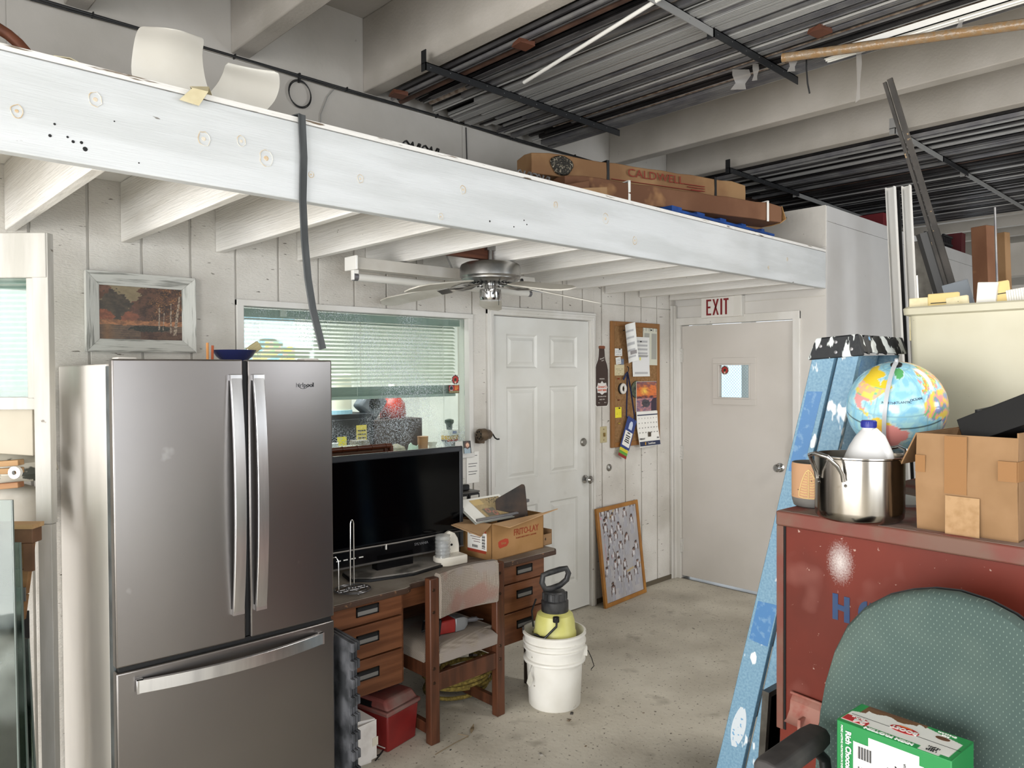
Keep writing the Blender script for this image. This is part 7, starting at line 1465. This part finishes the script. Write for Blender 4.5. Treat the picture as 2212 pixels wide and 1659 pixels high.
A, b = two(2149, 448, 4.3, .03); rod('thin_rod', 'thin grey rod standing in front of the tall cartons', 'rod', b, A, .006, m_alu)
A, b = two(1980, 595, 3.7, .05); rod('short_rod', 'short white rod standing behind the cream bin rim', 'rod', b, A, .005, m_white)
# boxes and crates on the partition roof
struct(B(5.26, 8.73, HY + .1, FY, 2.78, 2.80).build('alcove_roof', m_up))
for i, (x, y, w_, h_, col, nm, lb) in enumerate(((6.9, 2.55, .35, .22, '#6d1c22', 'red_carton', 'dark red box on the partition roof right of the white channels'), (7.75, 2.5, .3, .16, '#17181a', 'black_crate', 'black lattice crate on the partition roof behind the dark bars'), (8.25, 2.5, .28, .2, '#1d1d20', 'black_crate', 'second black lattice crate on the partition roof'), (8.6, 2.45, .12, .26, '#55191e', 'red_carton', 'narrow dark red box at the end of the partition roof'), (6.2, 2.6, .25, .06, '#9a7048', 'tan_carton', 'low tan box on the partition roof left of the white channels'))):
    t = thing(nm, lb, 'crate' if 'crate' in nm else 'box', (x, y, 2.802)); mt = M('roofbox_%d' % i, col, .6)
    if 'crate' in nm:
        for k in range(6):
            for yy in (-.12, .12): B(-w_ / 2 + k * w_ / 5.5, -w_ / 2 + k * w_ / 5.5 + .015, yy, yy + .01, 0, h_).build('slat', mt, t)
        for z in (.0, h_ / 2, h_ - .02): G().box(-w_ / 2, w_ / 2, -.13, -.12, z, z + .02).box(-w_ / 2, w_ / 2, .12, .13, z, z + .02).build('band', mt, t)
    else: B(-w_ / 2, w_ / 2, -.12, .12, 0, h_).build('carton_body', mt, t, bev=.004)
struct(B(8.9, 9.1, -5, HY - .02, 2.62, 2.95).build('trim_6', m_beam))
# ---- left edge: old white frame, shelf things, leaning glass
RZ = math.atan2(CM[0][1], CM[0][0])
lp = cpt(106, 820, 2.6)
m_old = M('old_white_frame_paint', '#bab7b1', .55, col2='#aaa79f', scale=5, stretch=(3, 3, .4), bump=.3, bscale=30, spk=('#7a736a', 24, .74, .77))
lf = bpy.data.objects.new('window_2', None); COL.objects.link(lf); lf.location = (lp.x, lp.y, 0); lf.rotation_euler = (0, 0, RZ); lf['kind'] = 'structure'
zc = lambda py, d=2.6: cpt(60, py, d).z
B(-.048, 0, 0, .03, 0, zc(1133)).build('post', m_old, lf, bev=.002); B(-.052, .004, -.004, .03, zc(1132), zc(503)).build('post', m_old, lf, bev=.002)
B(-.28, -.0, -.008, .028, zc(600), zc(503)).build('head_rail', m_old, lf, bev=.003); B(-.078, -.052, .004, .03, zc(862), zc(600)).build('sash_stile', m_old, lf, bev=.002); B(-.28, -.052, .004, .03, zc(885), zc(858)).build('sash_rail', m_old, lf, bev=.002)
B(-.28, -.078, .014, .018, zc(858), zc(600)).build('window_pane', glassm('dusty_pane', '#dbe8e4', speck=('#c9d0cc', 9, .4, .75, 3, .35)), lf)
t = thing('blind_reflection', 'pale green slats added as a blind reflection in the left edge glass', 'blind', (lp.x, lp.y, 0), RZ)  # slats added to imitate a blind mirrored in the pane
for k in range(22): G().rbox((-.20, .045, zc(858) + .01 + k * (zc(600) - zc(858)) / 22.0), (.22, .024, .0014), (rad(30), 0, 0)).build('slat', M('blind_reflection_slat', '#b9cdc5', .5), t)
def lthing(name, lb, cat, px, py, d, rz=0): p = cpt(px, py, d); return thing(name, lb, cat, p, RZ + rz), p
def zz(py, d): return cpt(60, py, d).z
struct(B(-.30, -.13, .0, .2, -.02, 0).build('trim_7', m_old)).location = (lp.x, lp.y, zz(1133, 2.75)); bpy.data.objects['trim_7'].rotation_euler = (0, 0, RZ)
t, p = lthing('white_carton', 'large cream white box on the shelf at the left edge', 'box', 72, 985, 2.66); G().hexa([(-.25, 0, .018), (0, 0, 0), (-.02, .1, 0), (-.25, .12, .018), (-.25, .0, .255), (0, 0, .20), (-.02, .1, .20), (-.25, .12, .255)]).build('carton_body', M('cream_box_card', '#b3ab9b', .7, col2='#aaa292', scale=3), t, bev=.003)
t, p = lthing('printed_bag', 'bag with dark printed speckles on the shelf under the cream box', 'bag', 40, 1035, 2.78); G().lathe([(.10, 0), (.13, .03), (.12, .07), (.07, .10), (.02, .105)], 18).build('bag_body', M('speckle_print_bag', '#c7c3b5', .6, col2='#4c4f48', scale=14, lo=.6, hi=.64), t, smooth=True)
m_st = M('raw_pine_strip', '#b3926a', .7, col2='#9e7b53', scale=7, stretch=(.3, 3, 3)); m_st2 = M('red_pine_strip', '#8e5c3e', .7, col2='#a37a55', scale=7, stretch=(.3, 3, 3))
for i, (py, d, r_, mt, lb) in enumerate(((1003, 2.66, 4, m_st, 'upper pale wood strip lying across the shelf at the left'), (1018, 2.66, 2, m_st, 'lower pale wood strip lying across the shelf at the left'), (1052, 2.66, 5, m_st2, 'reddish wood strip below the pale strips at the left'))):
    t, p = lthing('wood_strip', lb, 'wood strip', 46, py, d); G().rbox((-.11, 0, -.0), (.22, .035, .02), (0, rad(-r_), 0)).build('strip_body', mt, t, bev=.002)
t, p = lthing('white_helmet', 'dusty white moulded plastic shell on the shelf at the left', 'plastic shell', 30, 1122, 2.80); G().rings([[(.15 * s_ * cos(a), .11 * s_ * sin(a), z) for a in [2 * pi * q / 26 for q in range(26)]] for z, s_ in ((0, 1), (.03, 1), (.07, .9), (.11, .65), (.13, .3))]).build('shell_body', M('dusty_white_shell', '#cdc9c0', .5, col2='#b8b2a7', scale=7), t, smooth=True)
t, p = lthing('roll_of_tape', 'small white roll lying among the wood strips at the left', 'tape', 36, 1020, 2.64); G().lathe([(.008, 0), (.022, 0), (.022, .014), (.008, .014)], 20, cap=False, ax='Y').build('roll', m_white, t)
t, p = lthing('wooden_crate', 'rough tan wooden crate with a metal plate at the left edge', 'crate', 74, 1133, 2.42)
z0 = zz(1133, 2.42); t.location.z = 0
H_ = z0
B(-.3, 0, -.01, .04, H_ - .06, H_ - .005).build('top_rail', M('brown_rail', '#6e4e38', .7, col2='#5b402d', scale=9), t, bev=.003); B(-.3, .004, -.015, .045, H_ - .012, H_ + .002).build('lid_board', m_st, t)
for k in range(3): G().hexa([(-.3, 0, H_ - .06 - .085 * (k + 1)), (-.008 - .012 * (k + 1), 0, H_ - .06 - .085 * (k + 1)), (-.008 - .012 * (k + 1), .02, H_ - .06 - .085 * (k + 1)), (-.3, .02, H_ - .06 - .085 * (k + 1)), (-.3, 0, H_ - .062 - .085 * k), (-.008 - .012 * k, 0, H_ - .062 - .085 * k), (-.008 - .012 * k, .02, H_ - .062 - .085 * k), (-.3, .02, H_ - .062 - .085 * k)]).build('plank', M('crate_plank', '#8f6b46', .7, col2='#7c5936', scale=8, stretch=(.3, 1, 3)), t, bev=.002)
B(-.03, .0, -.012, 0, H_ - .15, H_ - .06).build('corner_cleat', MC['brown_rail'], t); B(-.075, -.03, -.004, 0, H_ - .25, H_ - .205).build('metal_plate', m_alu, t)
t.location = (p.x, p.y, 0)
B(-.3, -.06, .03, .06, 0, H_ - .3).build('gap_shade_board', M('gap_shade_dark', '#121418', .5), t)  # added support board, near-black to imitate the shaded gap below the planks
gs = lambda px, py, d: cpt(px, py, d)
for i, (pxr, pyt, d, th_, lb) in enumerate(((25, 1080, 2.18, .006, 'tall dusty glass sheet leaning at the left edge, nearest'), (42, 1172, 2.24, .006, 'dusty glass sheet leaning at the left edge, middle of the three'), (60, 1380, 2.30, .006, 'short dusty glass sheet leaning at the left edge, rearmost'))):
    p = cpt(pxr, pyt, d); H_ = p.z
    t = thing('glass_sheet', lb, 'glass', (p.x, p.y, 0), RZ); 
    G().hexa([(-.4, -.06, 0), (.05 + .01 * i, -.06, 0), (.05 + .01 * i, -.06 + th_, 0), (-.4, -.06 + th_, 0), (-.4, .0, H_), (0, 0, H_), (0, th_, H_), (-.4, th_, H_)]).build('glass_body', glassm('grimy_sheet_glass', '#aab5ae', speck=('#aeb5b0', 7, .35, .75, 2.5, .6)), t)
    G().hexa([(.048 + .01 * i, -.06, 0), (.052 + .01 * i, -.06, 0), (.052 + .01 * i, -.06 + th_, 0), (.048 + .01 * i, -.06 + th_, 0), (-.002, 0, H_), (.002, 0, H_), (.002, th_, H_), (-.002, th_, H_)]).build('glass_edge', M('glass_edge_green', '#626b66', .2), t)
# ---- litter on the floor
lr = random.Random(4)
leafm = M('dry_leaf', '#7a6a52', .9)
t = thing('dry_leaf', 'dry curled leaf on the floor in front of the wooden chair', 'leaf', onp(1020, 1578, 2, .004), rad(40)); G().sheet([[(-.03, 0, .0), (-.03, .002, .0)], [(0, -.009, .006), (.0, .010, .004)], [(.03, -.004, .004), (.03, .008, .002)], [(.05, 0, .008), (.05, .001, .008)]], th=.001).build('leaf_blade', leafm, t)
A = onp(1012, 1590, 2, .003); Bq = onp(940, 1630, 2, .003); t = thing('twig', 'thin bent twig on the floor near the dry leaf', 'twig', (0, 0, 0)); G().tube([Bq, (A + Bq) / 2 + Vector((.01, .0, .004)), A, A + Vector((-.03, .04, .006))], .0018, 5).build('twig_body', leafm, t)
for i, (px, py, s_, lb) in enumerate(((1235, 1541, .014, 'dark stone chip on the floor at the foot of the white bucket'), (1229, 1556, .013, 'flat brown chip on the floor below the bucket'), (1168, 1630, .016, 'grey wood chip on the floor at the lower middle'), (973, 1620, .006, 'small dark crumb right of the twig'), (1265, 1612, .007, 'dark crumb on the floor right of the bucket chips'), (1498, 1358, .010, 'dark spot of debris near the blue ladder foot'), (1352, 1303, .006, 'pale crumb on the floor beside the leaning poster'), (1390, 1540, .006, 'lone crumb on the bare floor right of the bucket'))):
    A = onp(px, py, 2, 0); t = thing('floor_chip', lb, 'debris', A, lr.uniform(0, 3)); G().hexa([(-s_, -s_ * .5, 0), (s_, -s_ * .6, 0), (s_ * .9, s_ * .5, 0), (-s_ * .8, s_ * .6, 0), (-s_ * .7, -s_ * .3, s_ * .4), (s_ * .8, -s_ * .3, s_ * .3), (s_ * .6, s_ * .3, s_ * .3), (-s_ * .6, s_ * .4, s_ * .4)]).build('chip', M('chip_%d' % (i % 3), ['#3a3733', '#6d5f4e', '#8b867d'][i % 3], .8), t)

# ---- grime with a shape of its own on doors and floor
spot(m_door, (.90, .0, .98), .10, '#8f8775', soft=1.5, nscale=14, amt=.45, sc=(1.6, 1, .35)); spot(m_door, (.66, 0, .95), .16, '#a39c88', soft=1.5, nscale=10, amt=.3, sc=(1, 1, .4))
spot(m_ed, (.0, -.90, 1.02), .07, '#7d776c', soft=1.5, nscale=14, amt=.5, sc=(1, 1.6, .4)); spot(m_ed, (.0, -.84, .97), .05, '#8b8478', soft=1.4, nscale=30, amt=.4)
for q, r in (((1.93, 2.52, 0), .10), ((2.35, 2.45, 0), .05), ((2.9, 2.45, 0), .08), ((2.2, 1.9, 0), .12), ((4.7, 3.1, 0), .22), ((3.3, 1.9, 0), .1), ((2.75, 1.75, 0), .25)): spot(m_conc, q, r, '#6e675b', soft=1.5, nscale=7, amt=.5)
